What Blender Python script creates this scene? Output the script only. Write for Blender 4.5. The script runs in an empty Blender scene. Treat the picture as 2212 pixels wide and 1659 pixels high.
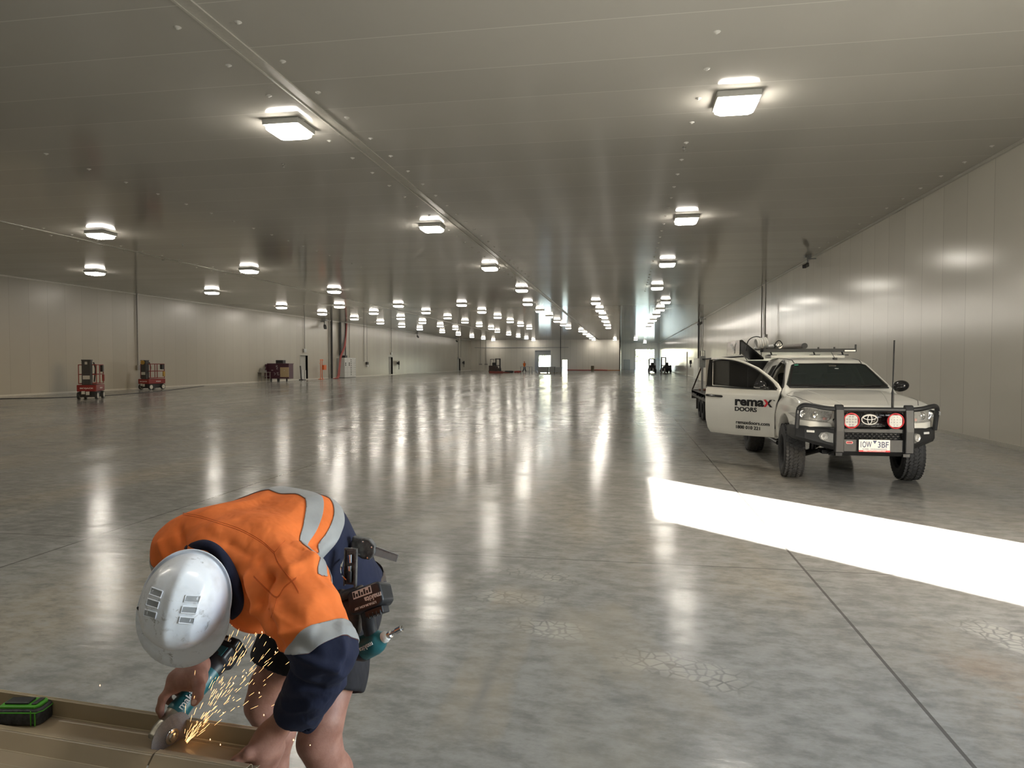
import bpy, bmesh, math, random
import numpy as np
from mathutils import Vector, Matrix, Euler
from math import sin, cos, tan, atan, atan2, radians as R_, pi, sqrt, hypot

random.seed(7)
scene = bpy.context.scene
col = scene.collection

# ---------------------------------------------------------------- camera
CAM_H = 1.72
FPX = 1490.0
YAW, PITCH = R_(9.3328), R_(-1.8451)
cam_data = bpy.data.cameras.new('camera')
cam_data.sensor_fit = 'HORIZONTAL'
cam_data.sensor_width = 36.0
cam_data.lens = 36.0 * FPX / 2212.0
cam_data.clip_start = 0.05
cam_data.clip_end = 1200
cam = bpy.data.objects.new('camera', cam_data)
col.objects.link(cam)
cam.location = (0, 0, CAM_H)
cam.rotation_euler = (R_(90) + PITCH, 0, YAW)
scene.camera = cam

# ---------------------------------------------------------------- world, sun, exposure
world = bpy.data.worlds.new('world')
scene.world = world
world.use_nodes = True
wn = world.node_tree
wn.nodes.clear()
w_out = wn.nodes.new('ShaderNodeOutputWorld')
w_bg = wn.nodes.new('ShaderNodeBackground')
w_sky = wn.nodes.new('ShaderNodeTexSky')
SUN_ELEV = R_(23.0)
SUN_DIR = Vector((0.719, -0.695, 0)).normalized()      # horizontal direction towards the sun
w_sky.sky_type = 'NISHITA'
w_sky.sun_disc = False
w_sky.sun_elevation = SUN_ELEV
w_sky.sun_rotation = atan2(SUN_DIR.x, SUN_DIR.y)
w_bg.inputs['Strength'].default_value = 3.6
wn.links.new(w_sky.outputs[0], w_bg.inputs['Color'])
wn.links.new(w_bg.outputs[0], w_out.inputs['Surface'])

sun_d = bpy.data.lights.new('sun', 'SUN')
sun_d.energy = 88.0
sun_d.angle = R_(0.55)
sun_d.color = (1.0, 0.96, 0.90)
sun = bpy.data.objects.new('sun', sun_d)
col.objects.link(sun)
sun.location = (12, -10, 12)
_sd = Vector((SUN_DIR.x * cos(SUN_ELEV), SUN_DIR.y * cos(SUN_ELEV), sin(SUN_ELEV)))
sun.rotation_euler = _sd.to_track_quat('Z', 'Y').to_euler()

scene.view_settings.view_transform = 'Standard'
scene.view_settings.look = 'None'
scene.view_settings.gamma = 1.0
scene.view_settings.exposure = 0.0
try:
    scene.cycles.use_denoising = True
    scene.cycles.use_guiding = True
    scene.cycles.use_light_tree = False
    scene.cycles.use_adaptive_sampling = True
    scene.cycles.adaptive_threshold = 0.02
    scene.cycles.max_bounces = 7
    scene.cycles.diffuse_bounces = 5
    scene.cycles.glossy_bounces = 4
    scene.cycles.transmission_bounces = 6
    scene.cycles.transparent_max_bounces = 12
    scene.cycles.caustics_reflective = False
    scene.cycles.caustics_refractive = False
    scene.cycles.sample_clamp_indirect = 3.0
    scene.cycles.sample_clamp_direct = 25.0
    scene.cycles.blur_glossy = 0.3
except Exception:
    pass
LAMP_STRENGTH = 56.0

# ---------------------------------------------------------------- helpers
def CP(px, py, d):
    """world point seen d metres along the view axis (photo frame 2212x1659)"""
    fw = Vector((-sin(YAW) * cos(PITCH), cos(YAW) * cos(PITCH), sin(PITCH)))
    rt = Vector((cos(YAW), sin(YAW), 0))
    up = rt.cross(fw)
    return Vector((0, 0, CAM_H)) + (fw + rt * ((px - 1106) / FPX) - up * ((py - 829.5) / FPX)) * d

def prop(o, label=None, cat=None, group=None, kind=None):
    if label: o['label'] = label
    if cat: o['category'] = cat
    if group: o['group'] = group
    if kind: o['kind'] = kind
    return o

def empty(name, loc=(0, 0, 0), rz=0.0, label=None, cat=None, group=None, rot=None):
    o = bpy.data.objects.new(name, None)
    o.empty_display_size = 0.1
    col.objects.link(o)
    o.location = loc
    o.rotation_euler = rot if rot is not None else (0, 0, rz)
    return prop(o, label, cat, group)

def copy_tree(o, parent=None):
    c = o.copy()
    col.objects.link(c)
    if parent is not None: c.parent = parent
    for ch in list(o.children): copy_tree(ch, c)
    return c

def link_mesh(name, me, mat, parent=None, loc=(0, 0, 0), rot=(0, 0, 0)):
    o = bpy.data.objects.new(name, me)
    col.objects.link(o)
    o.location = loc
    o.rotation_euler = rot
    if parent is not None: o.parent = parent
    if mat is not None:
        for m in (mat if isinstance(mat, (list, tuple)) else [mat]): me.materials.append(m)
    return o

def done(name, bm, mat, parent=None, bevel=0.0, seg=2, smooth=False, loc=(0, 0, 0), rot=(0, 0, 0), ang=40, sub=0, solid=0.0, fix=True):
    if fix: bmesh.ops.recalc_face_normals(bm, faces=bm.faces[:])
    me = bpy.data.meshes.new(name)
    bm.to_mesh(me)
    bm.free()
    o = link_mesh(name, me, mat, parent, loc, rot)
    if solid:
        m = o.modifiers.new('s', 'SOLIDIFY'); m.thickness = solid; m.offset = 0
    if bevel > 0:
        m = o.modifiers.new('b', 'BEVEL')
        m.width = bevel; m.segments = seg; m.limit_method = 'ANGLE'; m.angle_limit = R_(30)
    if sub:
        m = o.modifiers.new('u', 'SUBSURF'); m.levels = sub; m.render_levels = sub
    if smooth:
        for p in me.polygons: p.use_smooth = True
        if ang < 180:
            try: me.set_sharp_from_angle(angle=R_(ang))
            except Exception: pass
    return o

def BM(): return bmesh.new()

def box(bm, c, s, rot=None, mi=0):
    """box centred at c, size s"""
    M = Matrix.Translation(Vector(c))
    if rot is not None:
        M = M @ (rot.to_4x4() if isinstance(rot, Matrix) else Euler(rot).to_matrix().to_4x4())
    hx, hy, hz = s[0] / 2, s[1] / 2, s[2] / 2
    vs = [bm.verts.new(M @ Vector(v)) for v in ((-hx, -hy, -hz), (hx, -hy, -hz), (hx, hy, -hz), (-hx, hy, -hz), (-hx, -hy, hz), (hx, -hy, hz), (hx, hy, hz), (-hx, hy, hz))]
    for f in ((0, 3, 2, 1), (4, 5, 6, 7), (0, 1, 5, 4), (1, 2, 6, 5), (2, 3, 7, 6), (3, 0, 4, 7)):
        bm.faces.new([vs[i] for i in f]).material_index = mi
    return vs

def bx(bm, x0, x1, y0, y1, z0, z1, mi=0):
    return box(bm, ((x0 + x1) / 2, (y0 + y1) / 2, (z0 + z1) / 2), (abs(x1 - x0), abs(y1 - y0), abs(z1 - z0)), mi=mi)

def frame_of(d):
    d = Vector(d).normalized()
    a = Vector((0, 0, 1)) if abs(d.z) < 0.9 else Vector((1, 0, 0))
    u = d.cross(a).normalized()
    return u, d.cross(u).normalized(), d

def cyl(bm, p0, p1, r0, r1=None, n=16, caps=True, mi=0):
    r1 = r0 if r1 is None else r1
    p0, p1 = Vector(p0), Vector(p1)
    u, v, d = frame_of(p1 - p0)
    A = [bm.verts.new(p0 + (u * cos(2 * pi * i / n) + v * sin(2 * pi * i / n)) * r0) for i in range(n)]
    B = [bm.verts.new(p1 + (u * cos(2 * pi * i / n) + v * sin(2 * pi * i / n)) * r1) for i in range(n)]
    for i in range(n):
        bm.faces.new((A[i], A[(i + 1) % n], B[(i + 1) % n], B[i])).material_index = mi
    if caps:
        bm.faces.new(A[::-1]).material_index = mi
        bm.faces.new(B).material_index = mi

def smooth_path(pts, k=6):
    """Catmull-Rom through pts"""
    P = [Vector(p) for p in pts]
    P = [P[0] * 2 - P[1]] + P + [P[-1] * 2 - P[-2]]
    out = []
    for i in range(1, len(P) - 2):
        a, b, c, d = P[i - 1:i + 3]
        for j in range(k):
            t = j / k
            out.append(0.5 * ((2 * b) + (c - a) * t + (2 * a - 5 * b + 4 * c - d) * t * t + (3 * b - a - 3 * c + d) * t ** 3))
    out.append(P[-2])
    return out

def tube(bm, pts, r, n=8, caps=True, flat=None, mi=0):
    """sweep a round (or flat=(a,b)) section along pts; r number or list"""
    P = [Vector(p) for p in pts]
    m = len(P)
    rings = []
    pu = None
    for i in range(m):
        d = (P[min(i + 1, m - 1)] - P[max(i - 1, 0)])
        if d.length < 1e-9: d = Vector((0, 0, 1))
        d.normalize()
        if pu is None: u = frame_of(d)[0]
        else:
            u = pu - d * pu.dot(d)
            u = u.normalized() if u.length > 1e-6 else frame_of(d)[0]
        v = d.cross(u)
        pu = u
        rr = r[i] if isinstance(r, (list, tuple)) else r
        a, b = (flat if flat else (rr, rr))
        if flat is None: a = b = rr
        rings.append([bm.verts.new(P[i] + u * (a * cos(2 * pi * k / n)) + v * (b * sin(2 * pi * k / n))) for k in range(n)])
    for i in range(m - 1):
        for k in range(n):
            bm.faces.new((rings[i][k], rings[i][(k + 1) % n], rings[i + 1][(k + 1) % n], rings[i + 1][k])).material_index = mi
    if caps:
        bm.faces.new(rings[0][::-1]).material_index = mi
        bm.faces.new(rings[-1]).material_index = mi

def lathe(bm, prof, n=32, M=None, mi=0, a0=0.0, a1=2 * pi):
    """prof: (r, h) pairs turned about local Z, M a 4x4"""
    M = M or Matrix.Identity(4)
    full = abs(a1 - a0 - 2 * pi) < 1e-6
    cnt = n if full else n + 1
    rings = []
    for r, h in prof:
        if r < 1e-6: rings.append([bm.verts.new(M @ Vector((0, 0, h)))])
        else: rings.append([bm.verts.new(M @ Vector((r * cos(a0 + (a1 - a0) * i / n), r * sin(a0 + (a1 - a0) * i / n), h))) for i in range(cnt)])
    for A, B in zip(rings, rings[1:]):
        for i in range(n):
            j = (i + 1) % cnt
            vs = [A[i] if len(A) > 1 else A[0], A[j] if len(A) > 1 else A[0], B[j] if len(B) > 1 else B[0], B[i] if len(B) > 1 else B[0]]
            u = []
            for v in vs:
                if v not in u: u.append(v)
            if len(u) > 2: bm.faces.new(u).material_index = mi

def prism(bm, poly, h0, h1, M=None, mi=0):
    """extrude 2D polygon (x,y) from z=h0 to h1 in frame M"""
    M = M or Matrix.Identity(4)
    A = [bm.verts.new(M @ Vector((x, y, h0))) for x, y in poly]
    B = [bm.verts.new(M @ Vector((x, y, h1))) for x, y in poly]
    n = len(poly)
    for i in range(n):
        bm.faces.new((A[i], A[(i + 1) % n], B[(i + 1) % n], B[i])).material_index = mi
    bm.faces.new(A[::-1]).material_index = mi
    bm.faces.new(B).material_index = mi

def rrect(w, h, r, n=5):
    out = []
    for cx, cy, a in ((w / 2 - r, h / 2 - r, 0), (-w / 2 + r, h / 2 - r, 90), (-w / 2 + r, -h / 2 + r, 180), (w / 2 - r, -h / 2 + r, 270)):
        for i in range(n + 1):
            t = R_(a + 90 * i / n)
            out.append((cx + r * cos(t), cy + r * sin(t)))
    return out

def axes(origin, x, y, z=None):
    """4x4 with given axes"""
    x = Vector(x).normalized(); y = Vector(y)
    z = x.cross(y).normalized() if z is None else Vector(z).normalized()
    y = z.cross(x).normalized()
    M = Matrix((x, y, z)).transposed().to_4x4()
    M.translation = Vector(origin)
    return M

def text_mesh(name, txt, size, mat, parent, M, extrude=0.0006, align='CENTER', bold=0.0, sx=1.0, fit=None):
    cu = bpy.data.curves.new(name, 'FONT')
    cu.body = txt; cu.size = size; cu.extrude = extrude; cu.align_x = align; cu.align_y = 'CENTER'
    cu.offset = bold; cu.resolution_u = 3
    tmp = bpy.data.objects.new('tmp_text', cu)
    col.objects.link(tmp)
    dg = bpy.context.evaluated_depsgraph_get()
    me = bpy.data.meshes.new_from_object(tmp.evaluated_get(dg))
    bpy.data.objects.remove(tmp)
    bpy.data.curves.remove(cu)
    me.name = name
    if fit:                                             # stretch to the measured width and height of the writing
        co = [v.co for v in me.vertices]
        x0, x1 = min(c.x for c in co), max(c.x for c in co); y0, y1 = min(c.y for c in co), max(c.y for c in co)
        kx, ky = fit[0] / (x1 - x0), fit[1] / (y1 - y0)
        ox = x0 if align == 'LEFT' else (x0 + x1) / 2
        for v in me.vertices: v.co.x = (v.co.x - ox) * kx; v.co.y = (v.co.y - (y0 + y1) / 2) * ky
    me.transform(M @ Matrix.Diagonal((sx, 1, 1, 1)))
    me.materials.clear()
    return link_mesh(name, me, mat, parent)

# ---- signed distance modelling -------------------------------------------------
class SDF:
    def __init__(s, lo, hi, res):
        s.lo = np.array(lo, np.float32); s.res = float(res)
        n = [max(4, int(math.ceil((hi[i] - lo[i]) / res)) + 1) for i in range(3)]
        s.X = (lo[0] + res * np.arange(n[0], dtype=np.float32))[:, None, None]
        s.Y = (lo[1] + res * np.arange(n[1], dtype=np.float32))[None, :, None]
        s.Z = (lo[2] + res * np.arange(n[2], dtype=np.float32))[None, None, :]
        s.D = np.full(n, 9.0, np.float32)
    def window(s, pts, pad):
        P = np.array(pts, np.float32)
        a = np.maximum(((P.min(0) - pad - s.lo) / s.res).astype(int), 0)
        b = np.minimum(((P.max(0) + pad - s.lo) / s.res).astype(int) + 2, np.array(s.D.shape))
        if (b <= a).any(): return None
        return tuple(slice(int(a[i]), int(b[i])) for i in range(3))
    def _g(s, w): return s.X[w[0]], s.Y[:, w[1]], s.Z[:, :, w[2]]
    def _put(s, w, d, k, op):
        c = s.D[w]
        if op == 'sub': a, b = c, -d
        else: a, b = c, d
        if op in ('sub', 'int'):
            if k > 0:
                h = np.clip(0.5 - 0.5 * (b - a) / k, 0, 1); r = b + (a - b) * h + k * h * (1 - h)
            else: r = np.maximum(a, b)
        else:
            if k > 0:
                h = np.clip(0.5 + 0.5 * (b - a) / k, 0, 1); r = b + (a - b) * h - k * h * (1 - h)
            else: r = np.minimum(a, b)
        s.D[w] = r
    def cap(s, a, b, ra, rb=None, k=0.0, op='add'):
        rb = ra if rb is None else rb
        a = np.array(a, float); b = np.array(b, float)
        w = s.window([a, b], max(ra, rb) + k + 4 * s.res + (0.03 if op == 'add' else 0))
        if w is None: return
        X, Y, Z = s._g(w)
        ba = b - a; L = float(ba @ ba) + 1e-12
        px, py, pz = X - a[0], Y - a[1], Z - a[2]
        t = np.clip((px * ba[0] + py * ba[1] + pz * ba[2]) / L, 0, 1)
        d = np.sqrt((px - t * ba[0]) ** 2 + (py - t * ba[1]) ** 2 + (pz - t * ba[2]) ** 2) - (ra + (rb - ra) * t)
        s._put(w, d.astype(np.float32), k, op)
    def chain(s, pts, rs, k=0.0, op='add'):
        for i in range(len(pts) - 1): s.cap(pts[i], pts[i + 1], rs[i], rs[i + 1], k, op)
    def ell(s, c, r, M=None, k=0.0, op='add'):
        c = np.array(c, float); r = np.array(r, float)
        w = s.window([c], r.max() + k + 4 * s.res + (0.03 if op == 'add' else 0))
        if w is None: return
        X, Y, Z = s._g(w)
        q = s._loc(X, Y, Z, c, M)
        k0 = np.sqrt(sum((q[i] / r[i]) ** 2 for i in range(3)))
        k1 = np.sqrt(sum((q[i] / r[i] ** 2) ** 2 for i in range(3)))
        s._put(w, (k0 * (k0 - 1) / np.maximum(k1, 1e-6)).astype(np.float32), k, op)
    def _loc(s, X, Y, Z, c, M):
        x, y, z = X - c[0], Y - c[1], Z - c[2]
        if M is None: return (x, y, z)
        A = np.array(M.to_3x3())
        return tuple(x * A[0, i] + y * A[1, i] + z * A[2, i] for i in range(3))
    def box(s, c, h, M=None, r=0.0, k=0.0, op='add'):
        c = np.array(c, float)
        w = s.window([c], float(np.linalg.norm(h)) + k + 4 * s.res)
        if w is None: return
        X, Y, Z = s._g(w)
        q = s._loc(X, Y, Z, c, M)
        q = [np.abs(q[i]) - (h[i] - r) for i in range(3)]
        d = np.sqrt(sum(np.maximum(v, 0) ** 2 for v in q)) + np.minimum(np.maximum(np.maximum(q[0], q[1]), q[2]), 0) - r
        s._put(w, np.broadcast_to(d, s.D[w].shape).astype(np.float32), k, op)
    def plane(s, p, n, k=0.0, op='int'):
        """keep the side opposite to n"""
        n = np.array(Vector(n).normalized()); p = np.array(p, float)
        w = (slice(None),) * 3
        d = (s.X - p[0]) * n[0] + (s.Y - p[1]) * n[1] + (s.Z - p[2]) * n[2]
        s._put(w, np.broadcast_to(d, s.D.shape).astype(np.float32), k, op)
    def mesh(s):
        """surface nets"""
        D = s.D
        # close the volume at its borders
        for ax in range(3):
            i = [slice(None)] * 3
            i[ax] = 0; D[tuple(i)] = np.maximum(D[tuple(i)], s.res * 0.5)
            i[ax] = -1; D[tuple(i)] = np.maximum(D[tuple(i)], s.res * 0.5)
        neg = D < 0
        n = np.array(D.shape) - 1
        corner = [(i, j, k) for i in (0, 1) for j in (0, 1) for k in (0, 1)]
        cnt = np.zeros(n, np.int8)
        for i, j, k in corner: cnt += neg[i:n[0] + i, j:n[1] + j, k:n[2] + k]
        act = (cnt > 0) & (cnt < 8)
        ids = np.full(n, -1, np.int32)
        cells = np.argwhere(act)
        ids[act] = np.arange(len(cells))
        vals = np.stack([D[cells[:, 0] + i, cells[:, 1] + j, cells[:, 2] + k] for i, j, k in corner], 1)
        acc = np.zeros((len(cells), 3)); c2 = np.zeros(len(cells))
        cc = np.array(corner, float)
        for a in range(8):
            for b in range(a + 1, 8):
                if np.abs(cc[a] - cc[b]).sum() != 1: continue
                va, vb = vals[:, a], vals[:, b]
                m = (va < 0) != (vb < 0)
                t = np.where(m, va / np.where(m, va - vb, 1), 0)
                acc += m[:, None] * (cc[a] + t[:, None] * (cc[b] - cc[a])); c2 += m
        V = (cells + acc / c2[:, None]) * s.res + s.lo
        F = []
        for ax in range(3):
            u, v = (ax + 1) % 3, (ax + 2) % 3
            sl0 = [slice(1, -1)] * 3; sl1 = [slice(1, -1)] * 3
            sl0[ax] = slice(0, -1); sl1[ax] = slice(1, None)
            A, B = neg[tuple(sl0)], neg[tuple(sl1)]
            for flag, flip in ((A & ~B, False), (~A & B, True)):
                e = np.argwhere(flag)
                if len(e) == 0: continue
                base = e.copy(); base[:, u] += 1; base[:, v] += 1
                def cid(du, dv):
                    c = base.copy(); c[:, u] += du; c[:, v] += dv
                    return ids[c[:, 0], c[:, 1], c[:, 2]]
                q = np.stack([cid(-1, -1), cid(0, -1), cid(0, 0), cid(-1, 0)], 1)
                if flip: q = q[:, ::-1]
                F.append(q)
        F = np.concatenate(F)
        F = F[(F >= 0).all(1)]
        return V, F

def np_mesh(name, V, F, smooth=True):
    me = bpy.data.meshes.new(name)
    me.vertices.add(len(V)); me.vertices.foreach_set('co', np.asarray(V, np.float32).ravel())
    k = F.shape[1]
    me.loops.add(len(F) * k); me.loops.foreach_set('vertex_index', np.asarray(F, np.int32).ravel())
    me.polygons.add(len(F))
    me.polygons.foreach_set('loop_start', np.arange(0, len(F) * k, k, dtype=np.int32))
    me.polygons.foreach_set('use_smooth', np.full(len(F), smooth))
    me.update(calc_edges=True)
    me.validate()
    return me

def relax(V, F, it=1, lam=0.5):
    E = np.concatenate([F[:, [i, (i + 1) % 4]] for i in range(4)])
    for _ in range(it):
        acc = np.zeros_like(V); c = np.zeros(len(V))
        np.add.at(acc, E[:, 0], V[E[:, 1]]); np.add.at(c, E[:, 0], 1)
        np.add.at(acc, E[:, 1], V[E[:, 0]]); np.add.at(c, E[:, 1], 1)
        V = V + lam * (acc / np.maximum(c, 1)[:, None] - V)
    return V

def sdf_obj(name, s, mat, parent=None, it=1, smooth=True, inv=None):
    V, F = s.mesh()
    V = relax(V, F, it)
    me = np_mesh(name, V, F, smooth)
    if inv is not None: me.transform(inv)
    return link_mesh(name, me, mat, parent)
# ---------------------------------------------------------------- materials
def nt(name):
    m = bpy.data.materials.new(name)
    m.use_nodes = True
    t = m.node_tree
    return m, t, t.nodes['Principled BSDF']

def setp(b, **k):
    for n, v in k.items():
        n = {'base': 'Base Color', 'rough': 'Roughness', 'metal': 'Metallic', 'spec': 'Specular IOR Level', 'coat': 'Coat Weight', 'coatr': 'Coat Roughness',
             'emit': 'Emission Color', 'es': 'Emission Strength', 'trans': 'Transmission Weight', 'alpha': 'Alpha', 'ior': 'IOR', 'sub': 'Subsurface Weight', 'sheen': 'Sheen Weight', 'aniso': 'Anisotropic'}[n]
        if isinstance(v, tuple) and len(v) == 3: v = (*v, 1)
        b.inputs[n].default_value = v

def N(t, typ, **k):
    n = t.nodes.new(typ)
    for a, v in k.items():
        if a.startswith('i_'):
            key = a[2:].replace('_', ' ')
            n.inputs[int(key) if key.isdigit() else key].default_value = v
        else: setattr(n, a, v)
    return n

def ramp(t, src, stops, interp='LINEAR'):
    r = t.nodes.new('ShaderNodeValToRGB')
    r.color_ramp.interpolation = interp
    e = r.color_ramp.elements
    while len(e) < len(stops): e.new(0.5)
    for i, (p, c) in enumerate(stops):
        e[i].position = p
        e[i].color = (*c, 1) if isinstance(c, tuple) else (c, c, c, 1)
    t.links.new(src, r.inputs[0])
    return r.outputs[0]

def mixc(t, f, a, b, mode='MIX'):
    m = t.nodes.new('ShaderNodeMix')
    m.data_type = 'RGBA'; m.blend_type = mode
    for key, v in ((0, f), (6, a), (7, b)):
        if hasattr(v, 'links'): t.links.new(v, m.inputs[key])
        elif isinstance(v, tuple): m.inputs[key].default_value = (*v, 1)
        else: m.inputs[key].default_value = v
    return m.outputs[2]

def math_(t, op, a, b=None, c=None, clamp=False):
    m = t.nodes.new('ShaderNodeMath'); m.operation = op; m.use_clamp = clamp
    for i, v in enumerate((a, b, c)):
        if v is None: continue
        if hasattr(v, 'links'): t.links.new(v, m.inputs[i])
        else: m.inputs[i].default_value = v
    return m.outputs[0]

def coords(t, kind='Object', scale=(1, 1, 1), rot=(0, 0, 0)):
    c = t.nodes.new('ShaderNodeTexCoord')
    m = t.nodes.new('ShaderNodeMapping')
    m.inputs['Scale'].default_value = scale
    m.inputs['Rotation'].default_value = rot
    t.links.new(c.outputs[kind], m.inputs[0])
    return m.outputs[0]

def noise(t, vec, scale=5.0, detail=4.0, rough=0.5, dist=0.0):
    n = N(t, 'ShaderNodeTexNoise', i_Scale=scale, i_Detail=detail, i_Roughness=rough, i_Distortion=dist)
    t.links.new(vec, n.inputs['Vector'])
    return n.outputs[0]

def bump(t, b, h, strength=0.3, dist=0.01):
    n = N(t, 'ShaderNodeBump', i_Strength=strength, i_Distance=dist)
    t.links.new(h, n.inputs['Height'])
    t.links.new(n.outputs[0], b.inputs['Normal'])

def simple(name, c, rough=0.5, metal=0.0, var=0.12, scale=20.0, bmp=0.0, **k):
    """plain painted / moulded surface with slight procedural variation"""
    m, t, b = nt(name)
    setp(b, rough=rough, metal=metal, **k)
    v = noise(t, coords(t), scale, 3)
    dark = tuple(x * (1 - var) for x in c); lite = tuple(min(1, x * (1 + var)) for x in c)
    t.links.new(ramp(t, v, [(0.3, dark), (0.7, lite)]), b.inputs['Base Color'])
    if bmp: bump(t, b, v, bmp, 0.002)
    return m

def seam_line(t, sep_out, period, phase, half):
    """1 on a thin line repeated every period"""
    a = math_(t, 'ADD', sep_out, -phase)
    a = math_(t, 'DIVIDE', a, period)
    a = math_(t, 'FRACT', a)
    a = math_(t, 'ABSOLUTE', math_(t, 'SUBTRACT', a, 0.5))
    return math_(t, 'GREATER_THAN', a, 0.5 - half / period)

def panel_mat(name, c, line, axis, period, phase, half, rough, bumpv=0.02, coat=0.0):
    m, t, b = nt(name)
    setp(b, rough=rough, coat=coat, coatr=0.12, spec=0.5)
    tc = t.nodes.new('ShaderNodeTexCoord')
    sp = t.nodes.new('ShaderNodeSeparateXYZ')
    t.links.new(tc.outputs['Object'], sp.inputs[0])
    s = seam_line(t, sp.outputs[axis], period, phase, half)
    # each panel gets a slightly different base tone at random
    idx = math_(t, 'FLOOR', math_(t, 'DIVIDE', math_(t, 'ADD', sp.outputs[axis], -phase + period * 0.5 - period * 0.5), period))
    wn_ = N(t, 'ShaderNodeTexWhiteNoise', noise_dimensions='1D')
    t.links.new(idx, wn_.inputs['W'])
    tone = math_(t, 'MULTIPLY_ADD', wn_.outputs['Value'], 0.07, 0.965)
    cm = N(t, 'ShaderNodeVectorMath', operation='SCALE')
    cm.inputs[0].default_value = c
    t.links.new(tone, cm.inputs['Scale'])
    g = noise(t, coords(t, scale=(0.6, 0.6, 0.6)), 1.2, 5)
    base = mixc(t, ramp(t, g, [(0.35, 0.0), (0.75, 0.22)]), cm.outputs[0], tuple(x * 0.86 for x in c))
    t.links.new(mixc(t, s, base, line), b.inputs['Base Color'])
    fine = noise(t, coords(t, scale=(1, 1, 1)), 1.6, 2)
    wv = math_(t, 'MULTIPLY_ADD', wn_.outputs['Value'], 0.0, 0.0)
    h = math_(t, 'ADD', math_(t, 'MULTIPLY', fine, 1.0), math_(t, 'MULTIPLY', s, -0.3))
    bump(t, b, h, bumpv, 0.05)
    return m
# ---------------------------------------------------------------- the building
XL, XR, YF, YB, ZC = -30.3, 7.56, -6.0, 134.0, 6.0
XREC, YREC = -0.95, 158.0
M_ceil = panel_mat('white_ceiling_panels', (0.58, 0.565, 0.515), (0.72, 0.71, 0.65), 1, 1.169, 8.84, 0.009, 0.10, 0.012)  # lighter seam colour stands for light caught by rounded panel edges
M_wallL = panel_mat('shaded_wall_panels', (0.46, 0.435, 0.375), (0.37, 0.35, 0.30), 1, 1.169, 15.895, 0.010, 0.27, 0.03)  # same panels as the right wall, dimmer light put into a darker colour
M_wallR = panel_mat('lit_wall_panels', (0.80, 0.77, 0.69), (0.60, 0.57, 0.51), 1, 1.169, 15.895, 0.010, 0.17, 0.02)  # same panels as the left wall, stronger light put into a paler colour
M_wallX = panel_mat('beige_end_wall_panels', (0.66, 0.63, 0.56), (0.42, 0.40, 0.35), 0, 1.169, 0.0, 0.012, 0.3, 0.03)

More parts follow.
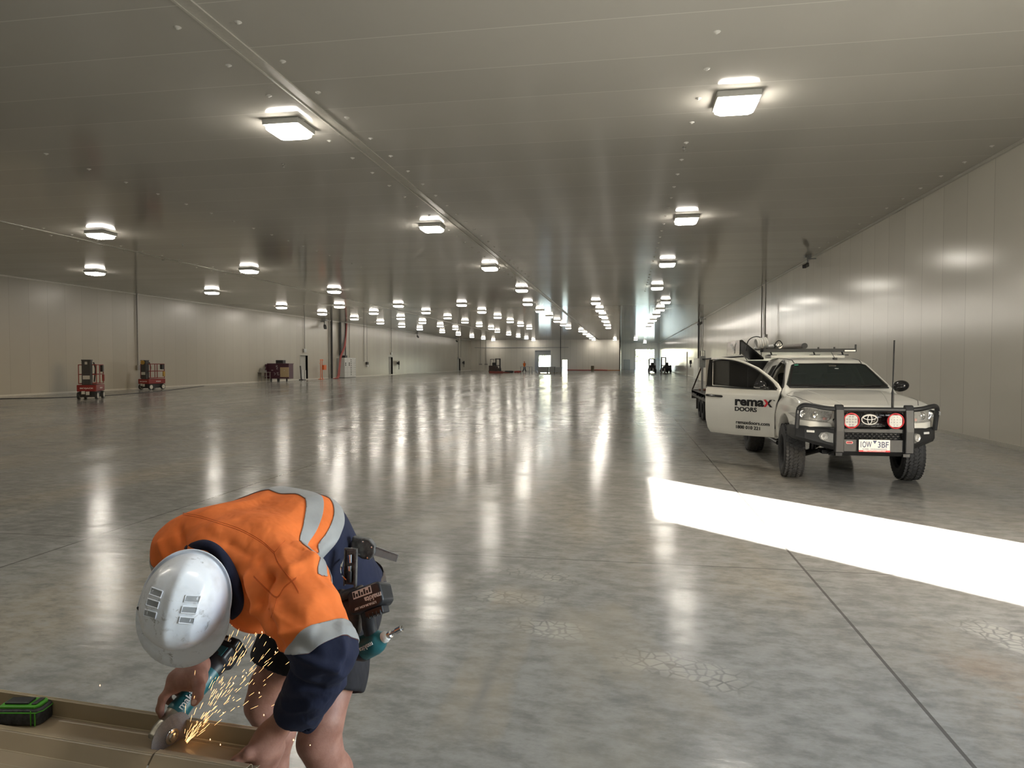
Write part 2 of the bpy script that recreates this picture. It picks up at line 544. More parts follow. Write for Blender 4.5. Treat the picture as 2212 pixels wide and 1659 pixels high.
def concrete():
    m, t, b = nt('polished_concrete')
    co = coords(t)
    big = noise(t, co, 0.16, 3, 0.5, 0.0)
    c1 = ramp(t, big, [(0.30, (0.245, 0.241, 0.224)), (0.5, (0.282, 0.278, 0.261)), (0.72, (0.325, 0.320, 0.302))])
    st = noise(t, coords(t, scale=(0.9, 0.16, 1), rot=(0, 0, R_(28))), 1.1, 4, 0.55, 0.0)      # trowel sweeps
    c2 = mixc(t, ramp(t, st, [(0.35, 0.0), (0.75, 0.55)]), c1, (0.365, 0.360, 0.338))
    st2 = noise(t, coords(t, scale=(0.25, 1.6, 1), rot=(0, 0, R_(-12))), 1.7, 4, 0.55, 0.0)
    c3 = mixc(t, ramp(t, st2, [(0.5, 0.0), (0.78, 0.45)]), c2, (0.225, 0.222, 0.208))
    # brown dust carried in on tyres
    du = noise(t, coords(t, scale=(1.3, 0.35, 1), rot=(0, 0, R_(-20))), 0.55, 4, 0.55, 0.0)
    c4 = mixc(t, ramp(t, du, [(0.50, 0.0), (0.72, 0.6)]), c3, (0.44, 0.37, 0.27))
    # fine mottling of the cement surface
    mot = noise(t, coords(t, scale=(1, 1.7, 1), rot=(0, 0, R_(15))), 5.0, 6, 0.72)
    c4 = mixc(t, ramp(t, mot, [(0.36, 0.55), (0.52, 0.0)]), c4, (0.17, 0.168, 0.160))
    c4 = mixc(t, ramp(t, mot, [(0.50, 0.0), (0.66, 0.55)]), c4, (0.40, 0.395, 0.375))
    # tyre tracks: straight stretches with printed tread cells, and plain dusty sweeps
    vor = N(t, 'ShaderNodeTexVoronoi', feature='DISTANCE_TO_EDGE', i_Scale=14.0)
    t.links.new(co, vor.inputs['Vector'])
    cells = ramp(t, vor.outputs['Distance'], [(0.04, 0.0), (0.12, 1.0)])
    brk = ramp(t, noise(t, co, 1.6, 5), [(0.36, 0.0), (0.62, 1.0)])
    tcf = t.nodes.new('ShaderNodeTexCoord')
    wobble = math_(t, 'MULTIPLY_ADD', noise(t, co, 2.5, 3), 0.10, -0.05)
    def segm(p0, p1, w):
        p0 = Vector((*p0, 0)); d = Vector((*p1, 0)) - p0; L = d.length; d /= L; nn_ = Vector((-d.y, d.x, 0))
        sb_ = N(t, 'ShaderNodeVectorMath', operation='SUBTRACT'); t.links.new(tcf.outputs['Object'], sb_.inputs[0]); sb_.inputs[1].default_value = p0
        o_ = []
        for v_ in (d, nn_):
            q = N(t, 'ShaderNodeVectorMath', operation='DOT_PRODUCT'); t.links.new(sb_.outputs[0], q.inputs[0]); q.inputs[1].default_value = v_
            o_.append(q.outputs['Value'])
        pe = math_(t, 'ABSOLUTE', math_(t, 'ADD', o_[1], wobble))
        m1 = math_(t, 'SUBTRACT', 1.0, math_(t, 'MULTIPLY', math_(t, 'SUBTRACT', pe, w - 0.03), 20.0), clamp=True)
        al = math_(t, 'ABSOLUTE', math_(t, 'SUBTRACT', o_[0], L / 2))
        m2 = math_(t, 'SUBTRACT', 1.0, math_(t, 'MULTIPLY', math_(t, 'SUBTRACT', al, L / 2 - 0.2), 4.0), clamp=True)
        return math_(t, 'MULTIPLY', m1, m2)
    c5 = c4
    PRINTS = [((-1.13, 5.62), (0.0, 5.30), 0.12), ((-1.1, 4.95), (-0.3, 4.85), 0.12), ((-1.2, 4.6), (-0.2, 4.3), 0.13), ((-0.05, 4.1), (0.72, 3.75), 0.15), ((0.5, 8.1), (1.4, 8.35), 0.13), ((0.95, 7.5), (2.6, 6.9), 0.14), ((2.2, 5.0), (3.1, 3.2), 0.15)]
    for p0, p1, w in PRINTS:
        f_ = math_(t, 'MULTIPLY', math_(t, 'MULTIPLY', segm(p0, p1, w), cells), math_(t, 'MULTIPLY', brk, 0.75))
        c5 = mixc(t, f_, c5, (0.52, 0.50, 0.45))
    for p0, p1, w, cc_, k_ in (((-0.72, 2.9), (-0.78, 5.2), 0.17, (0.42, 0.36, 0.27), 0.45), ((-0.69, 2.6), (-0.75, 4.2), 0.035, (0.20, 0.205, 0.21), 0.55), ((0.0, 2.7), (-0.25, 4.9), 0.28, (0.40, 0.37, 0.30), 0.30), ((-2.3, 6.0), (-0.6, 12.0), 0.30, (0.43, 0.41, 0.35), 0.35), ((-0.3, 5.0), (0.35, 3.2), 0.22, (0.40, 0.35, 0.27), 0.30), ((0.1, 10.0), (0.9, 40.0), 0.35, (0.46, 0.45, 0.42), 0.4)):
        c5 = mixc(t, math_(t, 'MULTIPLY', segm(p0, p1, w), math_(t, 'MULTIPLY', brk, k_)), c5, cc_)
    # small dark scuffs and pits
    pit = noise(t, coords(t, scale=(1, 2.2, 1)), 9.0, 1, 0.6)
    c6 = mixc(t, ramp(t, pit, [(0.66, 0.0), (0.74, 0.35)]), c5, (0.2, 0.2, 0.19))
    # rust stains near the camera
    for (sx, sy, r_, a) in ((2.06, 3.72, 0.16, 0.55), (1.78, 3.02, 0.11, 0.6), (2.0, 4.2, 0.30, 0.25)):
        d = N(t, 'ShaderNodeVectorMath', operation='DISTANCE')
        cc = t.nodes.new('ShaderNodeTexCoord')
        wob = noise(t, co, 6.0, 4, 0.7)
        t.links.new(cc.outputs['Object'], d.inputs[0]); d.inputs[1].default_value = (sx, sy, 0)
        dd = math_(t, 'ADD', d.outputs['Value'], math_(t, 'MULTIPLY_ADD', wob, 0.5, -0.25))
        c6 = mixc(t, ramp(t, math_(t, 'DIVIDE', dd, r_), [(0.2, a), (1.0, 0.0)]), c6, (0.33, 0.20, 0.115))
    # saw-cut joints
    tc = t.nodes.new('ShaderNodeTexCoord'); sp = t.nodes.new('ShaderNodeSeparateXYZ')
    t.links.new(tc.outputs['Object'], sp.inputs[0])
    jx = seam_line(t, sp.outputs[0], 6.62, 1.47, 0.010)
    jy = seam_line(t, sp.outputs[1], 6.0, 5.95, 0.007)
    j = math_(t, 'MAXIMUM', jx, jy)
    c7 = mixc(t, math_(t, 'MULTIPLY', j, 0.85), c6, (0.10, 0.095, 0.088))
    t.links.new(c7, b.inputs['Base Color'])
    rr = math_(t, 'ADD', ramp(t, st, [(0.30, 0.03), (0.72, 0.20)]), math_(t, 'MULTIPLY', big, 0.10))
    rr = math_(t, 'ADD', rr, math_(t, 'MULTIPLY', mot, 0.16))
    rr = math_(t, 'MINIMUM', math_(t, 'MAXIMUM', math_(t, 'MULTIPLY', rr, 0.66), 0.10), 0.25)
    t.links.new(rr, b.inputs['Roughness'])
    sh = noise(t, coords(t, scale=(0.7, 1.9, 1), rot=(0, 0, R_(24))), 1.3, 4, 0.62)
    t.links.new(ramp(t, sh, [(0.40, 0.04), (0.62, 0.27)]), b.inputs['Specular IOR Level'])
    hh = math_(t, 'ADD', math_(t, 'ADD', math_(t, 'MULTIPLY', mot, 0.7), noise(t, coords(t, scale=(0.8, 4, 1)), 2.4, 5, 0.6)), math_(t, 'MULTIPLY', j, -0.6))
    bump(t, b, hh, 0.13, 0.01)
    return m
M_floor = concrete()
M_trim = simple('white_trim', (0.62, 0.60, 0.54), 0.3, var=0.05)
M_dark = simple('black_rubber', (0.018, 0.018, 0.019), 0.6, var=0.3)
M_ground = simple('sunlit_gravel', (0.42, 0.40, 0.34), 0.9, var=0.3, scale=3)
M_grassg = simple('sunlit_grass', (0.15, 0.15, 0.10), 0.9, var=0.4, scale=2)
M_steelgrey = simple('galvanised_steel', (0.42, 0.42, 0.41), 0.35, 0.8, var=0.15)
M_greyp = simple('grey_paint', (0.30, 0.31, 0.31), 0.45, var=0.1)

def struct(name, bm, mat, **k):
    o = done(name, bm, mat, **k)
    o['kind'] = 'structure'
    return o

T = 0.2
bm = BM(); bx(bm, XL - T, XR + T, YF - T, YREC + T, -0.3, 0.0); struct('floor', bm, M_floor)
bm = BM(); bx(bm, XL - T, XR + T, YF - T, YB + T, ZC, ZC + T); bx(bm, XREC - T, XR + T, YB + T, YREC + T, ZC, ZC + T); struct('ceiling', bm, M_ceil)

def wall_with_holes(name, mat, axis, pos, thick, a0, a1, z0, z1, holes):
    """wall in plane axis=pos; holes (b0,b1,zb,zt) along the other axis"""
    bm = BM()
    cuts = sorted({a0, a1, *[h[0] for h in holes], *[h[1] for h in holes]})
    for b0, b1 in zip(cuts, cuts[1:]):
        mid = (b0 + b1) / 2
        hs = sorted([h for h in holes if h[0] <= mid <= h[1]], key=lambda h: h[2])
        zs = [z0]
        for h in hs: zs += [h[2], h[3]]
        zs.append(z1)
        for q in range(0, len(zs), 2):
            if zs[q + 1] - zs[q] < 1e-4: continue
            if axis == 'x': bx(bm, pos, pos + thick, b0, b1, zs[q], zs[q + 1])
            else: bx(bm, b0, b1, pos, pos + thick, zs[q], zs[q + 1])
    bmesh.ops.remove_doubles(bm, verts=bm.verts[:], dist=1e-4)
    return struct(name, bm, mat)

LD = [(61.05, 62.6), (85.8, 87.25), (122.8, 125.0)]            # personnel doorways in the left wall
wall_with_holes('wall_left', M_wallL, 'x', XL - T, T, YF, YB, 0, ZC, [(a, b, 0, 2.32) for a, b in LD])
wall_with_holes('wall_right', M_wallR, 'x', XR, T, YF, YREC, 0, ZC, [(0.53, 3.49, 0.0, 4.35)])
bm = BM(); bx(bm, XL, XR, YF - T, YF, 0, ZC); struct('wall_front', bm, M_wallX)
wall_with_holes('wall_back', M_wallX, 'y', YB, T, XL, XREC, 0, ZC, [(-17.5, -14.4, 0, 3.95), (-12.1, -11.15, 0, 2.1)])
bm = BM(); bx(bm, XREC - T, XREC, YB, YREC, 0, ZC); struct('wall_recess_side', bm, M_wallL)
wall_with_holes('wall_recess_back', M_wallX, 'y', YREC, T, XREC, XR, 0, ZC, [(2.25, 6.4, 0, 4.5)])

# trims: cornice strips along the walls, the two joint rails running down the ceiling
bm = BM(); bx(bm, XL, XL + 0.07, YF, YB, ZC - 0.07, ZC); struct('trim_1', bm, M_trim)
bm = BM(); bx(bm, XR - 0.06, XR, YF, YREC, ZC - 0.06, ZC); struct('trim_2', bm, M_trim)
bm = BM()
for x in (-5.30, -5.10): bx(bm, x - 0.016, x + 0.016, YF, YB, ZC - 0.02, ZC)
bx(bm, -5.29, -5.11, YF, YB, ZC - 0.008, ZC)
struct('trim_3', bm, M_trim)
bm = BM(); bx(bm, -18.86, -18.74, YF, YB, ZC - 0.02, ZC); struct('trim_4', bm, M_trim)
bm = BM(); bx(bm, XL, XL + 0.03, YF, YB, 0, 0.09); struct('baseboard_left', bm, M_trim)
bm = BM(); bx(bm, XR - 0.03, XR, 3.49, YREC, 0, 0.09); struct('baseboard_right', bm, M_trim)

# doors
M_doorg = simple('grey_door_paint', (0.42, 0.42, 0.39), 0.4, var=0.06)
M_cold = simple('dim_room_beyond', (0.34, 0.34, 0.33), 0.6, var=0.06)
n = 1
for a, b in LD:
    bm = BM()
    for y in (a, b): bx(bm, XL - T, XL + 0.02, y - 0.05 if y == a else y, y if y == a else y + 0.05, 0, 2.37)
    bx(bm, XL - T, XL + 0.02, a - 0.05, b + 0.05, 2.32, 2.38)
    o = struct('door_%d' % n, bm, M_doorg)
    bm = BM(); bx(bm, XL - T - 0.06, XL - T, a - 0.1, b + 0.1, 0, 2.4)
    done('door_leaf', bm, M_doorg, o)
    n += 1
# tall grey curtain door in the back wall, rolled part way up
bm = BM()
bx(bm, -17.6, -14.3, YB + T + 0.02, YB + T + 0.12, 2.95, 3.98)
bx(bm, -17.6, -16.75, YB + T + 0.02, YB + T + 0.12, 0, 2.95)
struct('door_4', bm, M_greyp)
# dock door in the side wall near the camera and the open doorway at the far end
bm = BM()
bx(bm, XR + 0.02, XR + 0.14, 0.45, 0.53, 0, 4.4); bx(bm, XR + 0.02, XR + 0.14, 3.49, 3.57, 0, 4.4); bx(bm, XR - 0.1, XR + 0.2, 0.45, 3.57, 4.35, 4.6)
struct('door_5', bm, M_steelgrey)
bm = BM()
bx(bm, 2.12, 2.25, YREC - 0.06, YREC + T, 0, 4.6); bx(bm, 6.4, 6.53, YREC - 0.06, YREC + T, 0, 4.6); bx(bm, 2.12, 6.53, YREC - 0.06, YREC + T, 4.5, 4.65)
struct('door_6', bm, M_greyp)
bm = BM(); bx(bm, -0.3, 0.0 + 0.9, YREC - 0.05, YREC, 0, 2.1)
o = struct('door_7', bm, M_doorg)
bm = BM()
for x0, x1 in ((-0.4, -0.3), (0.9, 1.0)): bx(bm, x0, x1, YREC - 0.07, YREC, 0, 2.2)
bx(bm, -0.4, 1.0, YREC - 0.07, YREC, 2.1, 2.2); done('door_frame', bm, M_greyp, o)

# outside ground
bm = BM(); bx(bm, -140, 140, YREC + 0.25, 420, -0.35, -0.05); bx(bm, -140, XREC - 0.5, YB + 0.25, YREC + 0.25, -0.35, -0.05)
struct('ground_north', bm, M_grassg)
bm = BM(); bx(bm, XR + 0.25, 160, -160, YREC, -0.35, -0.05); bx(bm, -160, XR + 0.25, -160, YF - 0.25, -0.35, -0.05); struct('ground_south', bm, M_ground)
# ---------------------------------------------------------------- ceiling lights
def emis(name, c, s):
    m, t, b = nt(name)
    setp(b, base=c, emit=c, es=s, rough=0.4)
    return m
M_led = emis('led_diffuser', (1.0, 0.93, 0.82), LAMP_STRENGTH)
M_house = simple('white_enamel', (0.66, 0.65, 0.61), 0.35, var=0.03)
def make_lamp():
    t = empty('ceiling_light', (0, 0, ZC))
    bm = BM(); bx(bm, -0.34, 0.34, -0.34, 0.34, -0.105, -0.002)
    done('housing', bm, M_house, t, bevel=0.012)
    bm = BM()
    lv = [(0.315, -0.102), (0.308, -0.165), (0.265, -0.200)]
    rings = [[bm.verts.new((x, y, z)) for x, y in rrect(2 * h, 2 * h, 0.05, 1)] for h, z in lv]
    for A, B in zip(rings, rings[1:]):
        for i in range(len(A)): bm.faces.new((A[i], A[(i + 1) % len(A)], B[(i + 1) % len(A)], B[i]))
    bm.faces.new(rings[-1])
    done('diffuser', bm, M_led, t, smooth=True, ang=60)
    return t
ordw = ['nearest', 'second nearest', 'third nearest', 'fourth nearest', 'fifth nearest', 'sixth nearest', 'seventh nearest']
lamps = []
for x, rn in ((-24.65, 'row beside the left wall'), (-17.1, 'second row from the left wall'), (-6.0, 'row just left of the ceiling rail'), (1.75, 'row over the truck side')):
    ys = {-24.65: (29.0, 38.3), -17.1: (11.3, 20.4, 29.5, 38.9)}.get(x, (2.4, 11.75, 21.05, 30.4, 40.0))
    for i, y in enumerate(ys): lamps.append((x, y, 'square ceiling light, %s in the near %s' % (ordw[i + (1 if x == -24.65 else 0)], rn)))
for j, x in enumerate((-26.1, -21.4, -16.75, -11.9, -7.0, -2.1, 2.75)):
    rn = ['far left', 'second', 'third', 'fourth', 'fifth', 'sixth', 'far right'][j]
    for i in range(6):
        if (j == 3 and i == 2): y = 64.2
        y = 49.6 + 7.22 * i
        lamps.append((x, y, 'small square ceiling light, %s in the %s row of the dense middle block' % (ordw[i], rn)))
for j, x in enumerate((-25.5, -17.6, -6.0, -2.0, 1.9)):
    rn = ['far left', 'second', 'third', 'fourth', 'far right'][j]
    for i in range(5):
        if j > 2 and i < 4: continue
        lamps.append((x, 94.5 + 9.52 * i, 'tiny distant ceiling light, %s in the %s row of the far block' % (ordw[i], rn)))
lamps.append((4.2, 154.2, 'tiny ceiling light in the recess above the far bright doorway'))
proto = make_lamp()
for i, (x, y, lb) in enumerate(lamps):
    o = proto if i == 0 else copy_tree(proto)
    o.location = (x, y, ZC)
    prop(o, lb, 'ceiling light', 'square ceiling lights')

# white screw caps on the ceiling
M_cap = simple('white_plastic_cap', (0.80, 0.79, 0.74), 0.4, var=0.04)
bm = BM(); lathe(bm, [(0.0, -0.028), (0.016, -0.026), (0.028, -0.012), (0.045, -0.006), (0.048, 0.0), (0, 0)], 10)
capo = None
def caps(xs, ys, lb, gr):
    global capo
    for x in xs:
        for y in ys:
            if capo is None:
                capo = done('ceiling_bolt_cap', bm, M_cap, smooth=True)
                o = capo
            else:
                o = capo.copy(); col.objects.link(o)
            o.location = (x, y, ZC)
            prop(o, lb, 'bolt cap', gr)
caps((-5.68, -4.84), [8.16 + 1.147 * i for i in range(0, 26)], 'small white round bolt cap on the ceiling beside the long joint rail', 'bolt caps beside the long ceiling rail')
caps((1.15,), [9.40 + 1.147 * i for i in range(0, 30)], 'small white round bolt cap in the single line left of the right lights', 'bolt caps in the single ceiling line')
caps((7.15,), [15.18 + 1.12 * i for i in range(0, 12)], 'small white round bolt cap on the ceiling along the right wall', 'bolt caps along the right wall')
caps((-11.78,), [12.59 + 1.147 * i for i in range(0, 16)], 'small white round bolt cap on the dark left part of the ceiling', 'bolt caps on the left ceiling')
caps((-19.2, -18.4), [19.5 + 1.147 * i for i in range(0, 12)], 'small white round bolt cap beside the far left ceiling joint', 'bolt caps beside the far left ceiling joint')
# ---------------------------------------------------------------- the white ute
def poly_sd(U, V, poly):
    """2D signed distance to polygon"""
    d = np.full(np.broadcast(U, V).shape, 1e9, np.float32)
    inside = np.zeros(d.shape, bool)
    n = len(poly)
    for i in range(n):
        ax, ay = poly[i]; bx_, by_ = poly[(i + 1) % n]
        ex, ey = bx_ - ax, by_ - ay
        wx, wy = U - ax, V - ay
        t = np.clip((wx * ex + wy * ey) / (ex * ex + ey * ey + 1e-12), 0, 1)
        d = np.minimum(d, (wx - ex * t) ** 2 + (wy - ey * t) ** 2)
        c = ((ay > V) != (by_ > V)) & (U < (bx_ - ax) * (V - ay) / ((by_ - ay) if abs(by_ - ay) > 1e-9 else 1e-9) + ax)
        inside ^= c
    return np.where(inside, -np.sqrt(d), np.sqrt(d)).astype(np.float32)

def prof(S, poly, plane, bow=0.0):
    """extruded profile over the whole grid; plane 'yz','xz','xy'"""
    if plane == 'yz':
        if bow: return poly_sd(S.Y - bow * S.X ** 2, S.Z, poly)
        return poly_sd(S.Y[0], S.Z[0], poly)[None]
    if plane == 'xz': return poly_sd(S.X[:, 0, :], S.Z[0], poly)[:, None, :]
    return poly_sd(S.X[:, :, 0], S.Y[0, :, 0][None], poly)[:, :, None]
def smx(a, b, k):
    h = np.clip(0.5 - 0.5 * (b - a) / k, 0, 1)
    return b + (a - b) * h + k * h * (1 - h)
def smn(a, b, k): return -smx(-a, -b, k)
def mir(p): return p + [(-x, y) for x, y in reversed(p) if abs(x) > 1e-6]

M_white = simple('white_car_paint', (0.80, 0.79, 0.74), 0.28, var=0.03, scale=3, coat=0.8, coatr=0.06)
M_bar = simple('satin_black_steel', (0.013, 0.014, 0.016), 0.45, var=0.2, scale=60)
M_gloss = simple('gloss_black_plastic', (0.012, 0.012, 0.013), 0.18, var=0.1)
M_black = simple('black_trim', (0.015, 0.015, 0.016), 0.5, var=0.2)
M_chrome = simple('chrome', (0.78, 0.78, 0.78), 0.12, 1.0, var=0.03)
M_alu = simple('brushed_aluminium', (0.55, 0.54, 0.52), 0.32, 0.9, var=0.1)
M_tyre = simple('tyre_rubber', (0.036, 0.037, 0.040), 0.75, var=0.25, scale=30)
M_red = simple('red_anodised_bezel', (0.62, 0.045, 0.055), 0.35, 0.2, var=0.1)
M_ink = simple('black_lettering', (0.012, 0.012, 0.014), 0.45, var=0.05)
M_redink = simple('red_lettering', (0.62, 0.03, 0.045), 0.45, var=0.05)
M_seat = simple('dark_grey_seat_cloth', (0.035, 0.036, 0.038), 0.9, var=0.3)
M_skirt = simple('white_plastic', (0.82, 0.82, 0.80), 0.4, var=0.03)
def glassm(name, tint, alpha, rough=0.03):
    m, t, b = nt(name)
    setp(b, base=tint, rough=rough, spec=0.6)
    tr = t.nodes.new('ShaderNodeBsdfTransparent'); tr.inputs[0].default_value = (*[min(1, 0.55 + x) for x in tint], 1)
    mx = t.nodes.new('ShaderNodeMixShader'); mx.inputs[0].default_value = alpha
    t.links.new(tr.outputs[0], mx.inputs[1]); t.links.new(b.outputs[0], mx.inputs[2])
    t.links.new(mx.outputs[0], t.nodes['Material Output'].inputs[0])
    return m
M_glass = glassm('windscreen_glass', (0.03, 0.04, 0.04), 0.55)
M_tint = glassm('tinted_side_glass', (0.03, 0.03, 0.03), 0.55)
M_lens = glassm('clear_lamp_lens', (0.5, 0.5, 0.48), 0.25, 0.05)
M_refl = simple('lamp_reflector', (0.78, 0.78, 0.75), 0.28, 0.55, var=0.35, scale=70, bmp=0.6)

TX, TY = 3.25, 10.8
truck = empty('pickup_truck', (TX, TY, 0), label='white dual-tone utility truck with black bull bar and its near door open', cat='pickup truck')
truck['label'] = 'white pickup truck with black bull bar, red-rimmed spotlights and one door open'

S = SDF((-1.0, -1.0, 0.42), (1.0, 3.0, 1.92), 0.0125)
side = [(-0.88, 0.70), (-0.90, 0.93), (-0.86, 1.06), (-0.74, 1.125), (-0.5, 1.18), (-0.1, 1.245), (0.46, 1.315), (0.9, 1.30), (2.85, 1.30), (2.85, 0.55), (0.30, 0.52), (-0.25, 0.62)]
front = mir([(0.0, 1.33), (0.45, 1.315), (0.68, 1.27), (0.80, 1.20), (0.885, 1.08), (0.925, 0.94), (0.93, 0.75), (0.90, 0.50)])
plan = mir([(0.0, -0.91), (0.50, -0.87), (0.74, -0.76), (0.88, -0.58), (0.925, -0.30), (0.93, 0.3), (0.925, 2.85)])
body = smx(smx(prof(S, side, 'yz', 0.0), prof(S, front, 'xz'), 0.07), prof(S, plan, 'xy'), 0.06)
# raised wheel-arch bulges
gh_s = [(0.20, 1.18), (0.40, 1.30), (1.05, 1.685), (1.20, 1.745), (1.6, 1.79), (2.2, 1.81), (2.78, 1.79), (2.86, 1.5), (2.88, 1.18)]
gh_f = mir([(0.0, 1.825), (0.36, 1.815), (0.52, 1.785), (0.60, 1.72), (0.73, 1.48), (0.82, 1.30), (0.86, 1.15)])
gh = smx(prof(S, gh_s, 'yz', 0.22), prof(S, gh_f, 'xz'), 0.05)
D = smn(body, gh, 0.035)
# hollow cabin
inn_s = [(0.62, 0.66), (0.62, 1.25), (1.10, 1.64), (1.25, 1.70), (1.7, 1.745), (2.72, 1.745), (2.80, 0.66)]
inn_f = mir([(0.0, 1.775), (0.48, 1.745), (0.56, 1.69), (0.77, 1.28), (0.86, 1.15), (0.86, 0.66), (0.0, 0.66)])
inn = np.maximum(prof(S, inn_s, 'yz', 0.22), prof(S, inn_f, 'xz'))
D = np.maximum(D, -inn)
# windscreen opening
ws = np.maximum(prof(S, mir([(0.0, 1.685), (0.50, 1.675), (0.555, 1.655), (0.72, 1.36), (0.70, 1.335), (0.0, 1.328)]), 'xz'), S.Y - 1.22)
D = np.maximum(D, -ws)
# side openings: left front doorway, rear quarter glass both sides, right front window
dw = prof(S, [(0.60, 0.62), (0.58, 1.10), (0.56, 1.26), (0.68, 1.36), (1.16, 1.62), (1.32, 1.685), (1.74, 1.70), (1.80, 1.3), (1.80, 0.64)], 'yz')
D = np.maximum(D, -np.maximum(np.broadcast_to(dw, D.shape), S.X + 0.45))
rq = prof(S, [(1.92, 1.36), (1.90, 1.66), (2.24, 1.64), (2.36, 1.36)], 'yz')
D = np.maximum(D, -np.maximum(np.broadcast_to(rq, D.shape), 0.45 - np.abs(S.X)))
rq = prof(S, [(2.52, 1.42), (2.50, 1.62), (2.56, 1.62), (2.62, 1.42)], 'yz')
D = np.maximum(D, -np.maximum(np.broadcast_to(rq, D.shape), 0.45 - np.abs(S.X)))
rq = prof(S, [(0.74, 1.34), (1.20, 1.62), (1.35, 1.66), (1.74, 1.67), (1.78, 1.34)], 'yz')
D = np.maximum(D, -np.maximum(np.broadcast_to(rq, D.shape), 0.45 - S.X))
# wheel wells
ww = np.sqrt(S.Y ** 2 + (S.Z - 0.47) ** 2) - 0.47
D = np.maximum(D, -np.maximum(ww, 0.56 - np.abs(S.X)))
# open nose under the grille and a flat floor
S.D = np.ascontiguousarray(np.broadcast_to(D, S.D.shape)).astype(np.float32)
cabo = sdf_obj('cab_body', S, M_white, truck, it=2)
from mathutils.bvhtree import BVHTree
_me = cabo.data
bvh = BVHTree.FromPolygons([v.co for v in _me.vertices], [tuple(p.vertices) for p in _me.polygons])
def hitf(x, z, default=-0.8):
    h = bvh.ray_cast(Vector((x, -3, z)), Vector((0, 1, 0)))
    return h[0].y if h[0] is not None else default
def hitt(x, y):
    h = bvh.ray_cast(Vector((x, y, 3)), Vector((0, 0, -1)))
    return h[0].z if h[0] is not None else 1.2

def inpoly(x, y, poly):
    c = False; n = len(poly)
    for i in range(n):
        ax, ay = poly[i]; bx_, by_ = poly[(i + 1) % n]
        if (ay > y) != (by_ > y) and x < (bx_ - ax) * (y - ay) / (by_ - ay) + ax: c = not c
    return c
def fill_poly(poly, step):
    """triangulated fill of a 2D polygon with inner grid points: returns bmesh in XY"""
    b = bmesh.new()
    vs = [b.verts.new((x, y, 0)) for x, y in poly]
    b.faces.new(vs)
    xs = [p[0] for p in poly]; ys = [p[1] for p in poly]
    x = min(xs) + step
    while x < max(xs):
        g = b.verts[:] + b.edges[:] + b.faces[:]
        bmesh.ops.bisect_plane(b, geom=g, plane_co=(x, 0, 0), plane_no=(1, 0, 0), dist=1e-5); x += step
    y = min(ys) + step
    while y < max(ys):
        g = b.verts[:] + b.edges[:] + b.faces[:]
        bmesh.ops.bisect_plane(b, geom=g, plane_co=(0, y, 0), plane_no=(0, 1, 0), dist=1e-5); y += step
    return b
def drape_front(name, poly, off, mat, parent, thick=0.006, step=0.035):
    b = fill_poly(poly, step)
    for v in b.verts: v.co = Vector((v.co.x, hitf(v.co.x, v.co.y) - off, v.co.y))
    o = done(name, b, mat, parent, smooth=True, ang=60)
    m = o.modifiers.new('s', 'SOLIDIFY'); m.thickness = thick; m.offset = 0
    return o

# --- windscreen
def ws_pt(x, z, off=0.0):
    t = (z - 1.30) / (1.685 - 1.30)
    return Vector((x, 0.40 + t * 0.65 + 0.22 * x * x - off, z + off * 0.6))
def ws_patch(name, poly, off, mat, thick):
    b = fill_poly(poly, 0.06)
    for v in b.verts: v.co = ws_pt(v.co.x, v.co.y, off)
    o = done(name, b, mat, truck, smooth=True, ang=60)
    m = o.modifiers.new('s', 'SOLIDIFY'); m.thickness = thick; m.offset = 0
    return o
outer = mir([(0.0, 1.70), (0.50, 1.69), (0.575, 1.665), (0.745, 1.36), (0.72, 1.325), (0.0, 1.312)])
wsg = ws_patch('windscreen', outer, -0.002, M_glass, 0.005)
def ws_strip(pts, w, name='windscreen_edge'):
    bm = BM()
    tube(bm, [ws_pt(x, z, 0.006) for x, z in pts], 0.01, 8, flat=(w, 0.006))
    return done(name, bm, M_gloss, truck, smooth=True)
bm = BM()
op = [(-0.50, 1.685), (0.50, 1.685)]
# black printed border: four strips
def strip(bm, a, b_, wa):
    n = 14
    r1, r2 = [], []
    for i in range(n + 1):
        t = i / n
        x = a[0] + (b_[0] - a[0]) * t; z = a[1] + (b_[1] - a[1]) * t
        r1.append(bm.verts.new(ws_pt(x, z, 0.004)))
        r2.append(bm.verts.new(ws_pt(x + wa[0], z + wa[1], 0.004)))
    for i in range(n): bm.faces.new((r1[i], r1[i + 1], r2[i + 1], r2[i]))
strip(bm, (-0.50, 1.692), (0.50, 1.692), (0, -0.016))
strip(bm, (-0.72, 1.322), (0.72, 1.322), (0, 0.042))
for s in (-1, 1):
    strip(bm, (s * 0.73, 1.33), (s * 0.565, 1.67), (-s * 0.03, 0.0))
    strip(bm, (s * 0.565, 1.67), (s * 0.50, 1.692), (-s * 0.01, -0.02))
done('windscreen_border', bm, M_gloss, truck)
bm = BM()
n0 = [ws_pt(x, z, 0.007) for x, z in ((-0.525, 1.676), (-0.465, 1.680), (-0.468, 1.655), (-0.532, 1.651))]
bm.faces.new([bm.verts.new(p) for p in n0]); done('registration_sticker', bm, simple('green_sticker', (0.02, 0.16, 0.10), 0.5), truck)
bm = BM()
bx(bm, -0.02, 0.09, 0.985, 1.0, 1.605, 1.665); done('mirror_camera_mount', bm, M_gloss, truck)
bm = BM()
bx(bm, 0.02, 0.16, 1.02, 1.05, 1.57, 1.625); done('interior_mirror', bm, M_gloss, truck, bevel=0.015)
text_mesh('windscreen_sticker_text', '10S:2', 0.028, M_skirt, truck, axes(ws_pt(0.075, 1.605, 0.012), (1, 0, 0), (0, 0.86, 0.51)), bold=0.001)
bm = BM(); pts = [ws_pt(x, z, -0.02) for x, z in ((-0.36, 1.475), (-0.15, 1.478), (-0.15, 1.440), (-0.37, 1.437))]
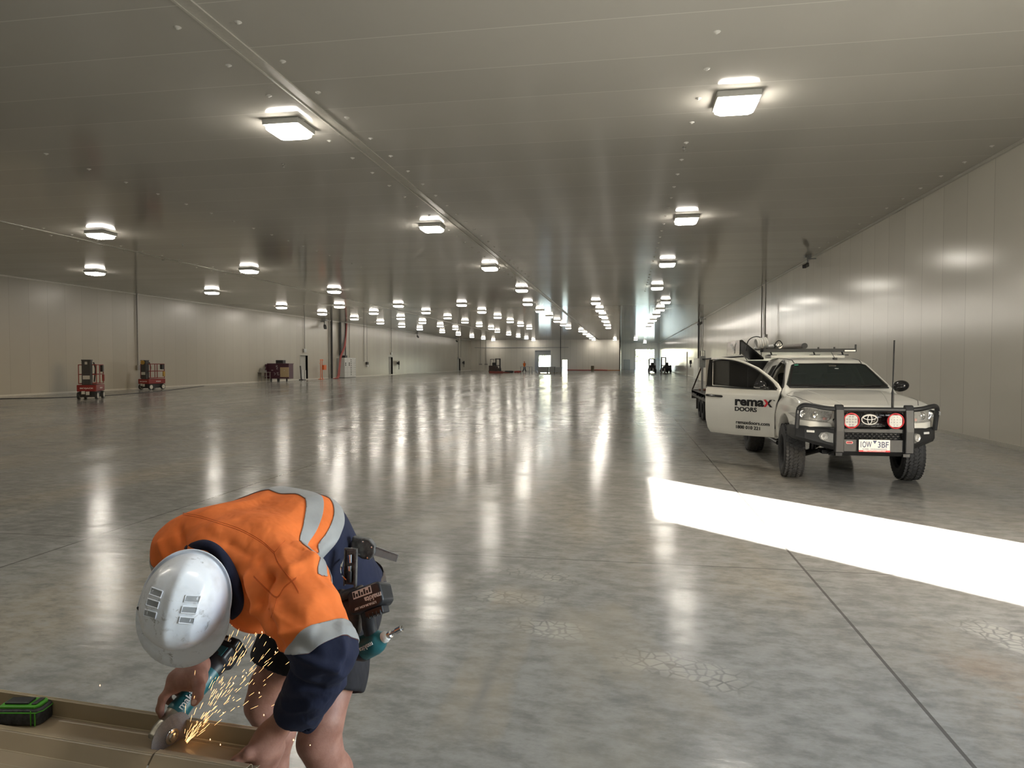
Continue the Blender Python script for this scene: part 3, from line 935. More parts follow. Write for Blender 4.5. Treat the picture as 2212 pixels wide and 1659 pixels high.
bm.faces.new([bm.verts.new(p) for p in pts]); done('dash_paper', bm, simple('grey_green_card', (0.12, 0.16, 0.145), 0.6), truck)
# cabin interior
bm = BM()
bx(bm, -0.72, 0.72, 0.62, 1.02, 1.05, 1.24)
done('dashboard', bm, M_black, truck, bevel=0.05, seg=3, smooth=True)
bm = BM()
M = Matrix.Translation((-0.36, 1.12, 1.20)) @ Euler((R_(65), 0, 0)).to_matrix().to_4x4()
lathe(bm, [(0.175 + 0.016 * cos(a), 0.016 * sin(a)) for a in [2 * pi * i / 8 for i in range(9)]], 28, M)
box(bm, (-0.36, 1.12, 1.20), (0.32, 0.05, 0.03)); box(bm, (-0.36, 1.13, 1.20), (0.10, 0.10, 0.05))
done('steering_wheel', bm, M_black, truck, smooth=True)
for u in (-0.36, 0.36):
    bm = BM()
    bx(bm, u - 0.25, u + 0.25, 1.35, 1.80, 0.78, 0.98)
    box(bm, (u, 1.86, 1.22), (0.48, 0.14, 0.62), (R_(-14), 0, 0))
    box(bm, (u, 1.98, 1.59), (0.26, 0.10, 0.17), (R_(-8), 0, 0))
    done('seat', bm, M_seat, truck, bevel=0.045, seg=3, smooth=True)
# side glazing
def quad_pane(name, pts, mat):
    bm = BM(); bm.faces.new([bm.verts.new(p) for p in pts])
    return done(name, bm, mat, truck, solid=0.004)
def xs_(z): return 0.82 - (z - 1.30) * (0.22 / 0.42)
for s in (-1, 1):
    for poly in ([(1.92, 1.36), (1.90, 1.66), (2.24, 1.64), (2.36, 1.36)], [(2.52, 1.42), (2.50, 1.62), (2.56, 1.62), (2.62, 1.42)]) + (([(0.74, 1.34), (1.20, 1.62), (1.35, 1.66), (1.74, 1.67), (1.78, 1.34)],) if s > 0 else ()):
        quad_pane('side_window', [(s * (xs_(z) - 0.012), y, z) for y, z in poly], M_gloss if s < 0 else M_tint)
# doorway seal and the pillar trims on the open side
bm = BM()
pts = [(0.60, 0.66), (0.585, 1.10), (0.58, 1.27), (0.70, 1.37), (1.17, 1.625), (1.33, 1.685), (1.73, 1.70), (1.79, 1.3), (1.79, 0.66)]
def xdoor(z): return -(xs_(z) - 0.015) if z > 1.3 else -(0.80 + 0.10 * min(1, (1.3 - z) / 0.25))
tube(bm, smooth_path([(xdoor(z), y, z) for y, z in pts], 5), 0.022, 8)
done('door_seal', bm, M_black, truck, smooth=True)
bm = BM(); bx(bm, -0.86, -0.80, 0.62, 1.78, 0.60, 0.64); done('sill_plate', bm, M_black, truck)
# raised white roof cap at the back of the cab
bm = BM(); bx(bm, -0.66, 0.60, 2.25, 2.80, 1.785, 1.838); done('roof_cap', bm, M_white, truck, bevel=0.012)
# roof channel lines and bonnet shut lines
def top_line(name, pts, r=0.006, mat=M_black, lift=0.0):
    bm = BM()
    P = []
    for (x0, y0), (x1, y1) in zip(pts, pts[1:]):
        for i in range(10):
            t = i / 10; x = x0 + (x1 - x0) * t; y = y0 + (y1 - y0) * t
            P.append((x, y, hitt(x, y) + lift))
    tube(bm, P, r, 6)
    return done(name, bm, mat, truck, smooth=True)
for s in (-1, 1):
    top_line('roof_channel', [(s * 0.515, 1.13), (s * 0.53, 1.5), (s * 0.53, 2.2)], 0.008)
    top_line('bonnet_gap', [(s * 0.66, -0.72), (s * 0.755, -0.45), (s * 0.79, 0.1), (s * 0.79, 0.40)], 0.004)
    top_line('bonnet_crease', [(s * 0.30, -0.70), (s * 0.42, -0.2), (s * 0.52, 0.30)], 0.012, M_white, -0.006)
bm = BM()
strip2 = [ws_pt(x, 1.318, 0.012) for x in [-0.72 + 0.09 * i for i in range(17)]]
tube(bm, strip2, 0.014, 6, flat=(0.018, 0.012)); done('wiper_cowl', bm, M_black, truck, smooth=True)
for (xa, za, xb, zb) in ((-0.45, 1.335, 0.08, 1.35), (0.22, 1.335, 0.62, 1.352)):
    bm = BM(); tube(bm, [ws_pt(xa, za, 0.02), ws_pt(xb, zb, 0.016)], 0.007, 6); done('wiper', bm, M_black, truck)
bm = BM()
cyl(bm, (0.155, 1.28, 1.775), (0.13, 1.42, 1.885), 0.006, 0.003, 8); box(bm, (0.16, 1.30, 1.772), (0.05, 0.10, 0.035))
done('roof_antenna', bm, M_black, truck, bevel=0.01)

# --- nose: grille, emblem, lamps
gp = mir([(0.0, 1.045), (0.40, 1.035), (0.47, 0.93), (0.40, 0.80), (0.36, 0.74), (0.0, 0.74)])
gr = drape_front('grille', gp, 0.004, M_gloss, truck, 0.01)
bm = BM()
for i in range(9):
    z = 0.775 + i * 0.031
    w = 0.40 + 0.05 * sin((z - 0.74) / 0.3 * pi)
    P = [(x, hitf(x, z) - 0.014, z) for x in [-w + 2 * w * j / 12 for j in range(13)]]
    tube(bm, P, 0.005, 5)
    for k in range(10):
        x = -w + 0.05 + (2 * w - 0.1) * (k + 0.5 * (i % 2)) / 10
        box(bm, (x, hitf(x, z) - 0.014, z + 0.015), (0.006, 0.010, 0.028))
done('grille_mesh', bm, M_gloss, gr)
bm = BM(); P = [(x, hitf(x, 1.052) - 0.012, 1.054 - 0.02 * x * x) for x in [-0.45 + 0.9 * j / 16 for j in range(17)]]
tube(bm, P, 0.01, 6, flat=(0.010, 0.006)); done('chrome_strip', bm, M_chrome, gr, smooth=True)
bm = BM()
def ell_ring(bm, cx, cz, a, b_, r, y, n=36):
    P = [(cx + a * cos(2 * pi * i / n), y, cz + b_ * sin(2 * pi * i / n)) for i in range(n + 1)]
    tube(bm, P, r, 6, caps=False)
ye = hitf(0, 0.945) - 0.022
ell_ring(bm, -0.012, 0.945, 0.100, 0.066, 0.0075, ye)
ell_ring(bm, -0.012, 0.945, 0.027, 0.058, 0.006, ye)
ell_ring(bm, -0.012, 0.971, 0.078, 0.028, 0.006, ye)
done('badge', bm, M_skirt, gr, smooth=True)
hl_poly = [(-0.47, 1.040), (-0.62, 1.070), (-0.76, 1.085), (-0.86, 1.083), (-0.900, 1.05), (-0.905, 0.97), (-0.88, 0.925), (-0.70, 0.905), (-0.54, 0.905), (-0.50, 0.94)]
for s in (-1, 1):
    poly = [(x * -s, z) for x, z in hl_poly]
    h = drape_front('headlight', poly, 0.006, M_refl, truck, 0.01)
    bm = BM()
    for cx, cz, r in ((-0.80, 1.0, 0.06), (-0.66, 0.995, 0.055)):
        x = cx * -s; y = hitf(x, cz) - 0.012
        M = Matrix.Translation((x, y, cz)) @ Euler((R_(90), 0, 0)).to_matrix().to_4x4()
        lathe(bm, [(r, 0.012), (r * 0.9, 0.002), (r * 0.5, -0.004), (0.012, 0.004), (0.010, 0.012), (0, 0.014)], 20, M)
    done('reflector_bowl', bm, M_chrome, h, smooth=True)
    bm = BM(); x = -0.555 * -s
    box(bm, (x, hitf(x, 0.945) - 0.014, 0.945), (0.075, 0.006, 0.035)); done('indicator', bm, simple('amber_pink_indicator', (0.45, 0.22, 0.20), 0.3), h)
    drape_front('headlight_lens', poly, 0.022, M_lens, truck, 0.003)['label'] = 'clear headlight cover'
    drape_front('bumper_corner', [(x * -s, z) for x, z in ((-0.44, 0.80), (-0.50, 0.89), (-0.60, 0.898), (-0.86, 0.915), (-0.91, 0.86), (-0.90, 0.78), (-0.7, 0.74), (-0.46, 0.74))], 0.012, M_white, truck, 0.02)
    # wing mirrors: the open door carries its own
    if s > 0:
        bm = BM()
        bmesh.ops.create_uvsphere(bm, u_segments=20, v_segments=12, radius=1)
        for v in bm.verts: v.co = Vector((0.96 + v.co.x * 0.115, 0.72 + v.co.y * 0.085 - 0.02 * v.co.x, 1.345 + v.co.z * 0.088 + 0.01 * v.co.x))
        cyl(bm, (0.80, 0.74, 1.29), (0.92, 0.73, 1.31), 0.03, 0.025, 10)
        done('wing_mirror', bm, M_gloss, truck, smooth=True, fix=True)

# --- bull bar
bb = BM()
secs = [(-0.935, -0.46, -0.30, 0.665, 0.815), (-0.90, -0.66, -0.45, 0.635, 0.83), (-0.80, -0.76, -0.55, 0.615, 0.835), (-0.46, -0.98, -0.70, 0.53, 0.835), (-0.37, -1.055, -0.72, 0.50, 0.83)]
secs = secs + [(-a, *r) for a, *r in reversed(secs)]
rings = []
for x, y0, y1, z0, z1 in secs:
    c = 0.025
    rings.append([bb.verts.new((x, *p)) for p in ((y0 + 0.05, z0), (y0, z0 + 0.05), (y0, z1 - c), (y0 + c, z1), (y1, z1), (y1, z0))])
bb.free()
bm = BM()
bx(bm, -0.40, 0.40, -1.03, -0.94, 0.52, 0.69)
prism(bm, [(-1.03, 0.52), (-0.90, 0.455), (-0.70, 0.45), (-0.70, 0.52)], -0.40, 0.40, Matrix(((0, 0, 1, 0), (1, 0, 0, 0), (0, 1, 0, 0), (0, 0, 0, 1))))
bumper = done('bull_bar', bm, M_bar, truck, bevel=0.008)
bm = BM(); bx(bm, -0.40, 0.40, -1.03, -0.98, 0.775, 0.83); done('bumper_rail', bm, M_bar, bumper, bevel=0.008)
for s in (-1, 1):
    bb = BM(); rr_ = []
    for x, y0, y1, z0, z1 in (secs[:5] if s < 0 else secs[5:]):
        c = 0.025
        rr_.append([bb.verts.new((x, *p)) for p in ((y0 + 0.05, z0), (y0, z0 + 0.05), (y0, z1 - c), (y0 + c, z1), (y1, z1), (y1, z0))])
    for A, B in zip(rr_, rr_[1:]):
        for i in range(6): bb.faces.new((A[i], A[(i + 1) % 6], B[(i + 1) % 6], B[i]))
    bb.faces.new(rr_[0]); bb.faces.new(rr_[-1][::-1])
    done('bumper_wing', bb, M_bar, bumper, bevel=0.012)
bm = BM(); bx(bm, -0.37, 0.37, -0.975, -0.965, 0.68, 0.78)
done('air_intake', bm, M_gloss, bumper)
bm = BM()
for j in range(3):
    for i in range(13):
        x = -0.35 + i * 0.0585 + (0.029 if j % 2 else 0)
        if x > 0.36: continue
        P = [(x + 0.027 * cos(a), -0.99, 0.700 + j * 0.029 + 0.014 * sin(a)) for a in [pi / 6 * k * 2 for k in range(7)]]
        tube(bm, P, 0.004, 4, caps=False)
done('honeycomb_mesh', bm, M_bar, bumper)
for s in (-1, 1):
    bm = BM()
    M = Matrix(((0, 0, 1, 0), (1, 0, 0, 0), (0, 1, 0, 0), (0, 0, 0, 1)))
    prism(bm, [(-1.075, 0.51), (-1.085, 0.80), (-1.06, 1.08), (-1.03, 1.145), (-0.985, 1.15), (-0.96, 1.09), (-0.99, 0.84), (-0.98, 0.51)], s * 0.43 - 0.055, s * 0.43 + 0.055, M)
    done('upright', bm, M_bar, bumper, bevel=0.012)
    bm = BM()
    P = smooth_path([(s * 0.42, -1.02, 1.085), (s * 0.60, -0.98, 1.10), (s * 0.74, -0.90, 1.125), (s * 0.835, -0.82, 1.125), (s * 0.88, -0.76, 1.07), (s * 0.885, -0.72, 0.95), (s * 0.885, -0.68, 0.80)], 6)
    tube(bm, P, 0.031, 12); done('side_hoop', bm, M_bar, bumper, smooth=True)
    # fog lamp, marker
    bm = BM()
    def bp(x, z, off=0.0):
        # front plane of the wing between sections
        t = (abs(x) - 0.46) / 0.34
        return Vector((x, -0.98 + t * 0.22 - off, z))
    pts = [(0.485, 0.63), (0.485, 0.755), (0.56, 0.77), (0.62, 0.755), (0.645, 0.71), (0.62, 0.665), (0.555, 0.64)]
    vs = [bm.verts.new(bp(s * x, z, 0.006)) for x, z in pts]; bm.faces.new(vs)
    f = done('fog_lamp_surround', bm, M_steelgrey, bumper, solid=0.008)
    bm = BM(); c = bp(s * 0.575, 0.708, 0.012)
    nrm = Vector((s * 0.543, -0.84, 0)); u, v, d = frame_of(nrm)
    M = Matrix((u, v, d)).transposed().to_4x4(); M.translation = c
    lathe(bm, [(0.052, 0.0), (0.050, 0.012), (0.035, 0.004), (0.012, 0.01), (0, 0.014)], 20, M); done('fog_lamp', bm, M_refl, f, smooth=True)
    bm = BM(); c = bp(s * 0.735, 0.765, 0.004)
    box(bm, c, (0.105, 0.012, 0.030), (0, 0, s * R_(33))); done('marker_lamp', bm, M_skirt, bumper, bevel=0.005)
    bm = BM(); bx(bm, s * 0.42 - 0.04, s * 0.42 + 0.04, -1.0, -0.93, 0.46, 0.50); done('recovery_point', bm, M_gloss, bumper)
    # round spotlights with red bezels
    cx, cz, cy = (-0.285, 0.938, -1.045) if s < 0 else (0.262, 0.940, -1.045)
    M = Matrix.Translation((cx, cy, cz)) @ Euler((R_(90), 0, 0)).to_matrix().to_4x4()
    bm = BM()
    lathe(bm, [(0.0, -0.07), (0.085, -0.065), (0.10, -0.02), (0.105, 0.0), (0.103, 0.014), (0.092, 0.018), (0.086, 0.004)], 28, M)
    sp_ = done('spotlight', bm, M_red, bumper, smooth=True, ang=50)
    bm = BM(); prism(bm, rrect(0.155, 0.155, 0.045, 6), 0.0, 0.008, M)
    l_ = done('lens', bm, simple('clear_white_led_lens', (0.70, 0.70, 0.68), 0.15, 0.3, var=0.1), sp_)
    bm = BM()
    for i in range(4):
        for j in range(4):
            if (i in (0, 3)) and (j in (0, 3)): continue
            x, z = (i - 1.5) * 0.036, (j - 1.5) * 0.036
            prism(bm, rrect(0.024 if s < 0 else 0.010, 0.022 if s < 0 else 0.014, 0.003, 2), 0.008, 0.010, M @ Matrix.Translation((x, z, 0)))
    done('led_grid', bm, simple('grey_led_chip', (0.20, 0.20, 0.21), 0.3, 0.5), sp_)
    bm = BM(); box(bm, (cx, cy + 0.04, cz - 0.112), (0.12, 0.05, 0.012)); box(bm, (cx, cy + 0.06, cz - 0.10), (0.03, 0.03, 0.05)); done('bracket', bm, M_bar, sp_)
bm = BM(); cyl(bm, (-0.46, -1.02, 1.085), (0.46, -1.02, 1.085), 0.033, n=14); done('top_tube', bm, M_bar, bumper, smooth=True)
# numberplate
plate = None
bm = BM(); box(bm, (0.0, -1.062, 0.620), (0.385, 0.012, 0.142)); plate = done('numberplate', bm, M_skirt, bumper, bevel=0.003)
bm = BM(); box(bm, (0.0, -1.064, 0.540), (0.385, 0.012, 0.022)); done('plate_strip', bm, M_redink, plate)
MB_ = lambda x, z, y=-1.0695: axes((x, y, z), (1, 0, 0), (0, 0, 1))
M_navyink = simple('navy_lettering', (0.01, 0.02, 0.09), 0.45, var=0.05)
text_mesh('plate_characters', '1OW', 0.118, M_navyink, plate, MB_(-0.102, 0.627), fit=(0.138, 0.080), bold=0.001)
text_mesh('plate_characters', '3BF', 0.118, M_navyink, plate, MB_(0.108, 0.627), fit=(0.132, 0.080), bold=0.001)
bm = BM(); prism(bm, [(-0.022, 0.680), (0.030, 0.680), (0.004, 0.635)], 0, 0.001, axes((0, -1.0685, 0), (1, 0, 0), (0, 0, 1))); done('plate_triangle', bm, M_navyink, plate)
text_mesh('plate_slogan', 'VICTORIA - THE EDUCATION STATE', 0.020, M_navyink, plate, MB_(0.0, 0.566), sx=0.92)
text_mesh('plate_frame_text', 'DIRECTAUTOCOMMERCIALS', 0.021, M_skirt, plate, MB_(0.0, 0.541, -1.0715), bold=0.0006)
bm = BM(); prism(bm, rrect(0.088, 0.034, 0.016), 0, 0.004, axes((-0.300, -1.031, 0.645), (1, 0, 0), (0, 0, 1))); bdg = done('maker_badge', bm, M_skirt, bumper)
bm = BM(); prism(bm, rrect(0.080, 0.027, 0.013), 0, 0.002, axes((-0.300, -1.035, 0.645), (1, 0, 0), (0, 0, 1))); done('badge_field', bm, M_redink, bdg)
text_mesh('badge_text', 'ARB', 0.026, M_ink, bdg, axes((-0.300, -1.038, 0.645), (1, 0, 0), (0, 0, 1)), sx=1.1, bold=0.0008)
# whip aerial
bm = BM(); cyl(bm, (0.252, -0.96, 1.10), (0.252, -0.96, 1.30), 0.016, 0.016, 10); cyl(bm, (0.252, -0.96, 1.30), (0.25, -0.96, 1.36), 0.018, 0.008, 10); cyl(bm, (0.25, -0.96, 1.36), (0.262, -0.955, 2.005), 0.0085, 0.010, 8)
done('whip_aerial', bm, M_bar, truck, smooth=True)

# --- wheels
def make_wheel(x, y, rot, sgn):
    bm = BM()
    M = Matrix.Translation((x, y, 0.405)) @ Euler((0, 0, rot)).to_matrix().to_4x4() @ Euler((0, R_(90), 0)).to_matrix().to_4x4()
    w, R = 0.138, 0.392
    lathe(bm, [(0.215, -w * 0.80), (0.235, -w * 0.98), (0.30, -w * 1.06), (0.355, -w * 1.0), (0.382, -w * 0.86), (R, -w * 0.5), (R + 0.002, 0), (R, w * 0.5), (0.382, w * 0.86), (0.355, w * 1.0), (0.30, w * 1.06), (0.235, w * 0.98), (0.215, w * 0.80), (0.215, -w * 0.80)], 56, M)
    n = 46
    for r_, (h, ww_, sk) in enumerate(((-0.108, 0.040, 0.25), (-0.058, 0.046, -0.5), (-0.0, 0.048, 0.5), (0.058, 0.046, -0.5), (0.108, 0.040, 0.25))):
        for i in range(n):
            a = 2 * pi * (i + 0.5 * (r_ % 2)) / n
            rr = R + 0.001 if abs(h) < 0.1 else R - 0.007
            L = M @ Matrix.Rotation(a, 4, 'Z') @ Matrix.Translation((rr, 0, h)) @ Matrix.Rotation(sk, 4, 'X')
            if abs(h) > 0.1: L = L @ Matrix.Rotation(R_(18) * (1 if h > 0 else -1), 4, 'Y')
            box(bm, (0, 0, 0), (0.018 if abs(h) < 0.1 else 0.010, 2 * pi * R / n * 0.72, ww_), None)
            for v in bm.verts[-8:]: v.co = L @ v.co
    o = done('wheel', bm, M_tyre, truck)
    for p in o.data.polygons[:]: pass
    bm = BM()
    lathe(bm, [(0.215, -0.11), (0.20, -0.10), (0.19, 0.06), (0.175, 0.07 * sgn * 0 + 0.05), (0.07, 0.03), (0.06, 0.075), (0, 0.08)] if sgn > 0 else [(0.215, 0.11), (0.20, 0.10), (0.19, -0.06), (0.175, -0.05), (0.07, -0.03), (0.06, -0.075), (0, -0.08)], 32, M)
    done('rim', bm, simple('black_alloy', (0.02, 0.022, 0.03), 0.35, 0.5), o, smooth=True)
    bm = BM()
    for k in range(6):
        L = M @ Matrix.Rotation(k * pi / 3, 4, 'Z') @ Matrix.Translation((0.125, 0, 0.055 * sgn))
        box(bm, (0, 0, 0), (0.14, 0.045, 0.03)); 
        for v in bm.verts[-8:]: v.co = L @ v.co
    done('spokes', bm, M_bar, o)
for x, y, r_, s in ((-0.80, 0, R_(-4), -1), (0.80, 0, R_(-4), 1), (-0.79, 3.085, 0, -1), (0.79, 3.085, 0, 1)): make_wheel(x, y, r_, s)
# underside: skid plate, axle, suspension arms, chassis rails, steps
bm = BM()
box(bm, (0, -0.62, 0.46), (0.80, 0.40, 0.03), (R_(-14), 0, 0))
for i in range(4): box(bm, (-0.1 + i * 0.1, -0.83, 0.475), (0.07, 0.02, 0.018))
bx(bm, -0.46, 0.46, -0.35, -0.1, 0.40, 0.46)
done('skid_plate', bm, M_bar, truck, bevel=0.01)
bm = BM()
for s in (-1, 1):
    cyl(bm, (s * 0.30, -0.02, 0.42), (s * 0.66, 0, 0.38), 0.03, n=10); cyl(bm, (s * 0.32, 0.25, 0.48), (s * 0.66, 0.02, 0.33), 0.025, n=8)
    cyl(bm, (s * 0.34, -0.28, 0.48), (s * 0.66, -0.02, 0.33), 0.025, n=8); cyl(bm, (s * 0.50, 0.02, 0.40), (s * 0.46, 0.05, 0.85), 0.045, n=10)
    bx(bm, s * 0.42 - 0.04, s * 0.42 + 0.04, -0.6, 4.2, 0.50, 0.60)
cyl(bm, (-0.7, 3.085, 0.41), (0.7, 3.085, 0.41), 0.045, n=10)
bmesh.ops.create_uvsphere(bm, u_segments=12, v_segments=8, radius=0.13, matrix=Matrix.Translation((0.1, 3.085, 0.42)))
done('chassis', bm, M_black, truck)
for s in (-1, 1):
    bm = BM(); cyl(bm, (s * 0.86, 0.62, 0.44), (s * 0.86, 2.5, 0.46), 0.035, n=12); cyl(bm, (s * 0.5, 0.9, 0.5), (s * 0.86, 0.9, 0.45), 0.02, n=8); cyl(bm, (s * 0.5, 2.2, 0.5), (s * 0.86, 2.2, 0.45), 0.02, n=8)
    done('side_step', bm, M_bar, truck, smooth=True)

# --- open door, modelled flat in (along, thick, up), hinged at the cab
DH = Vector((2.36 - TX, 11.38 - TY, 0)); DA = Vector((-0.7350, 0.6783, 0)).normalized()
MD = axes(DH, DA, (0, 0, 1)); MD = Matrix((DA, Vector((0, 0, 1)), DA.cross(Vector((0, 0, 1))))).transposed().to_4x4(); MD.translation = DH
# MD maps (L, z, n): n = outward (towards the camera side)
if (MD.to_3x3() @ Vector((0, 0, 1))).y > 0: DN = -1
else: DN = 1
d_out = [(0.03, 0.52), (0.33, 0.512), (0.75, 0.505), (1.24, 0.515), (1.29, 0.60), (1.325, 0.75), (1.335, 1.10), (1.325, 1.31), (1.30, 1.57), (1.262, 1.795), (1.09, 1.800), (0.827, 1.778), (0.605, 1.724), (0.358, 1.626), (0.148, 1.494), (0.0, 1.378), (-0.06, 1.295), (-0.045, 1.20), (0.0, 1.06), (0.03, 0.86)]
d_win = [(1.215, 1.325), (1.21, 1.715), (1.10, 1.745), (0.827, 1.732), (0.604, 1.680), (0.373, 1.588), (0.207, 1.482), (0.065, 1.37), (0.02, 1.285), (0.3, 1.285), (0.6, 1.298)]
S = SDF((-0.12, 0.46, -0.10), (1.42, 1.86, 0.10), 0.008)
U, V, Wd = S.X, S.Y, S.Z
o2 = poly_sd(S.X[:, :, 0], S.Y[0, :, 0][None], d_out)[:, :, None]
w2 = poly_sd(S.X[:, :, 0], S.Y[0, :, 0][None], d_win)[:, :, None]
belly = 0.012 * np.exp(-((S.Y - 0.95) / 0.28) ** 2) + np.where(S.Y > 1.28, -(S.Y - 1.28) * 0.06, 0) - 0.02 * np.clip((0.62 - S.Y) / 0.1, 0, 1) ** 2
crease = 0.006 * np.exp(-((S.Y - 1.17) / 0.02) ** 2)
wz = Wd * DN
thick = np.where(S.Y > 1.27, 0.022, 0.045)
D = np.maximum(np.abs(wz + 0.02 - belly - crease) - thick, 0) * 0 + np.abs(wz + 0.02 - belly - crease) - thick
D = smx(np.broadcast_to(D, S.D.shape), np.broadcast_to(o2, S.D.shape), 0.014)
D = smx(D, -np.broadcast_to(w2, S.D.shape), 0.008)
S.D = D.astype(np.float32)
Vv, Ff = S.mesh(); Vv = relax(Vv, Ff, 1)
me = np_mesh('open_door', Vv, Ff)
me.transform(MD)
if MD.to_3x3().determinant() < 0: me.flip_normals()
dr = link_mesh('open_door', me, M_white, truck)
def DP(L, z, n=0.0): return MD @ Vector((L, z, n * DN))
def door_poly(name, poly, n, mat, thick=0.004, step=None):
    b = bmesh.new(); b.faces.new([b.verts.new(DP(x, y, n)) for x, y in poly])
    o = done(name, b, mat, dr); m = o.modifiers.new('s', 'SOLIDIFY'); m.thickness = thick; m.offset = 0
    return o
door_poly('door_glass', d_win, -0.02, M_tint, 0.004)
door_poly('rear_frame_blackout', [(1.205, 1.315), (1.32, 1.318), (1.298, 1.57), (1.268, 1.755), (1.205, 1.755)], 0.008, M_gloss, 0.006)
bm = BM(); tube(bm, smooth_path([DP(x, y, 0.004) for x, y in d_win[1:9]], 4), 0.010, 6); tube(bm, [DP(1.33, 1.308, 0.008), DP(0.6, 1.290, 0.012), DP(0.0, 1.272, 0.012)], 0.012, 6)
done('window_seal', bm, M_black, dr, smooth=True)
bm = BM(); tube(bm, smooth_path([DP(x, y, 0.022) for x, y in ((1.20, 1.752), (1.09, 1.762), (0.827, 1.745), (0.604, 1.694), (0.373, 1.60), (0.22, 1.50))], 4), 0.02, 6, flat=(0.020, 0.006))
done('weather_shield', bm, M_gloss, dr, smooth=True)
bm = BM()
tube(bm, smooth_path([DP(1.315, 1.152, 0.015), DP(1.27, 1.150, 0.05), DP(1.15, 1.146, 0.058), DP(1.03, 1.140, 0.05), DP(0.985, 1.137, 0.015)], 5), [0.020] * 4 + [0.020] * 13 + [0.020] * 4, 8)
done('door_handle', bm, M_gloss, dr, smooth=True)
# inner trim card
door_poly('inner_trim', [(0.06, 0.56), (1.22, 0.56), (1.28, 0.8), (1.28, 1.26), (0.0, 1.26), (0.06, 0.9)], -0.075, M_black, 0.02)
# mirror: sail panel and housing
door_poly('mirror_sail', [(0.30, 1.285), (0.02, 1.275), (-0.01, 1.30), (0.10, 1.40), (0.24, 1.50)], 0.0, M_gloss, 0.02)
bm = BM(); bmesh.ops.create_uvsphere(bm, u_segments=20, v_segments=12, radius=1)
Rm = MD.to_3x3()
for v in bm.verts:
    p = Vector((v.co.x * 0.105, v.co.y * 0.085, v.co.z * 0.075))
    if p.y < -0.04: p.y = -0.04 + (p.y + 0.04) * 0.5
    v.co = DP(0.215, 1.345, 0.13) + Rm @ Vector((p.x, p.y, p.z * DN))
cyl(bm, DP(0.12, 1.30, 0.0), DP(0.18, 1.315, 0.10), 0.03, 0.028, 10)
mr = done('wing_mirror', bm, M_gloss, dr, smooth=True, ang=180)
bm = BM(); tube(bm, [DP(0.29, 1.318, 0.192), DP(0.24, 1.312, 0.203), DP(0.18, 1.312, 0.20)], 0.008, 6); done('mirror_indicator', bm, M_alu, mr)
# lettering on the door: reading direction runs from the outer edge to the hinge
def door_text(name, s, size, L, z, mat, bold=0, fit=None):
    M = Matrix((-DA, Vector((0, 0, 1)), (-DA).cross(Vector((0, 0, 1))))).transposed().to_4x4()
    nb = 0.032 if z > 0.85 else 0.030
    M.translation = DP(L, z, nb + 0.006 * exp_(-((z - 0.95) / 0.28) ** 2))
    return text_mesh(name, s, size, mat, dr, M, extrude=0.0045, align='LEFT', bold=bold, fit=fit)
exp_ = math.exp
lg = door_text('logo_text', 'rema', 0.2, 0.735, 1.052, M_ink, 0.0075, fit=(0.532, 0.108))
# the x: black right half, red arrow left half
def door_shape(name, poly, mat, n=0.0455):
    b = bmesh.new(); b.faces.new([b.verts.new(DP(x, y, n)) for x, y in poly])
    o = done(name, b, mat, dr); m = o.modifiers.new('s', 'SOLIDIFY'); m.thickness = 0.003; m.offset = 0
def LX(v): return 0.208 - v
b0, t0 = 1.000, 1.117
door_shape('logo_red_arrow', [(LX(0), b0), (LX(0.040), b0), (LX(0.085), (b0 + t0) / 2), (LX(0.040), t0), (LX(0), t0), (LX(0.046), (b0 + t0) / 2)], M_redink)
door_shape('logo_black_stroke', [(LX(0.150), t0), (LX(0.108), t0), (LX(0.074), t0 - 0.046), (LX(0.092), t0 - 0.062)], M_ink)
door_shape('logo_black_stroke', [(LX(0.156), b0), (LX(0.112), b0), (LX(0.074), b0 + 0.044), (LX(0.092), b0 + 0.064)], M_ink)
door_text('trademark', 'TM', 0.022, 0.045, 1.108, M_ink)
door_text('company_text', 'DOORS', 0.1, 0.735, 0.944, M_ink, 0.0030, fit=(0.405, 0.072))
door_text('website_text', 'remaxdoors.com', 0.1, 0.715, 0.728, M_ink, 0.0012, fit=(0.61, 0.058))
door_text('phone_text', '1800 010 221', 0.1, 0.715, 0.648, M_ink, 0.0012, fit=(0.44, 0.056))

# --- roof racks
bm = BM()
for y, zz in ((2.38, 1.925), (2.72, 1.93)):
    bx(bm, -0.76, 0.82, y - 0.025, y + 0.025, zz - 0.03, zz + 0.03)
for x in (-0.70, -0.35, 0.0, 0.35, 0.72): bx(bm, x - 0.02, x + 0.02, 2.38, 2.76, 1.90, 1.93)
for x in (0.81, 0.45, 0.18): bx(bm, x - 0.012, x + 0.012, 2.36, 2.40, 1.93, 2.03 if x > 0.8 else 1.985)
for x in (-0.62, 0.12, 0.60):
    cyl(bm, (x, 2.38, 1.84), (x - 0.02, 2.38, 1.90), 0.015, n=8); bx(bm, x - 0.08, x + 0.08, 2.33, 2.45, 1.835, 1.85)
done('roof_rack', bm, M_bar, truck, bevel=0.004)
bm = BM(); bx(bm, 0.62, 0.80, 2.348, 2.353, 1.905, 1.93); done('rack_label', bm, M_steelgrey, truck)

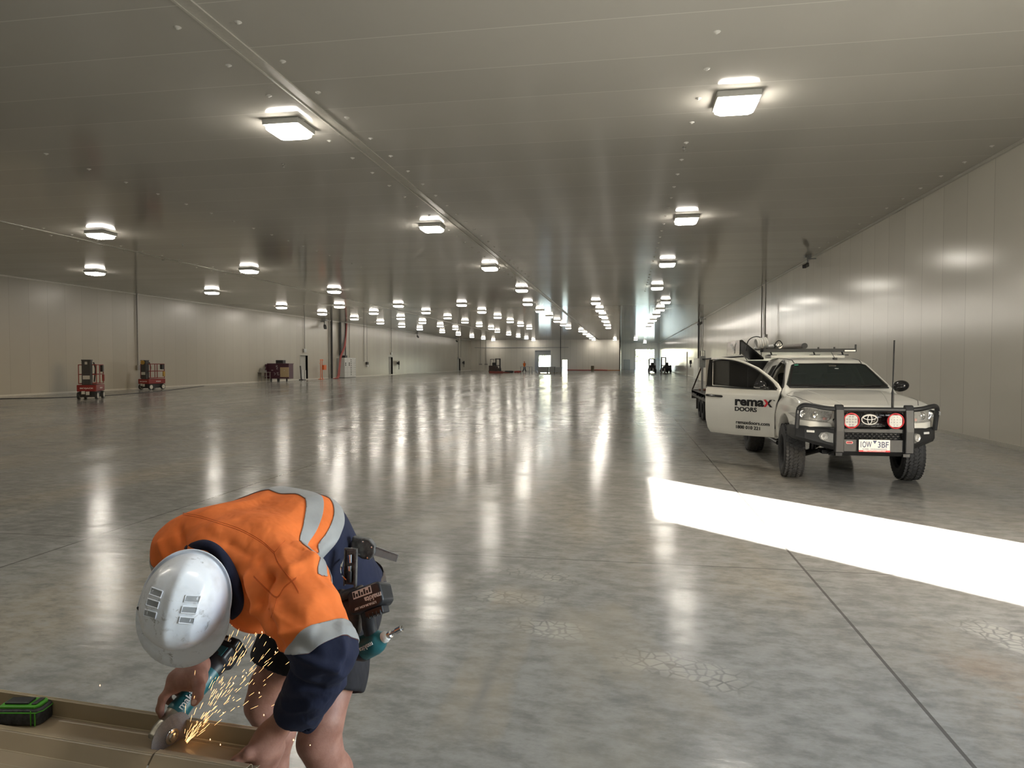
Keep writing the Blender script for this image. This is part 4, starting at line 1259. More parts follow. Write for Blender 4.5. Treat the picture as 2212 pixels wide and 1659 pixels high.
# --- tray with canopy boxes behind the cab
bm = BM()
bx(bm, -0.92, 0.92, 3.0, 5.6, 0.86, 0.95)
for x in (-0.92, 0.86): bx(bm, x, x + 0.06, 3.0, 5.6, 0.80, 1.02)
bx(bm, -0.92, 0.92, 2.96, 3.0, 0.9, 1.70)
tray = done('tray', bm, M_bar, truck)
bm = BM(); bx(bm, -0.45, 0.90, 3.05, 5.5, 0.95, 1.74); bx(bm, -0.92, -0.45, 3.05, 5.5, 0.95, 1.0); bx(bm, -0.92, -0.45, 5.44, 5.5, 0.95, 1.74); bx(bm, -0.92, -0.45, 3.05, 3.11, 0.95, 1.74)
can = done('canopy_box', bm, simple('dark_toolbox_steel', (0.035, 0.036, 0.038), 0.5, var=0.3), tray)
# raised gull-wing lid
bm = BM()
prism(bm, [(-0.50, 1.80), (-0.92, 2.165), (-0.965, 2.16), (-0.965, 1.86), (-0.945, 1.86), (-0.945, 2.12), (-0.92, 2.125), (-0.50, 1.765)], 3.75, 5.5, Matrix(((1, 0, 0, 0), (0, 0, 1, 0), (0, 1, 0, 0), (0, 0, 0, 1))))
lid = done('canopy_lid', bm, M_gloss, tray)
bm = BM(); bx(bm, -0.972, -0.966, 3.76, 5.49, 1.865, 2.155); face = done('lid_face', bm, simple('polished_checker_aluminium', (0.55, 0.48, 0.46), 0.22, 0.85, var=0.2, scale=4), lid)
bm = BM()
for pts in ([(0.0, 0.10), (0.10, 0.12), (0.20, 0.06), (0.30, -0.02)], [(0.55, 0.11), (0.45, 0.13), (0.38, 0.06), (0.36, 0.0)], [(0.30, 0.0), (0.36, -0.12), (0.42, 0.0)], [(0.05, 0.03), (0.18, 0.0), (0.28, -0.05)]):
    P = smooth_path([(-0.976, 4.95 - a * 1.6, 2.0 + b_ * 0.8) for a, b_ in pts], 5); tube(bm, P, 0.014, 5, flat=(0.004, 0.016))
done('lid_emblem', bm, M_skirt, lid)
bm = BM(); tube(bm, [(-0.93, 3.9, 1.95), (-0.60, 3.9, 1.45)], 0.010, 6); tube(bm, [(-0.62, 3.9, 1.72), (-0.66, 3.9, 1.60)], 0.012, 6); done('gas_strut', bm, M_alu, lid)
# things carried on the racks and tray
bm = BM(); tube(bm, [(TX - 0.50, TY + 2.3, 2.005), (TX - 0.50, TY + 4.6, 2.005)], 0.045, 12)
prop(done('steel_tube', bm, M_alu, smooth=True), 'short silver tube with black end lying on the truck roof rack', 'tube')
bm = BM(); cyl(bm, (TX - 0.08, TY + 2.3, 2.005), (TX - 0.20, TY + 5.2, 2.005), 0.045, n=14)
o = prop(done('grey_downpipe', bm, simple('weathered_grey_pipe', (0.22, 0.19, 0.17), 0.5)), 'long brownish grey pipe lying along the middle of the roof rack', 'pipe')
bm = BM(); cyl(bm, (TX - 0.08, TY + 2.27, 2.005), (TX - 0.08, TY + 2.30, 2.005), 0.052, n=14); done('end_cap', bm, M_black, o)
bm = BM()
M = Matrix.Translation((TX - 0.74, TY + 2.72, 2.068)) @ Euler((0, R_(82), R_(10))).to_matrix().to_4x4()
for k in range(5): lathe(bm, [(0.085 + 0.02 * cos(a), (k - 2) * 0.042 + 0.02 * sin(a)) for a in [2 * pi * i / 6 for i in range(7)]], 18, M)
prop(done('hose_coil', bm, M_skirt, smooth=True), 'white ribbed hose coil strapped on the truck roof above the open toolbox', 'hose coil')
bm = BM()
tube(bm, smooth_path([(TX - 0.97, TY + 3.0, 1.93), (TX - 0.93, TY + 3.0, 2.12), (TX - 0.80, TY + 3.0, 2.20), (TX - 0.66, TY + 3.0, 2.15), (TX - 0.58, TY + 3.0, 1.96)], 6), 0.010, 6)
tube(bm, smooth_path([(TX - 0.60, TY + 2.25, 1.97), (TX - 0.58, TY + 2.24, 2.06), (TX - 0.52, TY + 2.24, 2.10), (TX - 0.47, TY + 2.24, 2.03), (TX - 0.55, TY + 2.22, 1.98), (TX - 0.62, TY + 2.22, 2.03)], 6), 0.010, 6)
prop(done('power_cable', bm, M_black, smooth=True), 'black cable looped over the white hose coil on the truck roof', 'cable')
# trailer parked behind
M_trl = simple('dusty_black_steel', (0.06, 0.057, 0.052), 0.55, var=0.3)
tr = empty('flatbed_trailer', (3.2, 21.6, 0), label='low black flatbed trailer standing behind the white truck', cat='trailer')
bm = BM(); bx(bm, -1.0, 1.0, -3.9, 2.2, 0.70, 0.78)
for x in (-1.0, 0.94): bx(bm, x, x + 0.06, -3.9, 2.2, 0.60, 0.80)
bx(bm, -1.0, 1.0, 2.2, 2.28, 0.50, 0.80)
done('deck', bm, M_trl, tr)
bm = BM()
for i in range(8): bx(bm, -1.006, -1.0, -3.6 + i * 0.7, -3.55 + i * 0.7, 0.66, 0.74)
done('side_slots', bm, M_black, tr)
for s in (-1, 1):
    for y in (-0.6, 0.25):
        bm = BM(); lathe(bm, [(0.16, -0.09), (0.28, -0.10), (0.33, -0.08), (0.34, 0), (0.33, 0.08), (0.28, 0.10), (0.16, 0.09), (0.10, 0.03), (0, 0.03)], 28, Matrix.Translation((s * 0.86, y, 0.345)) @ Euler((0, R_(90), 0)).to_matrix().to_4x4())
        done('wheel', bm, M_tyre, tr, smooth=True)
    bm = BM(); bx(bm, s * 0.86 - 0.14, s * 0.86 + 0.14, -1.05, 0.7, 0.68, 0.70); bx(bm, s * 0.86 - 0.14, s * 0.86 + 0.14, 0.68, 0.70, 0.25, 0.70); done('mudguard', bm, M_trl, tr)
bm = BM(); box(bm, (-0.93, -0.3, 1.72), (0.18, 0.10, 0.34)); tube(bm, [(-1.01, -0.3, 1.86), (-1.01, -0.3, 2.05), (-0.86, -0.3, 2.05), (-0.86, -0.3, 1.86)], 0.014, 6); bx(bm, -0.96, -0.90, -0.33, -0.27, 0.78, 1.6)
done('stake_post', bm, M_greyp, tr)
bm = BM(); tube(bm, [(-0.93, -0.28, 1.62), (-0.985, 2.1, 0.80)], 0.02, 4, flat=(0.022, 0.004)); done('ratchet_strap', bm, simple('brown_webbing', (0.09, 0.05, 0.04), 0.8), tr)
bm = BM(); cyl(bm, (-0.93, -0.3, 1.80), (-0.2, -3.6, 1.86), 0.022, n=8); done('load_bar', bm, M_bar, tr)
bm = BM()
M = Matrix.Translation((2.55, 22.6, 0.80))
lathe(bm, [(0.22 + 0.03 * cos(a), 0.03 + 0.03 * sin(a)) for a in [2 * pi * i / 8 for i in range(9)]], 24, M)
prop(done('rope_coil', bm, simple('rusty_brown_rope', (0.14, 0.07, 0.05), 0.8), smooth=True), 'flat brown rope coil lying at the rear of the trailer deck', 'rope')
# ---------------------------------------------------------------- the bending worker
RT = Vector((cos(YAW), sin(YAW), 0)); FW = Vector((-sin(YAW) * cos(PITCH), cos(YAW) * cos(PITCH), sin(PITCH))); UPV = RT.cross(FW); DNV = -UPV; TV = -FW
def cv(r, d, v): return (RT * r + DNV * d + TV * v)
WB = Vector((-1.10, 2.16, 0.0))
worker = empty('person', WB, label='person in orange shirt, white hard hat and black shorts bending to cut beige metal', cat='person')
WI = Matrix.Translation(-WB)
M_skin, _t, _b = nt('sunned_skin')
setp(_b, rough=0.55, sub=0.08)
_b.inputs['Subsurface Radius'].default_value = (0.02, 0.008, 0.004)
_n = noise(_t, coords(_t), 26, 6, 0.65)
_n2 = noise(_t, coords(_t), 160, 3, 0.6)
_c = ramp(_t, _n, [(0.30, (0.27, 0.125, 0.092)), (0.55, (0.34, 0.170, 0.128)), (0.8, (0.41, 0.225, 0.175))])
_t.links.new(mixc(_t, ramp(_t, _n2, [(0.6, 0.0), (0.75, 0.35)]), _c, (0.24, 0.10, 0.07)), _b.inputs['Base Color'])
bump(_t, _b, _n2, 0.25, 0.002)
def cloth(name, c, rough=0.9, wr=0.9, fine=900, sheen=0.0, stain=0.1):
    m, t, b = nt(name)
    setp(b, rough=rough, sheen=sheen)
    co = coords(t)
    a = noise(t, coords(t, scale=(1, 1, 0.6), rot=(0.4, 0.3, 0.5)), 9, 3, 0.5, 0.3)
    t.links.new(ramp(t, noise(t, co, 14, 5), [(0.3, tuple(x * (1 - stain) for x in c)), (0.7, tuple(min(1, x * (1 + stain)) for x in c))]), b.inputs['Base Color'])
    w = N(t, 'ShaderNodeTexNoise', i_Scale=float(fine), i_Detail=1.0)
    t.links.new(co, w.inputs['Vector'])
    h = math_(t, 'ADD', math_(t, 'MULTIPLY', a, wr), math_(t, 'MULTIPLY', w.outputs[0], 0.02))
    bump(t, b, h, 0.55, 0.03)
    return m
M_orange = cloth('orange_drill_cotton', (0.80, 0.185, 0.038))
M_navy = cloth('navy_drill_cotton', (0.005, 0.009, 0.034))
M_short = cloth('black_shorts_cotton', (0.012, 0.012, 0.016), stain=0.4)
M_tape = cloth('silver_reflective_tape', (0.33, 0.34, 0.35), 0.45, 0.5, 1500, 0.0)
M_hair = simple('brown_hair', (0.12, 0.075, 0.045), 0.7, var=0.5, scale=200)

J = {k: CP(*v) for k, v in dict(
    hip=(708, 1288, 2.38), HL=(735, 1325, 2.34), HR=(650, 1325, 2.50), KL=(697, 1592, 2.17), KR=(580, 1516, 2.45),
    neck=(478, 1200, 2.02), head=(412, 1306, 1.905), SL=(628, 1262, 1.93), SR=(396, 1188, 2.15), EL=(700, 1400, 1.785), WL=(602, 1570, 1.865),
    ER=(380, 1335, 2.30), WR=(428, 1438, 2.03), mid=(628, 1165, 2.27), chest=(530, 1200, 2.10), belly=(660, 1280, 2.28), sternum=(560, 1290, 2.06)).items()}
J['AL'] = Vector((J['KL'].x - 0.005, J['KL'].y + 0.07, 0.10)); J['AR'] = Vector((J['KR'].x - 0.01, J['KR'].y + 0.07, 0.10))
acr_s = (J['SL'] - J['SR']).normalized(); acr_h = (J['HL'] - J['HR']); acr_h.z = 0; acr_h.normalize()

S = SDF((-1.72, 1.45, 0.02), (-0.55, 2.62, 1.36), 0.0045)
# legs
for s in 'LR':
    h, k, a = J['H' + s], J['K' + s], J['A' + s]
    S.chain([h, h.lerp(k, 0.5), k + Vector((0, 0, 0.05))], [0.092, 0.082, 0.064], 0.02)
    S.cap(k + Vector((0, 0, 0.06)), k - Vector((0, 0, 0.05)), 0.062, 0.056, 0.02)
    S.ell(k + Vector((-0.02, -0.045, 0.0)), (0.045, 0.035, 0.05), k=0.03)
    cf = k.lerp(a, 0.32) + Vector((0.01, 0.025, 0))
    S.chain([k - Vector((0, 0, 0.04)), cf, k.lerp(a, 0.65), a + Vector((0, 0, 0.02))], [0.056, 0.062, 0.046, 0.036], 0.025)
    S.cap(a, a + Vector((0, 0, -0.03)), 0.036, 0.04, 0.02)
# trunk
S.chain([J['hip'], J['mid'] + Vector((0, 0, -0.02)), J['chest'] + Vector((0, 0.02, -0.03)), J['neck'] + Vector((0, 0, -0.02))], [0.13, 0.12, 0.08, 0.052], 0.02)
S.cap(J['HL'], J['HR'], 0.11, 0.11, 0.05)
S.cap(J['SL'] + Vector((0, 0.01, -0.02)), J['SR'] + Vector((0, 0.01, -0.02)), 0.045, 0.045, 0.02)
# neck and head
hatU = cv(0.10, -0.06, 0.97).normalized()
hatF = cv(-0.20, 0.98, 0.10); hatF = (hatF - hatU * hatF.dot(hatU)).normalized()
hatR = hatF.cross(hatU).normalized()
HM = Matrix((hatR, hatF, hatU)).transposed().to_4x4(); HM.translation = J['head']
S.cap(J['neck'] + Vector((0, 0, -0.01)), J['head'] - hatF * 0.03 - hatU * 0.03, 0.062, 0.06, 0.03)
HP = lambda x, y, z: HM @ Vector((x, y, z))
S.ell(HP(0, -0.01, 0.02), (0.076, 0.098, 0.085), HM, 0.02)
S.ell(HP(0, 0.035, -0.045), (0.060, 0.062, 0.085), HM, 0.03)        # face
S.ell(HP(0, 0.088, -0.045), (0.014, 0.020, 0.026), HM, 0.012)       # nose
S.cap(HP(-0.03, 0.085, -0.012), HP(0.03, 0.085, -0.012), 0.014, 0.014, 0.02)   # brow
S.ell(HP(0, 0.078, -0.115), (0.024, 0.018, 0.018), HM, 0.02)        # chin
S.cap(HP(-0.02, 0.088, -0.082), HP(0.02, 0.088, -0.082), 0.008, 0.008, 0.008)  # lips
for s in (-1, 1):
    S.ell(HP(s * 0.030, 0.093, -0.030), (0.014, 0.010, 0.010), HM, 0.004, 'sub')
    S.ell(HP(s * 0.030, 0.082, -0.030), (0.012, 0.012, 0.012), HM, 0.002)
    S.ell(HP(s * 0.086, -0.012, -0.040), (0.012, 0.020, 0.033), HM, 0.010)
    S.ell(HP(s * 0.096, -0.006, -0.038), (0.008, 0.011, 0.018), HM, 0.004, 'sub')
S.cap(HP(0.07, -0.01, -0.04), CP(497, 1281, 1.94), 0.012, 0.010, 0.01)
S.ell(CP(501, 1281, 1.935), (0.009, 0.016, 0.024), k=0.006)
# arms
S.chain([J['SL'], J['SL'].lerp(J['EL'], 0.5), J['EL']], [0.058, 0.052, 0.042], 0.02)
S.chain([J['EL'], J['EL'].lerp(J['WL'], 0.3), J['WL']], [0.044, 0.046, 0.029], 0.02)
S.chain([J['SR'], J['SR'].lerp(J['ER'], 0.5), J['ER']], [0.058, 0.052, 0.042], 0.02)
S.chain([J['ER'], J['ER'].lerp(J['WR'], 0.3), J['WR']], [0.044, 0.046, 0.030], 0.02)
# left hand: pressing the trim, fingers over its edge
def fl(pts, rs, k=0.006): S.chain([CP(*p) for p in pts], rs, k)
fl([(602, 1570, 1.865), (578, 1596, 1.862), (553, 1628, 1.85)], [0.030, 0.035, 0.030], 0.018)
fl([(588, 1578, 1.868), (588, 1616, 1.875), (586, 1644, 1.878)], [0.027, 0.030, 0.023], 0.018)
fl([(584, 1590, 1.852), (566, 1622, 1.850), (560, 1640, 1.856)], [0.024, 0.031, 0.023], 0.018)
fl([(574, 1600, 1.845), (536, 1626, 1.818), (510, 1645, 1.812), (492, 1661, 1.815)], [0.020, 0.0150, 0.0128, 0.0100], 0.012)
fl([(548, 1632, 1.848), (528, 1656, 1.838), (514, 1676, 1.850), (510, 1688, 1.868)], [0.0145, 0.0115, 0.0100, 0.0085])
fl([(560, 1642, 1.852), (545, 1668, 1.846), (533, 1688, 1.860), (532, 1698, 1.880)], [0.0145, 0.0115, 0.0100, 0.0085])
fl([(574, 1646, 1.862), (562, 1674, 1.856), (552, 1694, 1.872), (553, 1702, 1.890)], [0.0135, 0.0110, 0.0098, 0.0082])
fl([(590, 1644, 1.876), (581, 1670, 1.870), (573, 1688, 1.884), (574, 1696, 1.900)], [0.0120, 0.0098, 0.0088, 0.0075])
# right hand: round the grinder barrel
fl([(428, 1438, 2.03), (416, 1458, 1.985), (398, 1470, 1.965)], [0.030, 0.032, 0.028], 0.018)
fl([(404, 1448, 2.01), (384, 1470, 1.985), (372, 1486, 1.968)], [0.026, 0.028, 0.018], 0.018)
fl([(420, 1450, 2.01), (424, 1466, 1.975), (420, 1476, 1.960)], [0.026, 0.026, 0.020], 0.018)
fl([(424, 1458, 1.965), (430, 1484, 1.925), (427, 1504, 1.906), (420, 1518, 1.900)], [0.019, 0.0150, 0.0135, 0.0108], 0.010)
fl([(372, 1484, 1.965), (352, 1508, 1.948), (345, 1532, 1.945), (350, 1549, 1.950)], [0.0150, 0.0120, 0.0108, 0.0090])
fl([(384, 1474, 1.975), (364, 1492, 1.985), (362, 1512, 2.005), (376, 1524, 2.015)], [0.0150, 0.0120, 0.0105, 0.0090])
fl([(398, 1462, 1.995), (382, 1474, 2.015), (380, 1492, 2.035), (392, 1504, 2.040)], [0.0145, 0.0115, 0.0100, 0.0088])
fl([(412, 1452, 2.015), (400, 1460, 2.040), (399, 1474, 2.055), (410, 1484, 2.055)], [0.0130, 0.0100, 0.0090, 0.0080])
body = sdf_obj('body', S, M_skin, worker, it=2, inv=WI)
M_nail = simple('fingernail', (0.52, 0.33, 0.28), 0.3, var=0.1)
for (p, d) in (((419, 1516, 1.890), (-0.5, 0.8, 0.3)), ((495, 1658, 1.804), (-0.7, 0.6, 0.3))):
    bm = BM(); bmesh.ops.create_uvsphere(bm, u_segments=12, v_segments=8, radius=1)
    dd = cv(*d).normalized(); nn = cv(0.1, -0.3, 1).normalized(); nn = (nn - dd * nn.dot(dd)).normalized(); M = Matrix((dd, nn.cross(dd), nn)).transposed().to_4x4(); M.translation = CP(*p) - WB
    for v in bm.verts: v.co = M @ Vector((v.co.x * 0.0085, v.co.y * 0.0068, v.co.z * 0.0022))
    done('fingernail', bm, M_nail, body, smooth=True, ang=180)['label'] = 'thumbnail'

# --- shirt
def wrinkle(V, amp, specs, rs=3):
    """soft directional folds pushed along the vertex normal estimate"""
    return V
S = SDF((-1.74, 1.45, 0.62), (-0.55, 2.62, 1.40), 0.005)
a, h = acr_s, acr_h
for s in (-1, 1):
    S.chain([J['hip'] + h * 0.065 * s + Vector((0.02, 0.02, 0.02)), J['mid'] + (a + h).normalized() * 0.065 * s, J['chest'] + a * 0.085 * s + Vector((0, 0, 0.01))], [0.135, 0.142, 0.130], 0.06)
S.cap(J['SL'] + Vector((-0.02, 0.02, -0.01)), J['SR'] + Vector((0.02, -0.02, -0.01)), 0.092, 0.085, 0.06)
S.cap(J['SR'] + Vector((0.05, 0.02, 0.02)), J['mid'] + Vector((0, 0, 0)), 0.085, 0.12, 0.07)
S.cap(J['belly'], J['sternum'], 0.125, 0.10, 0.06)
S.cap(J['chest'], J['neck'] - (J['head'] - J['neck']).normalized() * 0.005, 0.12, 0.092, 0.05)
S.chain([J['SL'], J['SL'].lerp(J['EL'], 0.55), J['EL']], [0.092, 0.078, 0.068], 0.05)
S.chain([J['SR'], J['SR'].lerp(J['ER'], 0.55), J['ER']], [0.080, 0.074, 0.068], 0.05)
S.chain([J['ER'], J['WR']], [0.070, 0.050], 0.03)
CUF = CP(640, 1520, 1.85)
S.chain([J['EL'] + Vector((0, 0, -0.005)), J['EL'].lerp(CUF, 0.5) + Vector((0.012, 0, -0.02)), CUF + Vector((0.01, 0, -0.012))], [0.068, 0.060, 0.058], 0.03)
# folds: ridges (add) and creases (sub) laid over the surface
from mathutils import noise as mnoise
S.D = S.D.copy()
# collar opening and sleeve mouths
c0, c1 = CP(480, 1234, 2.02), CP(450, 1262, 1.925)
S.cap(c0, c1 + (c1 - c0) * 0.8, 0.066, 0.090, 0.01, 'sub')
ax_l = (CUF - J['EL']).normalized()
cufn = (ax_l + cv(0.1, 0.35, 0.0)).normalized()
CUFP = CP(645, 1548, 1.85)
def cut_region(S, p, n, c, r, k=0.0):
    w = S.window([c], r)
    X, Y, Z = S._g(w)
    nn = Vector(n).normalized()
    d = (X - p[0]) * nn[0] + (Y - p[1]) * nn[1] + (Z - p[2]) * nn[2]
    q = np.sqrt((X - c[0]) ** 2 + (Y - c[1]) ** 2 + (Z - c[2]) ** 2) - r
    S.D[w] = np.maximum(S.D[w], -np.maximum(-d, q))
cut_region(S, CUFP, cufn, CUFP + ax_l * 0.1, 0.16)
S.cap(CUFP + ax_l * 0.05, CUFP - ax_l * 0.05, 0.046, 0.040, 0.0, 'sub')
wrn = (J['WR'] - J['ER']).normalized()
cut_region(S, J['WR'] - wrn * 0.03, wrn, J['WR'] + wrn * 0.08, 0.12)
V, F = S.mesh()
V = relax(V, F, 2)
def vnormals(V, F):
    n = np.cross(V[F[:, 2]] - V[F[:, 0]], V[F[:, 3]] - V[F[:, 1]])
    out = np.zeros_like(V)
    for i in range(4): np.add.at(out, F[:, i], n)
    return out / np.maximum(np.linalg.norm(out, axis=1), 1e-12)[:, None]
def ridged(V, axis, freq, seed, stretch=0.22, warp=0.5):
    """ridged value noise stretched along an axis -> cloth folds"""
    ax = np.array(Vector(axis).normalized())
    P = V - np.outer(V @ ax, ax) * (1 - stretch)
    out = np.empty(len(V))
    f = freq
    for i, p in enumerate(P):
        q = Vector((p[0] * f + seed, p[1] * f, p[2] * f))
        out[i] = mnoise.noise(q) + 0.5 * mnoise.noise(q * 2.1)
    return 1 - np.abs(out) * 2.2
def seg_w(V, a, b, r):
    a = np.array(a); b = np.array(b); ba = b - a
    t = np.clip(((V - a) @ ba) / (ba @ ba), 0, 1)
    d = np.linalg.norm(V - a - t[:, None] * ba, axis=1)
    return np.clip(1 - d / r, 0, 1)
Nn = vnormals(V, F)
disp = 0.004 * ridged(V, J['chest'] - J['hip'], 6.0, 3.1)
wl = seg_w(V, J['SL'], J['EL'], 0.16) * 1.6
disp += 0.010 * np.clip(wl, 0, 1) * ridged(V, (J['EL'] - J['chest']), 11, 9.0, 0.25)
wf = seg_w(V, J['EL'], CUF, 0.16) * 1.6
disp += 0.009 * np.clip(wf, 0, 1) * ridged(V, a + Vector((0, 0, 0.4)), 12, 5.0, 0.3)
# hand placed folds radiating from the arm pit and neck (pixel sketch of where the photo shows them)
FOLDS = [([(700, 1190, 2.0), (660, 1205, 2.0), (590, 1195, 2.02)], 0.018, 0.008), ([(590, 1195, 2.0), (600, 1235, 1.9), (585, 1290, 1.88)], 0.014, -0.010),
         ([(560, 1235, 1.95), (575, 1300, 1.9), (600, 1350, 1.85)], 0.014, 0.010), ([(540, 1250, 1.95), (550, 1310, 1.9), (575, 1362, 1.88)], 0.012, -0.010),
         ([(640, 1180, 2.05), (680, 1175, 2.08)], 0.02, -0.006), ([(620, 1300, 1.86), (640, 1345, 1.83), (690, 1350, 1.80)], 0.013, 0.008),
         ([(605, 1330, 1.85), (622, 1385, 1.80)], 0.012, -0.008), ([(660, 1400, 1.76), (720, 1430, 1.74)], 0.012, 0.007), ([(640, 1450, 1.78), (700, 1470, 1.78)], 0.012, -0.007),
         ([(400, 1140, 2.1), (420, 1175, 2.06)], 0.014, -0.007), ([(490, 1120, 2.15), (540, 1150, 2.1), (575, 1180, 2.05)], 0.012, -0.005), ([(372, 1165, 2.12), (378, 1200, 2.08)], 0.012, 0.008)]
for pts, wdt, amp in FOLDS:
    P = [CP(*p) for p in pts]
    amp = amp * 1.5
    for p0, p1 in zip(P, P[1:]):
        # distance measured across the view of the cloth: flatten along the local depth
        av, bv, tv = np.array(p0), np.array(p1), np.array(TV)
        ba = bv - av; ba = ba - tv * (ba @ tv)
        q = V - av; q = q - np.outer(q @ tv, tv)
        t = np.clip((q @ ba) / (ba @ ba), 0, 1)
        d = np.linalg.norm(q - t[:, None] * ba, axis=1)
        near = np.exp(-((V - av) @ tv - (0.04)) ** 2 / 0.03)
        disp += amp * np.exp(-(d / wdt) ** 2) * near * (Nn @ tv > 0)
V = V + Nn * disp[:, None]
me = np_mesh('shirt', V, F)
bvs = BVHTree.FromPolygons([Vector(v) for v in V], [tuple(map(int, f)) for f in F])
CAMP = Vector((0, 0, CAM_H))
def on_shirt(px, py, off=0.0):
    d = (CP(px, py, 1) - CAMP).normalized()
    h_ = bvs.ray_cast(CAMP, d)
    return (h_[0] + h_[1] * off) if h_[0] is not None else CP(px, py, 2.1)
def plane3(a, b, c, toward):
    n = (b - a).cross(c - a).normalized()
    if n.dot(toward) < 0: n = -n
    return a, n
tow = (J['hip'] - J['chest'])
tp, tn = plane3(on_shirt(600, 1066), on_shirt(657, 1120), on_shirt(686, 1222), tow)
T1a, T1b = (tp, tn), (tp + tn * 0.036, tn)
T2a, T2b = (tp + tn * 0.064, tn), (tp + tn * 0.104, tn)
axu = (J['EL'] - J['SL']).normalized()
SLa = (on_shirt(680, 1350), (axu + cv(0.0, 0.12, 0)).normalized()); SLb = (SLa[0] + SLa[1] * 0.052, SLa[1])
bm = BM(); bm.from_mesh(me)
def sd(pl, c): return (c - pl[0]).dot(pl[1])
def is_sleeve(c):
    # nearer to the left arm than to the trunk
    ab = J['EL'] - J['SL']; t = (c - J['SL']).dot(ab) / ab.length_squared
    w2_ = J['CUFP'] if 'CUFP' in J else CUF
    d1 = (c - J['SL'] - ab * max(0, min(1, t))).length
    ab2 = CUF - J['EL']; t2 = max(0, min(1.2, (c - J['EL']).dot(ab2) / ab2.length_squared)); d2 = (c - J['EL'] - ab2 * t2).length
    return (t > 0.25 and d1 < 0.125) or d2 < 0.12
th_ = Vector((tn.x, tn.y, 0)).normalized()
def wz(z): return 1.5 * max(0.0, 1.07 - z) + min(0.24, 2.4 * max(0.0, 1.07 - z))
def warp(s_):
    for v in bm.verts: v.co = v.co - th_ * (s_ * wz(v.co.z))
warp(1)
for pl in (T1a, T1b, T2a, T2b):
    bmesh.ops.bisect_plane(bm, geom=bm.verts[:] + bm.edges[:] + bm.faces[:], plane_co=pl[0], plane_no=pl[1], dist=1e-5)
warp(-1)
def sdw(pl, c): return sd(pl, c - th_ * wz(c.z))
arm = [f for f in bm.faces if is_sleeve(f.calc_center_median())]
ELB = (J['EL'], (axu + ax_l).normalized())
for pl in (SLa, SLb, ELB):
    arm = [f for f in bm.faces if is_sleeve(f.calc_center_median())]
    g = set(arm)
    for f in arm: g.update(f.verts); g.update(f.edges)
    bmesh.ops.bisect_plane(bm, geom=list(g), plane_co=pl[0], plane_no=pl[1], dist=1e-5)
tapes = {'torso1': [], 'torso2': [], 'arm': []}
rw = (J['WR'] - J['ER'])
for f in bm.faces:
    c = f.calc_center_median(); f.smooth = True
    if is_sleeve(c):
        if sd(SLb, c) > 0 or sd(ELB, c) > 0: f.material_index = 1
        elif sd(SLa, c) > 0: f.material_index = 0; tapes['arm'].append(f)
    elif (c - J['ER']).length < 0.11 or (c - J['WR']).length < 0.12 or (c - J['ER'].lerp(J['WR'], 0.5)).length < 0.12: f.material_index = 1
    else:
        if sdw(T2b, c) > 0: f.material_index = 1
        if (c - J['neck']).length < 0.22 or (c - J['head']).length < 0.24: continue
        if sdw(T1a, c) > 0 and sdw(T1b, c) < 0: tapes['torso1'].append(f)
        elif sdw(T2a, c) > 0 and sdw(T2b, c) < 0: tapes['torso2'].append(f)
def tape_part(faces, parent):
    b = bmesh.new(); mp = {}
    bm.normal_update()
    fs = []
    for f in faces:
        vs = []
        for v in f.verts:
            if v not in mp: mp[v] = b.verts.new(v.co - WB + v.normal * 0.0022)
            vs.append(mp[v])
        nf = b.faces.new(vs); nf.smooth = True
    # keep the largest connected piece only
    seen = set(); best = []
    for f in b.faces:
        if f in seen: continue
        st = [f]; grp = []; seen.add(f)
        while st:
            g = st.pop(); grp.append(g)
            for e in g.edges:
                for x in e.link_faces:
                    if x not in seen: seen.add(x); st.append(x)
        if len(grp) > len(best): best = grp
    bs = set(best)
    bmesh.ops.delete(b, geom=[f for f in b.faces if f not in bs], context='FACES')
    me_ = bpy.data.meshes.new('reflective_tape'); b.to_mesh(me_); b.free()
    o = link_mesh('reflective_tape', me_, M_tape, parent)
    m = o.modifiers.new('s', 'SOLIDIFY'); m.thickness = 0.003; m.offset = 0
    return o
parts_t = {k: v for k, v in tapes.items()}
me2 = bpy.data.meshes.new('shirt')
bm.to_mesh(me2)
me2.transform(WI)
shirt = link_mesh('shirt', me2, [M_orange, M_navy], worker)
for k, v in parts_t.items(): tape_part(v, shirt)
bm.free()
# seams
M_seam = cloth('orange_stitching', (0.55, 0.10, 0.015))
def seam(pts, r=0.0009, two=0.0):
    dense = smooth_path([Vector((x, y, 0)) for x, y in pts], 10)
    for k in ((0,) if not two else (-two, two)):
        P = [on_shirt(p.x, p.y + k, 0.0) - WB for p in dense]
        P = [p for i, p in enumerate(P) if i == 0 or (p - P[i - 1]).length < 0.05]
        if len(P) > 2:
            b = BM(); tube(b, P, r, 5); done('shirt_seam', b, M_seam, shirt, smooth=True)
seam([(395, 1110), (430, 1116), (470, 1128), (520, 1145), (565, 1170), (592, 1194)], two=2.0)
seam([(592, 1194), (600, 1215), (618, 1240), (635, 1262), (645, 1280)], two=1.6)
seam([(592, 1194), (608, 1176), (616, 1168)])
seam([(548, 1245), (575, 1272), (598, 1290), (615, 1268), (640, 1248)], two=1.2)
seam([(598, 1290), (592, 1315), (585, 1335)])
